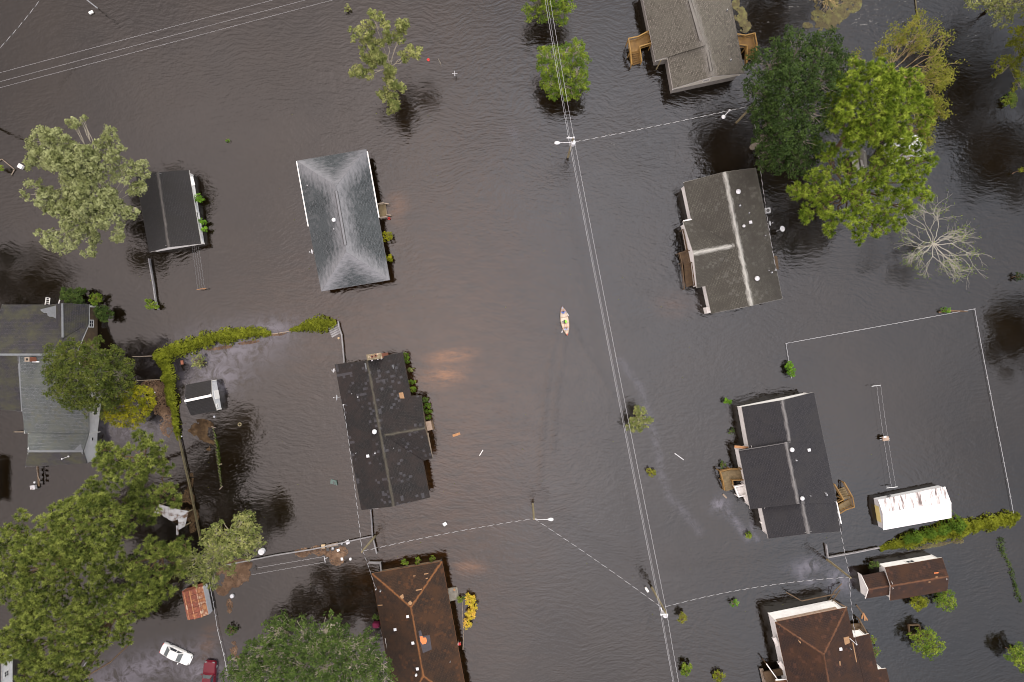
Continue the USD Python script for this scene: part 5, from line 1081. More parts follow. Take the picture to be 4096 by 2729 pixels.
def litter(name, label, blobs, leaf, n=2500, size=0.14, seed=1, cat_="floating litter", edge=0.75):
    """Leaves and straw afloat: flat flecks a few millimetres to centimetres above the water. blobs: (px, py, rx, ry, degrees)."""
    rng = np.random.default_rng(seed); ar = np.array([b[2] * b[3] for b in blobs], float); k = rng.choice(len(blobs), n * 2, p=ar / ar.sum()); B = np.array(blobs, float)[k]
    a = rng.uniform(0, 2 * math.pi, len(k)); q = rng.random(len(k)) ** 0.5; dx, dy = np.cos(a) * q * B[:, 2], np.sin(a) * q * B[:, 3]; th = np.radians(B[:, 4])
    px, py = B[:, 0] + dx * np.cos(th) - dy * np.sin(th), B[:, 1] + dx * np.sin(th) + dy * np.cos(th); c = W(2048, 1364.5, 0); s = H / F
    P = np.stack([(px - 2080) * s, (1364.5 - py) * s, np.zeros(len(k))], 1)
    nz = meshkit.fbm(P * 0.9 + seed * 7.3, 4); P = P[nz > 0.34 + 0.24 * (q ** 3) * edge][:n]; m = len(P)
    P[:, 2] = 0.012 + rng.random(m) * 0.05
    v = leaf_quads(P, unit(np.array([0, 0, 1.0]) + rng.normal(size=(m, 3)) * 0.10), size * rng.uniform(0.5, 1.4, m), rng, 0.6)
    v[0][:, 2] = np.maximum(v[0][:, 2], 0.006)
    path = solo(name, label, cat_, v, leaf, kind="stuff", loc=P.mean(0) * [1, 1, 0])

# --- the trees
tree("olive_tree", "sparse grey-green tree with loose clumps, alone in the water at upper centre left", (1588, 330),
  [(1500, 65, 24, 13, 0.8), (1540, 105, 24, 12.5, 0.8), (1605, 95, 27, 12.5, 0.9), (1600, 140, 22, 11.5, 0.8), (1430, 130, 28, 12, 0.8), (1465, 130, 28, 12, 0.8), (1480, 165, 24, 11, 0.8), (1450, 205, 22, 10.5, 0.8), (1500, 210, 34, 10.5, 0.8), (1520, 240, 30, 9.5, 0.8), (1480, 240, 26, 9.5, 0.8),
   (1435, 290, 30, 9, 0.7), (1470, 300, 20, 8.5, 0.7), (1645, 205, 26, 9.5, 0.6), (1620, 225, 20, 9, 0.6), (1668, 210, 18, 9.5, 0.6), (1555, 290, 26, 7, 0.8), (1560, 330, 27, 6, 0.8), (1545, 385, 24, 5, 0.8), (1575, 400, 32, 5, 0.7), (1600, 350, 20, 5.5, 0.7), (1570, 430, 26, 4.5, 0.6), (1555, 150, 22, 11, 0.7)],
  "leaf_sage", "bark_pale", n=14880, size=0.30, seed=11, trunk=0.16, dens=0.9, pr=0.5, hollow=0.15, limb_r=0.045, twig=0.01, gaps=0.2, grow=1.15)
tree("olive_tree", "big pale olive-grey tree leaning over the left end of the charcoal cottage", (545, 845),
  [(170, 570, 48, 12.5, 0.7), (230, 560, 55, 12.5, 0.7), (160, 640, 45, 12, 0.7), (240, 640, 70, 12, 0.7), (300, 500, 26, 12.5, 0.6), (330, 480, 18, 12.5, 0.6), (435, 545, 32, 12, 0.7), (440, 600, 45, 11.5, 0.7), (340, 640, 70, 11.5, 0.7), (390, 690, 62, 11, 0.7), (300, 720, 66, 11, 0.7), (160, 780, 46, 11, 0.6), (140, 750, 30, 11, 0.6), (230, 830, 55, 10.5, 0.6),
   (330, 800, 75, 10.5, 0.7), (420, 790, 62, 10, 0.7), (490, 690, 48, 10, 0.6), (550, 680, 40, 9.5, 0.6), (560, 760, 30, 9, 0.6), (480, 850, 50, 9, 0.6), (400, 880, 55, 9.5, 0.6), (300, 890, 55, 10, 0.6), (210, 970, 40, 10, 0.5), (290, 970, 42, 9.5, 0.5), (370, 960, 38, 9, 0.5), (360, 1000, 26, 9, 0.5), (180, 950, 26, 10.5, 0.5), (470, 920, 36, 8.5, 0.5), (520, 850, 30, 8.5, 0.5), (255, 1000, 20, 9.5, 0.5)],
  "leaf_olive", "bark_pale", n=38440, size=0.30, seed=12, trunk=0.26, dens=1.1, pr=0.42, hollow=0.2, limb_r=0.055, twig=0.012, gaps=0.2, grow=1.15)
tree("round_bush_tree", "leafy green bush-like tree cut by the top edge, under the power lines", (2178, 75), [(2150, -5, 50, 5.5, 0.9), (2215, -10, 55, 5.8, 0.9), (2260, 10, 42, 5, 0.9), (2130, 40, 38, 4, 0.9), (2180, 50, 42, 4, 0.9), (2235, 50, 42, 4, 0.9), (2200, -70, 70, 6, 0.9)], "leaf_bush", "bark_gray", n=8060, size=0.25, seed=13, trunk=0.15, dens=1.0, pr=0.3)
tree("round_bush_tree", "bushy green-yellow tree with spiky outline under the power lines, upper middle", (2232, 340), [(2175, 220, 34, 6, 1), (2215, 215, 28, 6, 1), (2265, 215, 34, 6.2, 1), (2310, 190, 28, 7, 1.1), (2325, 240, 32, 6, 1), (2180, 280, 42, 5, 1), (2240, 275, 48, 5.5, 1), (2310, 290, 44, 5, 1), (2200, 340, 38, 4, 1), (2260, 345, 42, 4, 1), (2320, 340, 36, 4, 1), (2215, 375, 24, 3.4, 1), (2290, 375, 28, 3.4, 1)], "leaf_bush", "bark_pale", n=10540, size=0.24, seed=14, trunk=0.15, dens=1.0, pr=0.28)
tree("dark_oak", "broad dense dark green tree right of the utility pole, above the pale-ridged house", (3010, 590),
  [(3080, 260, 85, 13, 0.7), (3180, 220, 95, 13.5, 0.7), (3290, 215, 85, 13, 0.7), (3350, 260, 60, 12, 0.7), (3060, 360, 70, 12.5, 0.7), (3150, 340, 110, 14, 0.7), (3260, 330, 100, 14, 0.7), (3060, 450, 55, 11.5, 0.7), (3130, 460, 105, 13, 0.7), (3230, 450, 90, 13, 0.7), (3060, 550, 45, 10.5, 0.7), (3120, 570, 85, 11.5, 0.7), (3200, 560, 80, 12, 0.7), (3060, 620, 40, 9.5, 0.7), (3110, 640, 60, 9.5, 0.7), (3190, 640, 70, 10, 0.7), (3050, 660, 24, 8.5, 0.7)],
  "leaf_dark", "bark_gray", n=32240, size=0.29, seed=15, trunk=0.4, dens=1.3, pr=0.24)
branching("yellow_sparse_tree", "half-bare tree with fanning straw-coloured branches and yellow-green leaves, behind the lime pines", (3430, 400), (3560, 285, 8.0), (4, 2.6), 0.55, "leaf_yellow", 5600, "bark_straw", 16, 0.075, aim=(0.5, 0.35, 0.0), lsize=0.24, ratio=0.74, first=11, lift=0.35)
branching("yellow_sparse_tree", "smaller half-bare yellow tree low at the right edge of the lime pines", (3560, 480), (3660, 430, 6.5), (3, 2.2), 0.6, "leaf_yellow", 3800, "bark_straw", 17, 0.055, aim=(0.6, -0.1, 0.0), lsize=0.24, ratio=0.74, first=7, lift=0.2)
tree("lime_pine", "large bright lime-green pine at upper right, next to the dark green tree", (3330, 600),
  [(3420, 290, 45, 15, 0.6), (3480, 310, 60, 15.5, 0.6), (3560, 330, 60, 15, 0.6), (3640, 320, 45, 15, 0.6), (3660, 370, 35, 14, 0.6), (3360, 350, 45, 14, 0.6), (3430, 380, 75, 15.5, 0.6), (3530, 400, 85, 16, 0.6), (3620, 420, 65, 15, 0.6), (3320, 440, 45, 13.5, 0.6), (3390, 470, 75, 15, 0.6), (3480, 490, 85, 15.5, 0.6), (3580, 500, 75, 15, 0.6), (3680, 440, 45, 13.5, 0.6), (3690, 520, 28, 12.5, 0.6), (3400, 545, 45, 13, 0.6), (3540, 560, 55, 13.5, 0.6), (3320, 500, 34, 13, 0.6), (3610, 560, 44, 13, 0.6), (3350, 400, 44, 14, 0.6), (3460, 560, 40, 13, 0.6), (3690, 480, 34, 13, 0.6), (3550, 300, 40, 14.5, 0.6)],
  "needle_lime", "bark_brown", "pine", n=3600, size=0.58, seed=18, trunk=0.3, dens=1.0, pr=0.42, hollow=0.25, twig=0.02)
tree("lime_pine", "looser lime-green pine with gaps, below the large one and above the bare white tree", (3330, 800),
  [(3280, 590, 50, 12, 0.5), (3320, 630, 38, 11.5, 0.5), (3180, 760, 36, 10.5, 0.5), (3250, 720, 45, 11.5, 0.5), (3300, 690, 34, 11.5, 0.5), (3260, 800, 55, 11, 0.5), (3330, 770, 55, 12, 0.5), (3400, 700, 45, 12.5, 0.5), (3480, 700, 52, 13, 0.5), (3560, 690, 55, 13, 0.5), (3640, 640, 50, 13, 0.5), (3710, 640, 34, 12.5, 0.5), (3670, 710, 48, 12.5, 0.5), (3690, 780, 36, 12, 0.5), (3620, 770, 50, 12.5, 0.5), (3540, 780, 48, 12, 0.5), (3450, 790, 52, 12, 0.5), (3380, 860, 52, 11.5, 0.5), (3460, 880, 50, 11.5, 0.5), (3540, 850, 50, 11.5, 0.5), (3630, 830, 38, 11.5, 0.5), (3220, 860, 38, 10.5, 0.5), (3320, 900, 38, 10.5, 0.5), (3440, 935, 34, 11, 0.5), (3510, 920, 36, 11, 0.5), (3600, 600, 46, 13, 0.5), (3650, 590, 42, 13, 0.5), (3560, 640, 44, 13, 0.5), (3390, 640, 34, 12, 0.5), (3400, 770, 44, 12, 0.5), (3510, 650, 34, 12.5, 0.5), (3300, 850, 44, 11, 0.5), (3500, 830, 44, 12, 0.5), (3590, 900, 30, 11, 0.5), (3240, 760, 34, 11, 0.5)],
  "needle_lime", "bark_brown", "pine", n=3300, size=0.58, seed=19, trunk=0.28, dens=1.0, pr=0.46, hollow=0.2, twig=0.02)
branching("bare_tree", "bare tree with bone-white spreading branches and a few leaves, right of the lime pines", (3665, 1000), (3735, 975, 5.0), (4, 1.95), 0.72, "leaf_bush", 1200, "bark_bone", 27, 0.085, aim=(0.08, 0.0, 0.0), lsize=0.2, ratio=0.86, first=13, lift=0.12)
branching("dead_tangle", "tangle of dead brown branches on a mat of floating weed at the top edge", (3300, -20), (3312, -4, 1.0), (3, 0.95), 0.8, None, 0, "bark_straw", 24, 0.07, first=12, lift=0.1, ratio=0.8)
tree("autumn_tree", "round green tree flecked with orange leaves against the brick gable house", (478, 1492),
  [(240, 1430, 55, 8, 0.7), (310, 1420, 60, 8.5, 0.7), (390, 1410, 62, 8.5, 0.7), (460, 1440, 52, 7.5, 0.7), (230, 1500, 50, 8, 0.7), (300, 1500, 70, 9.5, 0.7), (390, 1490, 75, 9.5, 0.7), (480, 1500, 55, 8, 0.7), (250, 1570, 50, 7.5, 0.7), (320, 1570, 65, 8.5, 0.7), (400, 1570, 65, 8.5, 0.7), (470, 1560, 52, 7.5, 0.7), (370, 1625, 45, 7, 0.7), (440, 1610, 40, 6.5, 0.7), (195, 1480, 24, 7, 0.6), (300, 1620, 30, 7, 0.6), (510, 1460, 30, 7, 0.7)],
  "leaf_autumn", "bark_gray", n=21080, size=0.26, seed=20, trunk=0.25, dens=1.2, pr=0.26)
tree("lemon_bush_tree", "yellow-green lemon-coloured shrubby tree under the round orange-flecked tree", (555, 1620), [(470, 1630, 45, 4, 0.8), (520, 1600, 42, 4, 0.8), (570, 1580, 40, 4, 0.8), (590, 1610, 26, 3.5, 0.8), (500, 1670, 42, 3.5, 0.8), (550, 1650, 42, 3.5, 0.8), (450, 1670, 28, 3.2, 0.8), (530, 1690, 22, 3, 0.8)], "leaf_lemon", "bark_gray", n=6200, size=0.24, seed=21, trunk=0.12, dens=1.1, pr=0.3)
PM = dict(leaf="needle_moss", bark="bark_brown", kind="pine", size=0.58, trunk=0.28, pr=0.42, hollow=0.25, twig=0.02)
tree("moss_pine", "mossy green pine at the top of the lower left grove, beside the white gable", (640, 1850), [(580, 1760, 45, 15, 0.6), (640, 1790, 32, 14, 0.6), (560, 1820, 60, 16, 0.6), (470, 1840, 60, 16, 0.6), (430, 1880, 52, 16, 0.6), (520, 1900, 70, 16, 0.6), (600, 1880, 50, 14.5, 0.6), (640, 1840, 30, 14, 0.6), (420, 1800, 34, 15, 0.6)], n=1700, seed=31, dens=0.7, **PM)
tree("moss_pine", "mossy green pine with drooping sprays above the leafy tin roof, in the lower left grove", (690, 1960), [(640, 1960, 45, 13, 0.5), (700, 1990, 34, 12, 0.5), (570, 1960, 55, 14, 0.5), (600, 2020, 55, 13, 0.5), (540, 2040, 55, 14, 0.5), (690, 1950, 24, 12, 0.5), (660, 1870, 32, 13, 0.5), (590, 2080, 40, 12, 0.5)], n=1400, seed=32, dens=0.7, **PM)
tree("moss_pine", "largest bright-topped pine of the lower left grove", (620, 2020), [(240, 2060, 70, 18, 0.6), (330, 2010, 70, 18, 0.6), (410, 1970, 60, 17, 0.6), (190, 2120, 60, 17.5, 0.6), (280, 2110, 90, 19, 0.6), (380, 2060, 90, 19, 0.6), (460, 2040, 75, 18, 0.6), (170, 2200, 60, 16, 0.6), (250, 2200, 80, 18, 0.6), (340, 2170, 90, 19, 0.6), (430, 2130, 90, 18.5, 0.6), (510, 2110, 60, 17, 0.6), (270, 2260, 55, 16.5, 0.6), (370, 2240, 70, 17, 0.6), (460, 2200, 70, 17, 0.6), (150, 2150, 32, 16, 0.6)], n=4300, seed=33, dens=0.9, **PM)
tree("moss_pine", "dim green pine filling the shaded middle of the lower left grove", (700, 2160), [(420, 2310, 70, 13, 0.6), (520, 2260, 70, 13, 0.6), (600, 2200, 60, 12.5, 0.6), (680, 2200, 50, 11.5, 0.6), (740, 2180, 40, 10, 0.6), (560, 2330, 70, 12.5, 0.6), (640, 2290, 60, 12, 0.6), (700, 2260, 45, 10.5, 0.6), (480, 2380, 70, 13, 0.6), (600, 2400, 60, 12, 0.6), (660, 2360, 50, 11, 0.6)], n=2800, seed=34, dens=0.8, **PM)
tree("moss_pine", "dark leafy green pine at the left edge of the lower left grove", (380, 2220), [(60, 2120, 65, 14, 0.6), (20, 2180, 60, 14, 0.6), (100, 2200, 65, 15, 0.6), (40, 2270, 70, 14, 0.6), (130, 2290, 75, 15, 0.6), (220, 2330, 75, 15, 0.6), (60, 2370, 75, 14, 0.6), (150, 2390, 80, 15, 0.6), (250, 2410, 75, 14.5, 0.6), (330, 2360, 65, 14, 0.6), (-40, 2230, 60, 14, 0.6), (-30, 2330, 70, 14, 0.6)], n=3600, seed=35, dens=0.8, **PM)
tree("moss_pine", "lowest pine of the lower left grove, above the white sedan", (600, 2380), [(120, 2490, 80, 14, 0.6), (220, 2500, 85, 14.5, 0.6), (320, 2470, 85, 14.5, 0.6), (410, 2440, 75, 14, 0.6), (490, 2450, 60, 13, 0.6), (550, 2430, 50, 12, 0.6), (60, 2560, 75, 13, 0.6), (160, 2590, 80, 13.5, 0.6), (260, 2580, 80, 13.5, 0.6), (350, 2550, 70, 13, 0.6), (430, 2520, 60, 12.5, 0.6), (500, 2530, 45, 11.5, 0.6), (120, 2670, 65, 12, 0.6), (220, 2670, 75, 12, 0.6), (300, 2650, 55, 12, 0.6), (260, 2730, 65, 11.5, 0.6), (30, 2610, 42, 12, 0.6), (160, 2740, 50, 11.5, 0.6), (340, 2700, 40, 11, 0.6), (380, 2640, 32, 11, 0.6)], n=4800, seed=36, dens=0.8, **PM)
tree("pale_willow", "pale yellow-olive tree leaning over the mossy fence end and rusty shed", (905, 2190), [(985, 2060, 26, 6.5, 0.7), (960, 2100, 42, 7, 0.7), (1010, 2120, 42, 6.5, 0.7), (920, 2130, 45, 7.5, 0.7), (970, 2160, 55, 7.5, 0.7), (1030, 2170, 30, 6, 0.7), (870, 2130, 38, 7.5, 0.7), (840, 2190, 50, 7.5, 0.7), (900, 2200, 60, 8, 0.7), (990, 2200, 36, 6, 0.7), (780, 2230, 45, 7, 0.6), (830, 2260, 50, 7, 0.6), (740, 2250, 38, 7, 0.6), (720, 2290, 34, 6.5, 0.6), (780, 2300, 40, 6.5, 0.6), (850, 2310, 38, 6, 0.6), (900, 2260, 42, 6.5, 0.6), (830, 2140, 26, 7, 0.6)], "leaf_sage", "bark_pale", n=10850, size=0.26, seed=37, trunk=0.2, dens=0.9, pr=0.36, hollow=0.25, limb_r=0.07)
tree("dark_oak", "dense dark green tree with billowing clumps at the bottom edge, left of the rust-brown roof", (1330, 2500),
  [(1040, 2610, 70, 9, 0.8), (1000, 2680, 75, 9, 0.8), (1110, 2530, 62, 10, 0.9), (1130, 2490, 42, 9.5, 0.9), (1130, 2610, 70, 11, 0.9), (1100, 2690, 80, 10.5, 0.9), (1220, 2530, 62, 10.5, 0.9), (1260, 2590, 75, 11.5, 0.9), (1200, 2660, 80, 11.5, 0.9), (1300, 2520, 52, 10.5, 0.9), (1360, 2520, 48, 10, 0.9), (1340, 2590, 70, 11.5, 0.9), (1300, 2670, 80, 11.5, 0.9), (1420, 2580, 55, 10.5, 0.9), (1470, 2560, 42, 9.5, 0.9), (1480, 2620, 58, 10, 0.9), (1420, 2660, 75, 11, 0.9), (1530, 2660, 45, 9.5, 0.9), (1540, 2715, 48, 9, 0.9), (1460, 2720, 70, 10.5, 0.9), (1180, 2740, 80, 10.5, 0.9), (1350, 2750, 80, 10.5, 0.9), (950, 2720, 55, 8, 0.8), (960, 2650, 40, 8, 0.8)],
  "leaf_mid", "bark_pale", n=26040, size=0.29, seed=38, trunk=0.35, dens=1.1, pr=0.27)
tree("pale_sapling", "small pale green tree in the water right of the power lines, centre right", (2548, 1665), [(2550, 1645, 20, 3.5, 0.8), (2565, 1665, 24, 3.5, 0.8), (2540, 1685, 26, 3.5, 0.8), (2580, 1690, 18, 3, 0.8), (2525, 1710, 18, 3, 0.8), (2555, 1710, 20, 3, 0.8), (2598, 1680, 12, 3, 0.8)], "leaf_sage", "bark_pale", n=1612, size=0.24, seed=39, trunk=0.07, dens=0.8, pr=0.4, hollow=0.2)
tree("gray_leaf_tree", "silvery grey-green tree in the top right corner", (3960, 40), [(3920, -10, 60, 9, 0.7), (3960, 30, 55, 9, 0.7), (4020, 20, 60, 9, 0.7), (4010, 60, 40, 8, 0.7), (4070, 10, 60, 9, 0.7), (3990, -60, 80, 9.5, 0.7), (4080, -60, 80, 9.5, 0.7)], "leaf_sage", "bark_gray", n=5580, size=0.26, seed=40, trunk=0.2, dens=0.9, pr=0.32)
tree("yellow_green_tree", "yellow-green foliage cut off by the right edge, upper right", (4000, 290), [(3995, 265, 22, 5, 0.6), (4020, 245, 24, 5, 0.6), (4050, 250, 26, 5, 0.6), (4080, 300, 30, 5.5, 0.6), (4075, 340, 24, 5, 0.6), (4085, 200, 40, 6, 0.6), (4100, 120, 40, 7, 0.6), (3990, 295, 16, 4.5, 0.6)], "leaf_vine", "bark_gray", n=2604, size=0.26, seed=41, trunk=0.12, dens=0.8, pr=0.36, hollow=0.2)
for k, (x, y, r, z, lab) in enumerate([(-430, 1110, 230, 12, "tree that only shows as a dark mirror image above the brick gable house"), (4540, 440, 260, 12, "tree off the upper right edge that only shows as dark ripples below the yellow-green foliage"), (4520, 1330, 200, 10, "tree off the right edge that only shows as dark ripples beside the fenced yard"), (4370, 60, 280, 13, "tree off the top right corner that darkens the water there"), (3300, -230, 190, 11, "tree above the top edge that darkens the water near the weed mat")]):
    rng = np.random.default_rng(50 + k)
    tree("hidden_tree", lab, (2080 + (x - 2080) * (1 - z / 120), 1364 + (y - 1364) * (1 - z / 120)), [(x + r * 0.5 * math.cos(a), y + r * 0.5 * math.sin(a), r * 0.55, z * rng.uniform(0.85, 1.1), 0.7) for a in np.linspace(0, 5.5, 6)] + [(x, y, r * 0.6, z * 1.1, 0.7)], "leaf_mid", n=9000, size=0.29, seed=50 + k, dens=0.8, pr=0.3)

# --- bushes
for k, a in enumerate([
  ("green clipped-looking bush, largest of those along the brick gable house's top wall", 312, 1192, 36, 1.5, "leaf_mid", 2600, 1), ("loose green bush by the white ladder at the brick gable house", 262, 1178, 24, 1.4, "leaf_mid", 1100, 3), ("small bright round bush at the top right corner of the brick gable house", 386, 1200, 22, 1.1, "leaf_bush", 800, 1),
  ("round green bush against the brick wall just above its white window", 417, 1254, 31, 1.5, "leaf_mid", 1900, 1), ("small bush at the bottom end of the short board fence under the charcoal cottage", 604, 1222, 20, 0.9, "leaf_bush", 650, 1),
  ("bright green flowering shrub by the charcoal cottage's right wall, upper one", 797, 792, 18, 1.0, "leaf_bright", 700, 3), ("bright green flowering shrub by the charcoal cottage's right wall, middle one", 810, 888, 16, 1.0, "leaf_bright", 600, 2), ("bright green flowering shrub by the charcoal cottage's right wall, lowest one", 817, 917, 14, 0.9, "leaf_bright", 450, 2),
  ("round yellow-green bush right of the grey hip roof, nearer its porch", 1552, 945, 17, 1.0, "leaf_lemon", 650, 1), ("round yellow-green bush at the lower right of the grey hip roof", 1556, 1034, 12, 0.9, "leaf_lemon", 400, 1),
  ("small yellow bush in open water just right of the power lines, lower right of centre", 2606, 1888, 17, 0.7, "leaf_yellow", 500, 3), ("yellow bush with grey twigs beside the transformer pole", 2728, 2472, 18, 1.1, "leaf_yellow", 600, 4), ("small green sprout in water between transformer pole and stepped roof", 2938, 2414, 13, 0.8, "leaf_bright", 260, 2),
  ("greenish bush in water at bottom right of centre, the brighter of two", 2748, 2674, 22, 0.9, "leaf_bush", 900, 3), ("faint brownish bush at the bottom edge right of the brighter one", 2872, 2704, 26, 0.5, "leaf_vine", 500, 4),
  ("bright lime round bush at the open end of the white chain link fence, upper half", 3159, 1466, 14, 0.9, "leaf_bright", 600, 1), ("bright lime round bush at the open end of the white chain link fence, lower half", 3162, 1487, 15, 0.9, "leaf_bright", 600, 1), ("small bright green bush at the top left corner of the stepped dark roof", 2911, 1604, 13, 0.8, "leaf_bright", 400, 2),
  ("drab little bush in the shade left of the stepped dark roof, upper one", 2929, 1725, 9, 0.4, "leaf_mid", 180, 1), ("drab little bush just above the angled deck", 2893, 1858, 10, 0.5, "leaf_mid", 200, 1), ("small sprout where the pale scum streak ends, under the stepped dark roof", 2996, 2142, 13, 0.6, "leaf_bush", 300, 3),
  ("olive bush at the bottom wall of the brown cottage, left one", 3678, 2402, 36, 1.3, "leaf_vine", 1500, 3), ("bright spreading bush at the bottom wall of the brown cottage, right one", 3780, 2398, 46, 1.5, "leaf_bush", 1700, 5), ("dark bush in the corner between the brown cottage and its wing", 3500, 2258, 18, 0.9, "leaf_mid", 500, 2),
  ("yellow-green bush growing out of a square wooden planter, lower right", 3702, 2566, 62, 2.0, "leaf_bush", 3000, 7), ("round bright bush cut off by the right edge near the bottom corner", 4078, 2625, 48, 2.2, "leaf_bush", 2600, 4), ("creeper with big leaves at the right wall of the plum-brown house, upper part", 3488, 2560, 18, 0.8, "leaf_bush", 260, 3), ("creeper with big leaves at the right wall of the plum-brown house, lower part", 3504, 2606, 18, 0.7, "leaf_bush", 260, 3),
  ("yellow and orange shrub off the right wall of the rust-brown roof, top clump", 1880, 2398, 20, 0.8, "leaf_orange", 700, 3), ("yellow and orange shrub off the right wall of the rust-brown roof, middle clump", 1890, 2430, 18, 0.8, "leaf_orange", 650, 3), ("yellow and orange shrub off the right wall of the rust-brown roof, lower yellow clump", 1885, 2458, 22, 0.7, "leaf_orange", 650, 4), ("salmon-orange shrub, lowest of the row right of the rust-brown roof", 1869, 2493, 17, 0.7, "leaf_orange", 550, 3),
  ("small lime bush beside the concrete stoop", 1841, 2397, 10, 0.6, "leaf_bush", 250, 1), ("green bush poking up in the dark water above the rust-brown roof, left one", 1619, 2251, 13, 0.9, "leaf_bush", 380, 2), ("green bush poking up in the dark water above the rust-brown roof, middle one", 1672, 2241, 12, 0.6, "leaf_bush", 220, 3), ("sparse sprig in the dark water above the rust-brown roof, right one", 1728, 2235, 10, 0.4, "leaf_bush", 120, 3),
  ("spiky shrub at the top right corner of the dark ranch house", 1622, 1422, 11, 0.7, "leaf_vine_green", 260, 1), ("spiky shrub, second down the right wall of the dark ranch house", 1627, 1441, 11, 0.7, "leaf_vine_green", 260, 1), ("white-flowering shrub at the right wall of the dark ranch house", 1644, 1481, 10, 0.7, "leaf_sage", 260, 2), ("leafy shrub above the stepped corner of the dark ranch house, upper part", 1646, 1528, 12, 0.9, "leaf_bush", 420, 2), ("leafy shrub above the stepped corner of the dark ranch house, lower part", 1652, 1558, 12, 0.9, "leaf_bush", 420, 2),
  ("low shrub beside the front gable of the dark ranch house, top one", 1702, 1600, 13, 0.6, "leaf_mid", 320, 2), ("low shrub beside the front gable of the dark ranch house, second one", 1710, 1625, 12, 0.6, "leaf_vine_green", 320, 2), ("low shrub beside the front gable of the dark ranch house, third one", 1712, 1646, 12, 0.6, "leaf_bush", 300, 2), ("low shrub just above the brown brick stoop", 1716, 1669, 10, 0.5, "leaf_bush", 200, 2),
  ("dark shrub between the big bottom tree and the rust-brown roof", 1507, 2470, 16, 1.2, "leaf_mid", 500, 2), ("pale blue-green bush with sprigs above the little garden shed", 796, 1445, 28, 0.7, "leaf_sage", 420, 5), ("submerged-looking green weeds below the end of the wire fence", 925, 2520, 22, 0.5, "leaf_mid", 350, 4), ("bright sprig of leaves afloat in open water right of the big olive tree", 912, 560, 7, 0.2, "leaf_bright", 60, 2),
  ("lime-green weed patch in the water near the upper right edge", 4032, 400, 24, 0.5, "leaf_bush", 500, 4), ("faint bush cut off at the left edge inside the timber corner frame", 2, 675, 12, 0.9, "leaf_bush", 240, 2), ("small dark plant at the right edge, level with the pale-ridged house's end", 4075, 1105, 18, 0.6, "leaf_dark", 350, 3), ("yellow-green tip of a bush at the right edge beside dark ripples", 4088, 680, 12, 1.2, "leaf_vine", 160, 2), ("faint sprig in the water beside the top of the sparse clumped tree", 1390, 35, 14, 0.3, "leaf_sage", 90, 3)]):
    lab, x, y, r, z, lf, n, lo = a
    bush("bush", lab, x, y, r, z, lf, int(n * 0.75), 0.19 if r < 20 else 0.24, 100 + k, lobes=lo)

vines("fence_vines", "thick yellow-green vines covering the fence above the scummy yard", [(620, 1432, 24, 1.0), (680, 1405, 28, 1.0), (760, 1383, 26, 1.1), (850, 1352, 28, 1.2), (930, 1340, 28, 1.2), (1000, 1330, 24, 1.1), (1060, 1330, 20, 0.9), (1085, 1335, 5, 0.4)], "leaf_vine", 7000, 0.34, 61)
vines("fence_vines", "clump of yellow-green vines at the top end of the grey board fence", [(1160, 1322, 6, 0.4), (1200, 1312, 12, 0.7), (1240, 1302, 26, 1.0), (1280, 1295, 36, 1.2), (1315, 1298, 24, 0.9), (1345, 1288, 8, 0.5)], "leaf_vine", 2400, 0.34, 62)
vines("fence_vines", "vines hanging down the fence between the lemon shrub and the little garden shed", [(630, 1425, 20, 1.0), (655, 1440, 30, 1.3), (672, 1500, 24, 1.2), (680, 1560, 20, 1.1), (692, 1620, 17, 1.0), (704, 1700, 13, 0.9), (716, 1760, 7, 0.5)], "leaf_vine", 4800, 0.32, 63)
vines("hedge_vines", "long green and yellow hedge of vines below the white metal shed", [(3520, 2200, 8, 0.5), (3560, 2184, 16, 0.8), (3640, 2166, 26, 1.0), (3720, 2148, 27, 1.0), (3800, 2120, 36, 1.3), (3860, 2112, 30, 1.1), (3940, 2096, 28, 1.0), (4010, 2084, 27, 1.0), (4060, 2072, 24, 1.1), (4075, 2058, 14, 0.9)], "leaf_vine", 8500, 0.33, 64)
vines("hedge_vines", "brighter green stretch of creeper on top of the long hedge, left part", [(3610, 2165, 14, 1.35), (3680, 2146, 26, 1.45), (3760, 2128, 22, 1.45), (3820, 2100, 38, 2.0), (3850, 2095, 24, 1.8)], "leaf_vine_green", 3200, 0.32, 65)
vines("drowned_vines", "thread of drowned green vines trailing down at the right edge below the hedge", [(4000, 2150, 10, 0.15), (4010, 2210, 16, 0.3), (4035, 2250, 6, 0.15), (4055, 2320, 10, 0.25), (4072, 2390, 12, 0.25), (4085, 2410, 5, 0.15)], "leaf_mid", 700, 0.2, 66)
vines("light_string_vines", "low vine-wrapped string fence with teal threads in the black water left of centre", [(852, 1712, 3, 0.2), (866, 1760, 6, 0.3), (874, 1830, 8, 0.35), (880, 1890, 5, 0.25), (886, 1950, 3, 0.2)], "leaf_vine_green", 420, 0.16, 67)
solo("string_fence", "zigzag pale string and rail along the vine-wrapped string fence", "string fence", cat([tube(np.array([W(852 + 34 * u + (5 if k % 2 else -5), 1712 + 240 * u, 0.25 + 0.2 * (k % 2)) for k, u in enumerate(np.linspace(0, 1, 41))]), 0.022, 4), tube([W(846, 1707, 0.3), W(862, 1711, 0.3)], 0.05, 5), tube([W(876, 1858, 0.3), W(888, 1856, 0.3)], 0.05, 5), tube([W(878, 1958, 0.3), W(890, 1945, 0.3)], 0.06, 5)]), "plank_pale")

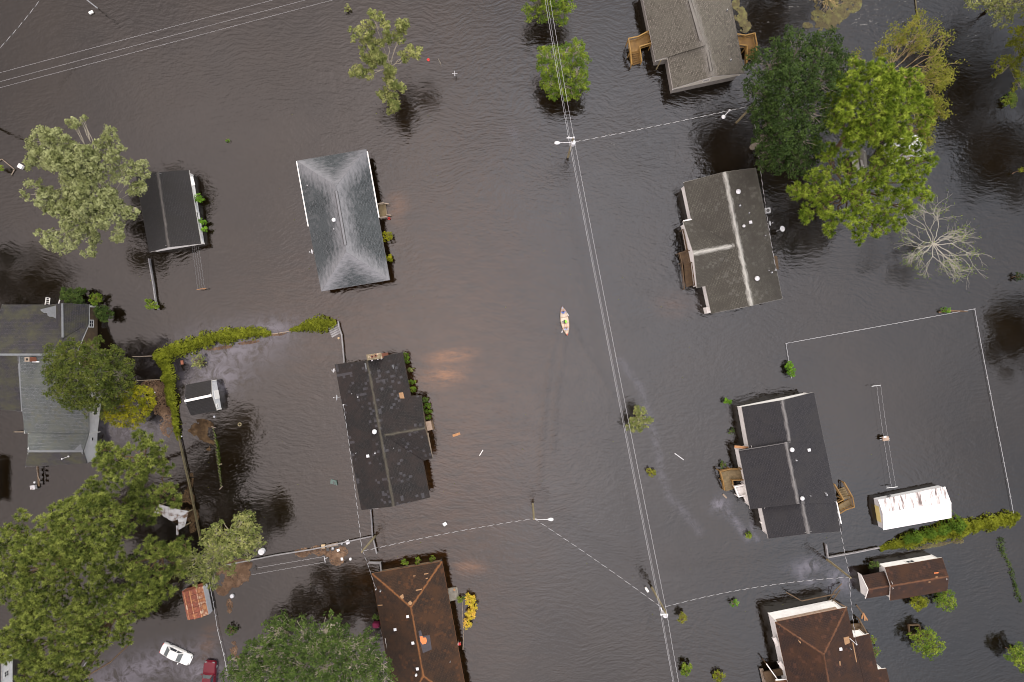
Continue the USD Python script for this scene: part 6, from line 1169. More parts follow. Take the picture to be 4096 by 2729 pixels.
# --- litter
litter("leaf_litter", "brown mound of floating leaf litter under the pale yellow-olive tree", [(930, 2300, 70, 55, 0), (890, 2350, 30, 40, 20), (970, 2270, 50, 30, 0)], "litter_brown", 5200, 0.20, 71)
litter("leaf_litter", "brown leaf scum between the lemon shrub and the vine fence", [(640, 1600, 45, 80, 0), (660, 1690, 34, 70, -10), (600, 1550, 50, 30, 0)], "litter_brown", 4200, 0.15, 72)
litter("leaf_litter", "brown scum below the little garden shed", [(800, 1720, 55, 42, 0), (835, 1770, 30, 36, 0), (760, 1700, 30, 18, 0)], "litter_dark", 3600, 0.17, 73)
litter("leaf_litter", "brown and green litter around the junk heap on the yard fence", [(1205, 2212, 30, 22, 0), (1270, 2206, 40, 22, -8), (1340, 2210, 50, 28, 0), (1345, 2240, 30, 26, 0)], "litter_brown", 2800, 0.17, 74)
litter("weed_mat", "greenish-brown mat of floating weed around the dead tangle at the top edge", [(3300, 90, 55, 48, 0), (3340, 60, 60, 40, -30), (3400, 20, 40, 40, 0), (3260, 60, 24, 40, 20), (3225, 108, 24, 12, 0), (3310, 10, 60, 30, 0)], "litter_green", 12000, 0.14, 75)
litter("weed_mat", "yellow-green weed mat against the raised house's right wall", [(2955, 60, 28, 40, -20), (2975, 110, 26, 26, 0), (2940, 20, 16, 20, 0)], "litter_green", 3000, 0.17, 76)
litter("leaf_litter", "dark pine straw along the mossy fence and tin roof", [(745, 2000, 26, 40, 0), (755, 1930, 12, 40, 10), (720, 2060, 60, 40, 0), (770, 2090, 18, 50, 10)], "litter_dark", 3000, 0.17, 77)
litter("leaf_litter", "pale tan debris fringe along the wire fence near the bottom", [(930, 2600, 16, 30, 0), (912, 2430, 14, 30, 0), (945, 2640, 14, 12, 0)], "litter_brown", 700, 0.16, 78)
litter("leaf_litter", "thin tan fringe of debris along the vine fence of the scummy yard", [(880, 1392, 60, 7, -8), (980, 1372, 60, 6, -8), (1110, 1338, 60, 5, -8)], "litter_brown", 900, 0.15, 79)
litter("leaf_flecks", "scattered single leaves adrift on the flood", [(1500, 1400, 1300, 1200, 0), (3000, 2000, 900, 600, 0), (900, 1450, 220, 160, 0)], "leaf_vine", 110, 0.13, 80, edge=0.0)
litter("weed_mat", "lime duckweed scum in the water at the right edge near the yellow-green foliage", [(4075, 330, 24, 34, 0), (4034, 410, 20, 34, 0), (4030, 250, 30, 12, 0)], "litter_moss", 1500, 0.16, 81)
litter("pale_fringe", "pale dry fringe along the lower edge of the long vine hedge", [(3700, 2180, 60, 8, -12), (3815, 2158, 26, 14, 0), (3760, 2170, 50, 7, -14)], "litter_green", 1100, 0.15, 82)
# ------------------------------------------------------------------ vehicles
def loft(secs, n_close=True):
    """Rings of equal length joined into a skin, ends capped."""
    S = np.array(secs); k, n = S.shape[:2]; v = S.reshape(-1, 3)
    i, j = np.meshgrid(np.arange(k - 1), np.arange(n), indexing="ij"); q = np.stack([i * n + j, i * n + (j + 1) % n, (i + 1) * n + (j + 1) % n, (i + 1) * n + j], -1).reshape(-1, 4)
    a = np.arange(1, n - 1); e_ = (k - 1) * n
    return v, np.vstack([q[:, [0, 1, 2]], q[:, [0, 2, 3]], np.stack([0 * a, a + 1, a], 1), np.stack([0 * a + e_, a + e_, a + 1 + e_], 1)])

def car(name, label, rear, front, z0, paint, suv=False, hood_mat=None):
    """rear, front: photograph pixels of the body's ends at height z0 + 0.7; z0: the tyres' ground height (under water)."""
    A, B = W(*rear, z0 + 0.7), W(*front, z0 + 0.7); L_ = np.linalg.norm(B - A); d = unit((B - A) * [1, 1, 0]); s = np.array([-d[1], d[0], 0]); o = (A + B) / 2; o[2] = z0
    T = lambda p: o + np.asarray(p)[..., :1] * d + np.asarray(p)[..., 1:2] * s + np.asarray(p)[..., 2:] * np.array([0, 0, 1.0])
    hw = 0.9; t = thing(name, label, "car", o)
    tp = 0.98 if suv else 0.9
    st = [(-0.5, 0.74, 0.78, 0.45), (-0.485, 0.92, tp - 0.06, 0.3), (-0.40, 0.99, tp, 0.22), (-0.2, 1.0, tp + 0.02, 0.2), (0.1, 1.0, tp, 0.2), (0.25, 1.0, tp - 0.03, 0.2), (0.40, 0.97, tp - 0.08, 0.22), (0.47, 0.88, tp - 0.16, 0.28), (0.5, 0.66, 0.62, 0.42)]
    secs = []
    for x, w_, zt, zb in st:
        y = hw * w_; secs.append([[x * L_, -y * 0.86, zt], [x * L_, -y * 0.97, zt - 0.09], [x * L_, -y, (zt + zb) / 2 + 0.08], [x * L_, -y * 0.96, zb], [x * L_, y * 0.96, zb], [x * L_, y, (zt + zb) / 2 + 0.08], [x * L_, y * 0.97, zt - 0.09], [x * L_, y * 0.86, zt], [x * L_, 0, zt + 0.05]])
    v, f = loft(secs); part(t, "body", (T(v), f[:, ::-1]), paint, smooth=32)
    x0, x1, x2, x3, zr = (-0.47, -0.40, 0.05, 0.17, 1.68) if suv else (-0.36, -0.19, 0.08, 0.24, 1.40)
    lo = [(x0, 0.84), (x3, 0.84)]; cab = []
    for x, w_, z in ((x0, 0.82, tp), (x1, 0.66, zr - 0.03), ((x1 + x2) / 2, 0.68, zr + 0.02), (x2, 0.66, zr - 0.03), (x3, 0.82, tp)):
        y = hw * w_; cab.append([[x * L_, -y, z], [x * L_, -hw * 0.84, min(z, tp) - 0.02], [x * L_, hw * 0.84, min(z, tp) - 0.02], [x * L_, y, z], [x * L_, y * 0.5, z + 0.025], [x * L_, -y * 0.5, z + 0.025]])
    v, f = loft(cab); part(t, "roof", (T(v), f[:, ::-1]), paint, smooth=25)
    def pane(nm, q, m="glass_dark"):
        q = T(np.array(q)); n = unit(np.cross(q[1] - q[0], q[2] - q[0])); c = q.mean(0); n = n if (c - (o + [0, 0, 0.9])) @ n > 0 else -n
        v = np.vstack([q + n * 0.022, q - n * 0.03]); part(t, nm, (v, BOXF[:, [0, 2, 1]]), m)
    y0, y1 = hw * 0.74, hw * 0.58; lx = L_
    pane("windshield", [[x3 * lx - 0.12, -y0, tp + 0.09], [x3 * lx - 0.12, y0, tp + 0.09], [x2 * lx + 0.06, y1, zr - 0.03], [x2 * lx + 0.06, -y1, zr - 0.03]], "car_glass")
    pane("rear_window", [[x0 * lx + 0.12, -y0, tp + 0.08], [x0 * lx + 0.12, y0, tp + 0.08], [x1 * lx - 0.05, y1, zr - 0.03], [x1 * lx - 0.05, -y1, zr - 0.03]], "car_glass")
    for k in (-1, 1):
        m_ = (x1 + x3) / 2 * lx - 0.1
        pane("side_window", [[x1 * lx - 0.30, k * hw * 0.815, tp + 0.07], [m_ - 0.06, k * hw * 0.825, tp + 0.07], [m_ - 0.06, k * hw * 0.70, zr - 0.1], [x1 * lx + 0.02, k * hw * 0.70, zr - 0.1]])
        pane("side_window", [[m_ + 0.06, k * hw * 0.825, tp + 0.07], [x3 * lx - 0.26, k * hw * 0.815, tp + 0.07], [x2 * lx - 0.02, k * hw * 0.70, zr - 0.1], [m_ + 0.06, k * hw * 0.70, zr - 0.1]])
        part(t, "mirror", bar(T([x3 * lx - 0.3, k * (hw - 0.02), tp + 0.04]), T([x3 * lx - 0.3, k * (hw + 0.18), tp + 0.08]), 0.12, 0.14), paint)
        part(t, "headlight", bar(T([0.472 * lx, k * hw * 0.44, tp - 0.2]), T([0.462 * lx, k * hw * 0.8, tp - 0.2]), 0.16, 0.13), "car_glass")
        part(t, "taillight", bar(T([-0.487 * lx, k * hw * 0.44, tp - 0.12]), T([-0.487 * lx, k * hw * 0.86, tp - 0.12]), 0.1, 0.13), "plastic_red")
        for x in (-0.29, 0.31):
            w_ = part(t, "wheel", tube([T([x * lx, k * (hw - 0.2), 0.33]), T([x * lx, k * (hw + 0.01), 0.33])], 0.33, 18), "black_rubber", smooth=40)
            part(w_, "rim", tube([T([x * lx, k * (hw - 0.1), 0.33]), T([x * lx, k * (hw + 0.02), 0.33])], 0.2, 12), "galvanized")
    part(t, "bumper", bar(T([0.497 * lx, -hw * 0.6, 0.55]), T([0.497 * lx, hw * 0.6, 0.55]), 0.08, 0.16), paint)
    return t
mat("paint_white", (0.70, 0.70, 0.68), (0.62, 0.62, 0.59), scale=0.8, rough=0.22)
mat("paint_red", (0.085, 0.003, 0.010), (0.065, 0.003, 0.008), scale=0.8, rough=0.4, spec=0.3)
mat("car_glass", (0.075, 0.09, 0.09), (0.055, 0.068, 0.07), scale=0.8, rough=0.06, spec=1.0)
car("sedan", "white four-door sedan standing in the scummy water below the pines", (647, 2590), (763, 2645), -0.40, "paint_white")
car("pickup_car", "dark red high-roofed car cut off by the bottom edge, next to the wire fence", (832, 2775), (841, 2644), -0.25, "paint_red", suv=True)

# ------------------------------------------------------------------ canoe and people
bow, stern = W(2248.5, 1226, 0.35), W(2269.7, 1343, 0.35)
CL = np.linalg.norm(bow - stern); cd = unit((bow - stern) * [1, 1, 0]); cs = np.array([cd[1], -cd[0], 0]); co = (bow + stern) / 2; co[2] = 0   # cs points to starboard (right)
TC = lambda p: co + np.asarray(p)[..., :1] * cd + np.asarray(p)[..., 1:2] * cs + np.asarray(p)[..., 2:] * np.array([0, 0, 1.0])
for nm, c1, c2 in (("canoe_tan", (0.56, 0.48, 0.38), (0.49, 0.42, 0.33)), ("canoe_hull", (0.16, 0.10, 0.055), (0.12, 0.075, 0.04)), ("skin", (0.50, 0.29, 0.21), (0.45, 0.25, 0.18)), ("shirt_blue", (0.075, 0.14, 0.42), (0.055, 0.11, 0.35)), ("shirt_pale", (0.32, 0.38, 0.56), (0.26, 0.32, 0.5)),
                   ("vest_white", (0.62, 0.60, 0.58), (0.52, 0.5, 0.48)), ("hair_brown", (0.06, 0.032, 0.018), (0.04, 0.022, 0.012)), ("shorts_gray", (0.14, 0.145, 0.15), (0.10, 0.104, 0.11)), ("bag_black", (0.012, 0.012, 0.013), (0.02, 0.02, 0.02)), ("neon_green", (0.20, 0.62, 0.02), (0.16, 0.52, 0.015)), ("cap_brown", (0.20, 0.12, 0.08), (0.16, 0.095, 0.06))):
    mat(nm, c1, c2, scale=5, rough=0.7)
cn = thing("canoe", "tan canoe with two paddlers in the middle of the flooded street", "canoe", co)
def hull_rings(inset, zb0, flip):
    R = []
    for u in np.linspace(-1, 1, 25):
        x = u * (CL / 2 - inset * 1.5); w_ = max(0.012, (0.60 - inset) * (1 - abs(u) ** 2.0) ** 0.85); sh = 0.30 + 0.16 * abs(u) ** 3; bt = zb0 + 0.22 * abs(u) ** 6
        a = np.linspace(-math.pi / 2, math.pi / 2, 11)
        R.append([[x, w_ * math.sin(q) * (1 - 0.06 * math.cos(q)), sh - (sh - bt) * math.cos(q) ** 0.55] for q in a])
    return np.array(R)
def skin(R, rev):
    k, n = R.shape[:2]; i, j = np.meshgrid(np.arange(k - 1), np.arange(n - 1), indexing="ij"); q = np.stack([i * n + j, i * n + j + 1, (i + 1) * n + j + 1, (i + 1) * n + j], -1).reshape(-1, 4); f = np.vstack([q[:, [0, 1, 2]], q[:, [0, 2, 3]]])
    return TC(R.reshape(-1, 3)), f[:, ::-1] if rev else f
RO, RI = hull_rings(0.0, -0.12, 0), hull_rings(0.03, 0.035, 0)
part(cn, "hull", skin(RO, False), "canoe_hull", smooth=40); part(cn, "inner_hull", skin(RI, True), "canoe_tan", smooth=40)
for k in (0, -1): part(cn, "gunwale", tube(TC(RO[:, k] + [0, 0, 0.01]), 0.026, 6), "canoe_hull")
for x, w_, m in ((1.28, 0.36, "canoe_tan"), (-1.22, 0.40, "canoe_tan")): part(cn, "seat", bar(TC([x, -w_, 0.2]), TC([x, w_, 0.2]), 0.24, 0.03), m)
for x, w_ in ((0.55, 0.50), (-0.35, 0.51)): part(cn, "thwart", bar(TC([x, -w_, 0.30]), TC([x, w_, 0.30]), 0.06, 0.03), "canoe_hull")
for sx, m in ((1, "shirt_pale"), (-1, "plastic_red")):
    v = TC(np.array([[sx * (CL / 2 - 0.01), 0, 0.475], [sx * (CL / 2 - 0.30), 0.11, 0.415], [sx * (CL / 2 - 0.30), -0.11, 0.415], [sx * (CL / 2 + 0.03), 0, 0.40], [sx * (CL / 2 - 0.30), 0.11, 0.36], [sx * (CL / 2 - 0.30), -0.11, 0.36]]))
    f = np.array([[0, 1, 2], [3, 5, 4], [0, 3, 4], [0, 4, 1], [1, 4, 5], [1, 5, 2], [2, 5, 3], [2, 3, 0]]); part(cn, "bow_cap" if sx > 0 else "stern_cap", (v, f), m)

import manifold3d as mf
def body(bones, edge=0.022, it=8):
    """One continuous skin: hulls of the spheres at each bone's two joints, united and smoothed."""
    ms = []
    for a, ra, b, rb in bones:
        A = mf.Manifold.sphere(ra, 16).translate(tuple(map(float, a))); B = mf.Manifold.sphere(rb, 16).translate(tuple(map(float, b))); ms.append(mf.Manifold.batch_hull([A, B]))
    m = mf.Manifold.batch_boolean(ms, mf.OpType.Add).refine_to_length(edge).to_mesh()
    t = trimesh.Trimesh(m.vert_properties[:, :3], m.tri_verts, process=True); trimesh.smoothing.filter_taubin(t, iterations=it)
    return np.array(t.vertices), np.array(t.faces)

def paddler(label, x, lean, hands, face, hair, shirt, shorts, legs, capmat=None):
    """Seated figure: hip at (x, 0, 0.3) in canoe axes, looking along +x * face."""
    s = face; hip, chest, neck = np.array([x, 0, 0.32]), np.array([x + s * lean * 0.6, 0, 0.62]), np.array([x + s * lean, 0, 0.83]); head = neck + [s * 0.05, 0, 0.17]
    bn = [(hip, 0.14, chest, 0.145), (chest, 0.145, neck - [0, 0, 0.06], 0.10), (neck - [0, 0, 0.05], 0.06, head, 0.06), (head + [0, 0, 0.03], 0.095, head + [s * 0.025, 0, -0.045], 0.075), (head + [s * 0.09, 0, -0.02], 0.016, head + [s * 0.105, 0, -0.035], 0.014)]
    for k in (-1, 1): bn.append((head + [0, k * 0.09, -0.01], 0.02, head + [-s * 0.01, k * 0.095, 0.015], 0.018))
    sl, clothes = [], [(hip + [0, 0, 0.08], 0.156, chest, 0.160), (chest, 0.160, neck - [0, 0, 0.07], 0.112)]
    for k, hd in zip((-1, 1), hands):
        sh = np.array([neck[0] - s * 0.02, k * 0.19, neck[2] - 0.08]); hd = np.array(hd); el = (sh + hd) / 2 + [-s * 0.02, k * 0.10, -0.09]
        bn += [(neck - [0, 0, 0.09], 0.08, sh, 0.06), (sh, 0.056, el, 0.043), (el, 0.041, hd, 0.029)]; clothes += [(neck - [0, 0, 0.09], 0.092, sh, 0.072), (sh, 0.070, sh * 0.45 + el * 0.55, 0.060)]
        pd = unit(hd - el); up = np.array([0, 0, 1.0]); sd = unit(np.cross(pd, up)); pl = hd + pd * 0.075
        bn.append((hd, 0.026, pl, 0.030))
        for i, (o_, l_) in enumerate(((-0.028, 0.066), (-0.009, 0.075), (0.010, 0.070), (0.028, 0.056))):
            b0 = pl + sd * o_; b1 = b0 + pd * l_ * 0.55 - up * 0.012; b2 = b1 + pd * l_ * 0.12 - up * l_ * 0.5; bn += [(b0, 0.0095, b1, 0.009), (b1, 0.009, b2, 0.008)]
        b1 = hd + pd * 0.05 + sd * k * -0.045 - up * 0.012; bn += [(hd + pd * 0.02 - sd * k * 0.018, 0.012, b1, 0.010), (b1, 0.010, b1 + pd * 0.03 - up * 0.02, 0.009)]
    sc = [(hip, 0.155, hip + [0, 0, 0.06], 0.152)]
    for k in (-1, 1):
        h0, kn, an = hip + [s * 0.04, k * 0.09, -0.03], np.array([x + s * legs[0], k * 0.16, legs[1]]), np.array([x + s * legs[2], k * 0.15, 0.05])
        bn += [(h0, 0.085, kn, 0.058), (kn, 0.055, an, 0.040), (an, 0.04, an + [s * 0.16, 0, -0.02], 0.03)]; sc.append((h0, 0.098, h0 * 0.35 + kn * 0.65, 0.082))
    v, f = body(bn); t = thing("person", label, "person", TC(hip) * [1, 1, 0]); part(t, "body", (TC(v), f), "skin", smooth=True)
    v, f = body(clothes, 0.03); part(t, "shirt", (TC(v), f), shirt, smooth=True); v, f = body(sc, 0.03); part(t, "shorts", (TC(v), f), shorts, smooth=True)
    hv = sphere(head + [-s * 0.012, 0, 0.052], 0.105, 2, 0.92); hv = (hv[0] + (meshkit.noise(hv[0] * 40)[:, None] - 0.5) * 0.012, hv[1]); part(t, "hair" if not capmat else "cap", (TC(hv[0]), hv[1]), capmat or hair, smooth=True)
    if capmat: part(t, "cap_brim", (TC(revolve(head + [s * 0.10, 0, 0.03], [(0.01, 0.012), (0.085, 0.008), (0.085, 0.0), (0.01, 0.0)], 12)[0]), revolve((0, 0, 0), [(0.01, 0.012), (0.085, 0.008), (0.085, 0.0), (0.01, 0.0)], 12)[1]), capmat)
    for k in (-1, 1): part(t, "eye", (TC(sphere(head + [s * 0.098, k * 0.032, 0.0], 0.012, 1)[0]), sphere((0, 0, 0), 1, 1)[1]), "bag_black")
    part(t, "mouth", bar(TC(head + [s * 0.09, -0.022, -0.06]), TC(head + [s * 0.09, 0.022, -0.06]), 0.012, 0.008), "plastic_red")
    return t
paddler("brown-haired person in a blue shirt paddling in the canoe's bow", 1.22, 0.10, [(1.50, -0.28, 0.50), (1.48, 0.36, 0.48)], 1, "hair_brown", "shirt_blue", "shorts_gray", (0.36, 0.30, 0.62))
paddler("person in pale blue top and cap paddling in the canoe's stern, legs stretched forward", -1.22, 0.06, [(-1.02, -0.44, 0.46), (-0.98, 0.28, 0.46)], 1, "hair_brown", "shirt_pale", "shorts_gray", (0.40, 0.22, 0.72), "cap_brown")
def paddle(label, a, b):
    a, b = TC(a), TC(b); d = unit(b - a); t = thing("paddle", label, "paddle", (a + b) / 2 * [1, 1, 0]); part(t, "shaft", tube([a, b], 0.018, 6), "vest_white"); part(t, "grip", tube([a - d * 0.02 - cs * 0.05, a - d * 0.02 + cs * 0.05], 0.02, 6), "canoe_hull")
    part(t, "blade", bar(b - d * 0.05, b + d * 0.36, 0.13, 0.02), "vest_white")
paddle("pale paddle held by the bow paddler on the right side", (1.50, -0.22, 0.52), (1.46, 0.70, 0.34)) if False else paddle("pale paddle held by the bow paddler on the right side", (1.75, 0.26, 0.52), (0.98, 0.56, 0.28))
paddle("pale paddle held by the stern paddler on the left side", (-0.92, -0.36, 0.55), (-1.42, -0.62, 0.14))
bg = thing("backpack", "black pack with a neon green patch lying amidships in the canoe", "backpack", TC(np.array([-0.12, 0.06, 0])))
part(bg, "bag", (TC(sphere((0, 0, 0), 1, 2)[0] * [0.30, 0.22, 0.15] + [-0.12, 0.0, 0.10]), sphere((0, 0, 0), 1, 2)[1]), "bag_black", smooth=True); part(bg, "green_flap", (TC(sphere((0, 0, 0), 1, 2)[0] * [0.22, 0.15, 0.10] + [-0.10, 0.15, 0.20]), sphere((0, 0, 0), 1, 2)[1]), "neon_green", smooth=True)
bk = thing("bucket", "small bucket with a dark inside near the left side of the canoe", "bucket", TC(np.array([-0.06, -0.36, 0]))); part(bk, "pail", revolve(TC(np.array([-0.06, -0.36, 0.05])), [(0.10, 0), (0.13, 0.26), (0.118, 0.26), (0.09, 0.06), (0.01, 0.06)], 16), "vest_white", smooth=40); part(bk, "contents", revolve(TC(np.array([-0.06, -0.36, 0.18])), [(0.105, 0.0), (0.01, 0.005)], 14), "bag_black")

# ------------------------------------------------------------------ junk, floats and yard things
def tyre(name, label, px, py, r=0.33, m="black_rubber", rim=None, z=0.0, tilt=0.1):
    c = W(px, py, z); t = thing(name, label, "tyre", c * [1, 1, 0]); part(t, "tyre", revolve(c - [0, 0, 0.06], [(r * 0.58, 0.02), (r * 0.8, -0.02), (r, 0.03), (r, 0.13), (r * 0.82, 0.18), (r * 0.58, 0.15), (r * 0.58, 0.02)], 22), m, smooth=35)
    if rim:
        part(t, "rim", revolve(c + [0, 0, 0.0], [(r * 0.57, 0.06), (r * 0.5, 0.03), (r * 0.2, 0.05), (r * 0.16, 0.09), (0.005, 0.09)], 18), rim, smooth=35)
        for a in np.linspace(0, 2 * math.pi, 6)[:-1]: part(t, "spoke", bar(c + [math.cos(a) * r * 0.15, math.sin(a) * r * 0.15, 0.085], c + [math.cos(a) * r * 0.52, math.sin(a) * r * 0.52, 0.07], 0.07, 0.03), rim)
tyre("tyre", "black tyre with a grey hub in the junk heap on the yard fence", 1331, 2194, 0.36, rim="galvanized"); tyre("wheel", "white-spoked wheel leaning at the right of the junk heap", 1367, 2174, 0.30, rim="white_metal", z=0.2); tyre("tyre", "old tyre afloat right of the little garden shed", 959, 1698, 0.28, "pole_wood")
tyre("life_ring", "small red ring by the hip-roofed house's porch", 1556, 874, 0.2, "plastic_red", z=0.25)
def round_float(label, px, py, r, h_=0.5, cat_="drum", m="white_metal", name="drum"):
    c = W(px, py, 0); t = thing(name, label, cat_, c); part(t, "barrel", revolve(c - [0, 0, 0.3], [(0.01, 0), (r, 0), (r, 0.3 + h_ - 0.05), (r * 0.94, 0.3 + h_), (r * 0.9, 0.3 + h_), (r * 0.86, 0.27 + h_)], 20), m, smooth=35); part(t, "lid", revolve(c + [0, 0, h_ - 0.03], [(r * 0.86, 0), (r * 0.8, 0.012), (0.01, 0.016)], 20), m)
round_float("large white round drum at the fence beside the pale yellow-olive tree", 1050, 2204, 0.45, 0.6); round_float("round white lid afloat right of the junk heap", 1402, 2236, 0.2, 0.15); round_float("small white drum afloat below the brown litter mound", 930, 2383, 0.3, 0.3); round_float("round white float at the end of the little garden shed", 858, 1667, 0.16, 0.15, "float", name="float"); round_float("tiny white float by the vine fence, below the garden shed", 727, 1746, 0.1, 0.1, "float", name="float"); round_float("tiny white float at the corner of the vines in the scummy yard", 770, 1415, 0.11, 0.12, "float", name="float"); round_float("tiny white bobbing object left of the dark vine hedge top", 620, 1570, 0.1, 0.08, "float", name="float")
def crate(name, label, px, py, sx, sy, h_, m, rot=0.0, cat_="box", lid=True, z=0.0):
    c = W(px, py, z); t = thing(name, label, cat_, c * [1, 1, 0]); part(t, "box", box(c - [0, 0, 0.15], sx, sy, h_ + 0.15, rot), m)
    if lid: part(t, "lid", box(c + [0, 0, h_], sx + 0.05, sy + 0.05, 0.05, rot), m)
crate("cooler", "white square cooler adrift just above the service cable, bottom centre", 1780, 2095, 0.5, 0.42, 0.2, "white_metal", 0.6, "cooler"); crate("cooler", "white chest afloat left of the big olive tree", 88, 668, 0.62, 0.55, 0.4, "white_paint", -0.55, "cooler"); crate("floating_box", "small cream box afloat beside the transformer pole", 2586, 2356, 0.62, 0.26, 0.45, "white_paint", -1.0); crate("floating_box", "small cream box afloat near the top left lamp post", 367, 52, 0.58, 0.3, 0.2, "white_paint", 0.5); crate("floating_box", "little pale box afloat near the white lid", 1369, 2235, 0.28, 0.35, 0.15, "white_metal", 0.1)
crate("log_box", "pale wooden post stub afloat below the angled deck", 2898, 1984, 0.72, 0.2, 0.12, "plank_pale", -0.8, "post"); crate("junk_box", "open cardboard box at the left end of the junk heap", 1295, 2184, 0.5, 0.5, 0.3, "cardboard", 0.1); crate("junk_bag", "crumpled white sack at the right end of the junk heap", 1392, 2167, 0.5, 0.5, 0.25, "white_metal", 0.5, "sack"); crate("junk_bag", "white bundle just below the black tyre", 1354, 2200, 0.34, 0.28, 0.15, "white_paint", 0.3, "bundle"); crate("junk_bag", "small black sack beside the black tyre", 1313, 2196, 0.4, 0.45, 0.25, "black_rubber", 0.2, "sack")
solo("floating_plank", "broad brown board lying along the fence in the junk heap", "board", bar(W(1306, 2186, 0.3), W(1352, 2176, 0.3), 0.42, 0.06), "plank_pale"); solo("floating_plank", "orange-brown plank adrift right of the dark ranch house", "board", bar(W(1811, 1744, 0.02), W(1840, 1734, 0.02), 0.36, 0.06), "cedar"); solo("floating_stick", "thin white stick adrift below the orange-brown plank", "stick", tube([W(1918, 1823, 0.05), W(1932, 1800, 0.05)], 0.05, 6), "white_paint"); solo("floating_pipe", "thin white pipe adrift between power lines and stepped dark roof", "pipe", tube([W(2699, 1814, 0.06), W(2735, 1840, 0.06)], 0.05, 6), "white_metal")
solo("red_debris", "small red thing adrift right of the sparse clumped tree", "debris", cat([revolve(W(1713, 240, 0), [(0.16, 0), (0.22, 0.05), (0.16, 0.12), (0.08, 0.06)], 10), bar(W(1709, 236, 0.1), W(1718, 245, 0.1), 0.08, 0.06)]), "plastic_red")
t = thing("floating_branch", "dark stick poking out of the water right of the sparse clumped tree", "branch", W(1760, 260)); part(t, "stick", tube([W(1753, 236, 0.9), W(1760, 250, 0.4), W(1767, 268, -0.3)], 0.05, 6), "bark_gray")
t = thing("marker_cross", "pale blue-grey cross marker on a pole, upper centre", "marker", W(1819, 296)); c = W(1819, 294, 1.0); part(t, "pole", tube([c * [1, 1, 0] - [0, 0, 1], c], 0.04, 6), "galvanized"); part(t, "arm", bar(W(1808, 294, 1.02), W(1829, 294, 1.02), 0.06, 0.05), "galvanized"); part(t, "arm", bar(W(1819, 284, 1.07), W(1819, 304, 1.07), 0.06, 0.05), "galvanized")
t = thing("trash_cart", "grey-green wheeled trash cart lying in the water left of the dark ranch house", "trash cart", W(1335, 1931)); q = [W(1323, 1925, 0), W(1348, 1931, 0)]; part(t, "bin", bar(q[0] + [0, 0, 0.02], W(1346, 1931, 0.02), 0.62, 0.25), "plastic_green"); part(t, "lid", bar(W(1344, 1922, 0.15), W(1348, 1941, 0.15), 0.14, 0.35), "plastic_green"); part(t, "handle", bar(W(1334, 1927, 0.17), W(1335, 1936, 0.17), 0.16, 0.05), "dark_metal")
t = thing("wooden_ladder", "white ladder-like gate sticking out of the top wall of the brick gable house", "ladder", W(190, 1205)); A_, B_ = (184, 1190, 0.7), (200, 1191, 0.7)
for a, b in (((185, 1190, 1.0), (180, 1222, 1.0)), ((200, 1192, 1.0), (196, 1222, 1.0))): part(t, "stile", bar(W(*a), W(*b), 0.1, 0.08), "white_paint")
for k in range(5): part(t, "rung", bar(W(184.5 - k * 1.1, 1191 + k * 7, 1.0), W(200 - k * 0.9, 1193 + k * 7, 1.0), 0.06, 0.05), "white_paint")
solo("white_post", "leaning white post beside the ladder-like gate", "post", bar(W(241, 1194, 0.9), W(233, 1222, 0.9), 0.12, 0.1), "white_paint")
t = thing("planter", "square timber planter frame half sunk in the water, lower right", "planter", W(3655, 2520))
for a, b in (((3634, 2501), (3676, 2499)), ((3676, 2499), (3684, 2538)), ((3684, 2538), (3638, 2541)), ((3638, 2541), (3634, 2501))): part(t, "side_board", bar(W(*a, 0.2), W(*b, 0.2), 0.1, 0.4), "deck_wood_dark")
t = thing("swing_set", "collapsed timber frame of thin brown poles above the plum-brown house", "timber frame", W(3300, 2380))
for a, b in (((3144, 2369, 0.8), (3207, 2404, 1.2)), ((3207, 2404, 1.2), (3345, 2376, 1.0)), ((3360, 2360, 1.2), (3325, 2412, 0.4)), ((3367, 2335, 0.3), (3337, 2366, 0.9)), ((3337, 2366, 0.9), (3316, 2402, 0.2)), ((3337, 2404, 0.5), (3389, 2430, 0.8)), ((3330, 2396, 0.2), (3385, 2434, 0.3))): part(t, "pole", bar(W(*a), W(*b), 0.12, 0.1), "deck_wood_dark")
t = thing("broken_planks", "broken orange-brown planks afloat right of the plum-brown roof's corner", "planks", W(3455, 2455))
for a, b, m in (((3425, 2420), (3452, 2455), "deck_wood_dark"), ((3452, 2452), (3470, 2482), "cedar"), ((3456, 2455), (3460, 2483), "cedar"), ((3451, 2458), (3447, 2476), "cedar")): part(t, "plank", bar(W(*a, 0.08), W(*b, 0.05), 0.2, 0.06), m)
t = thing("grill_cover", "dark magenta cover over a low object beside the rust-brown roof's left eave", "cover", W(1506, 2498)); v, f = sphere((0, 0, 0), 1, 3); v = np.sign(v) * np.abs(v) ** 0.6 * [0.55, 0.42, 0.55] + W(1506, 2498, 0.35); v[:, 2] += meshkit.noise(v * 6) * 0.06; part(t, "cloth", (v, f), "magenta_cloth", smooth=True)
t = thing("air_conditioner", "white air conditioning unit standing at the right wall of the pale-ridged house", "air conditioner", W(3064, 845)); c = W(3064, 846, 0.0); part(t, "cabinet", box(c - [0, 0, 0.2], 0.75, 0.75, 1.0, 0.15), "galvanized"); part(t, "fan_grille", revolve(c + [0, 0, 0.8], [(0.31, 0), (0.31, 0.03), (0.26, 0.03), (0.26, 0.004)], 20), "white_metal"); part(t, "fan", revolve(c + [0, 0, 0.802], [(0.26, 0), (0.02, 0.01)], 16), "dark_metal")
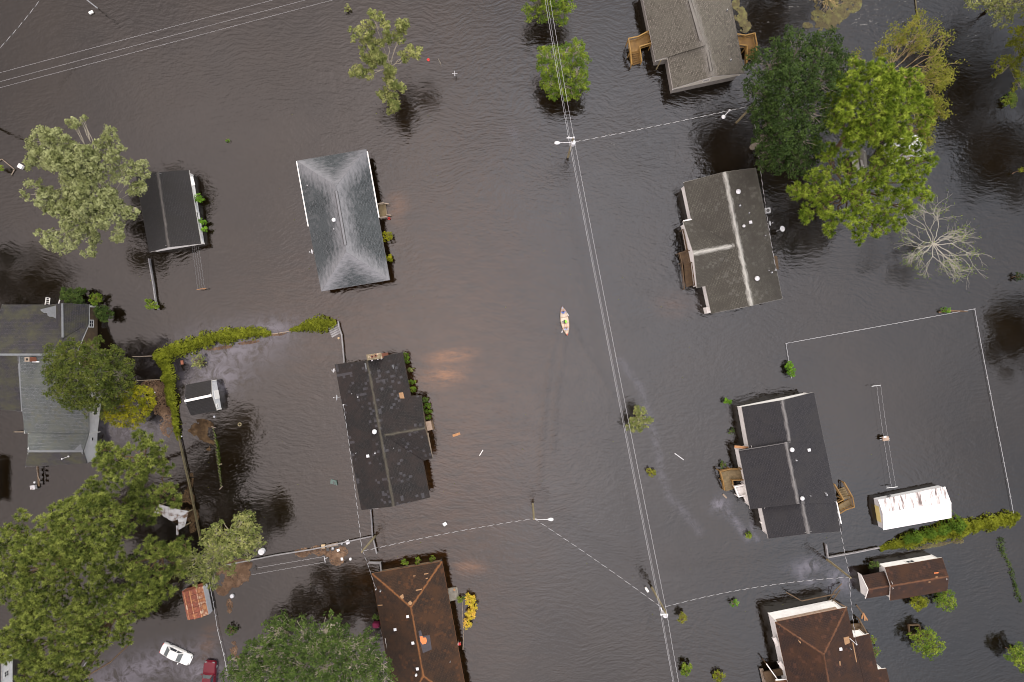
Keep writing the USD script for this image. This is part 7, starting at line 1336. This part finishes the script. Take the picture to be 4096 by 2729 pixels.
t = thing("pole_dish", "large grey satellite dish on its own pole right of the pale-ridged house", "satellite dish", W(3120, 917)); HH = House(); HH.path = t; c = W(3128, 916, 1.6); dish(HH, c, (0.3, 0.05, 0.95), 0.42, W(3117, 920, 1.2)); part(t, "pole", tube([[*W(3117, 920, 1.2)[:2], -1], W(3117, 920, 1.2)], 0.04, 7), "galvanized")
t = thing("side_bench", "narrow dark wooden platform at the lower right wall of the pale-ridged house", "platform", W(3105, 1050))
for k in range(3): part(t, "deck_board", bar(W(3098 + k * 4, 1024, 0.8), W(3106 + k * 4, 1078, 0.8), 0.13, 0.04), "deck_wood_dark")
t = thing("yard_cart", "wrecked grey cart with a pale blue-grey box in still water under the white gabled wing", "cart", W(160, 1910)); part(t, "tray", bar(W(150, 1862, 0.5), W(156, 1945, 0.5), 0.25, 0.12), "deck_wood_dark"); part(t, "box", box(W(139, 1948, 0.2), 0.7, 0.6, 0.5, 0.1), "tin_leafy"); part(t, "pipe", tube([W(146, 1858, 0.8), W(150, 1900, 0.8), W(160, 1925, 0.7)], 0.05, 6), "plank_pale")
for k in range(4): part(t, "seat_slat", bar(W(160, 1868 + k * 20, 0.6), W(172, 1870 + k * 20, 0.6), 0.3, 0.1), "black_rubber")
part(t, "white_knob", sphere(W(138, 1930, 0.7), 0.15, 1), "white_metal", smooth=True)
t = thing("lawn_chair", "small red and white folding chair at the right eave of the rust-brown roof", "chair", W(1838, 2576)); c = W(1838, 2576, 0.3); part(t, "seat", box(c, 0.4, 0.4, 0.04, 0.2), "plastic_red"); part(t, "backrest", bar(c + [-0.2, -0.18, 0.25], c + [-0.18, 0.2, 0.25], 0.06, 0.45), "white_metal")
for sx in (-1, 1):
    for sy in (-1, 1): part(t, "leg", tube([c + [sx * 0.18, sy * 0.18, -0.7], c + [sx * 0.18, sy * 0.18, 0]], 0.02, 6), "white_metal")
solo("plank_gate", "loose grey planks lying just under the corner of the board fence by the vines", "planks", cat([bar(W(1313 + 3.5 * k, 1316 + 8 * k, 0.03), W(1352 + 2.2 * k, 1298 + 8 * k, 0.04), 0.24, 0.03) for k in range(5)]), "fence_gray")
solo("terracotta_box", "small terracotta-coloured box in the dark corner of the scummy yard", "box", box(W(730, 1450, 0), 0.35, 0.6, 0.2, 0.1), "brick_red"); solo("sawn_log", "round sawn log end floating beside the board fence", "log", revolve(W(1355, 1353, 0), [(0.16, -0.2), (0.16, 0.06), (0.01, 0.065)], 12), "cardboard")
solo("edging_rail", "thin brown edging with dry stems right of the rust-brown roof", "edging", tube([W(1850, 2403, 0.1), W(1851, 2470, 0.1), W(1854, 2530, 0.1), W(1852, 2600, 0.1)], 0.06, 5), "plank_pale")
solo("flower_pot", "small terracotta pot with a plant on the concrete stoop", "flower pot", revolve(W(1818, 2357, 0.35), [(0.1, 0), (0.16, 0.25), (0.13, 0.25), (0.02, 0.2)], 12), "cedar"); solo("white_gutter_pipe", "thin white gutter piece on the left eave of the rust-brown roof beside the big tree", "gutter", bar(W(1541, 2553, 2.7), W(1549, 2593, 2.7), 0.1, 0.08), "white_paint")
solo("driftwood", "dark driftwood log with sprouting leaves lying across the top of the chain link fence", "driftwood", tube([W(3755, 1250, 0.1), W(3800, 1243, 0.3), W(3870, 1246, 0.35)], [0.1, 0.12, 0.05], 7), "bark_brown"); bush("sprouting_leaves", "green sprout on the driftwood at the top of the chain link fence", 3782, 1243, 14, 0.6, "leaf_bright", 260, 0.17, 190, lobes=2)
solo("sunken_log", "dark log stretching over the scummy water above the sedan's left", "log", tube([W(352, 2702, 0.1), W(440, 2650, 0.1), W(512, 2582, 0.1)], 0.10, 7), "deck_wood_dark"); solo("sunken_rail", "pale half-sunk rail left of the dark log in the scummy water", "rail", tube([W(325, 2680, 0.04), W(392, 2575, 0.04)], 0.08, 6), "fence_gray")
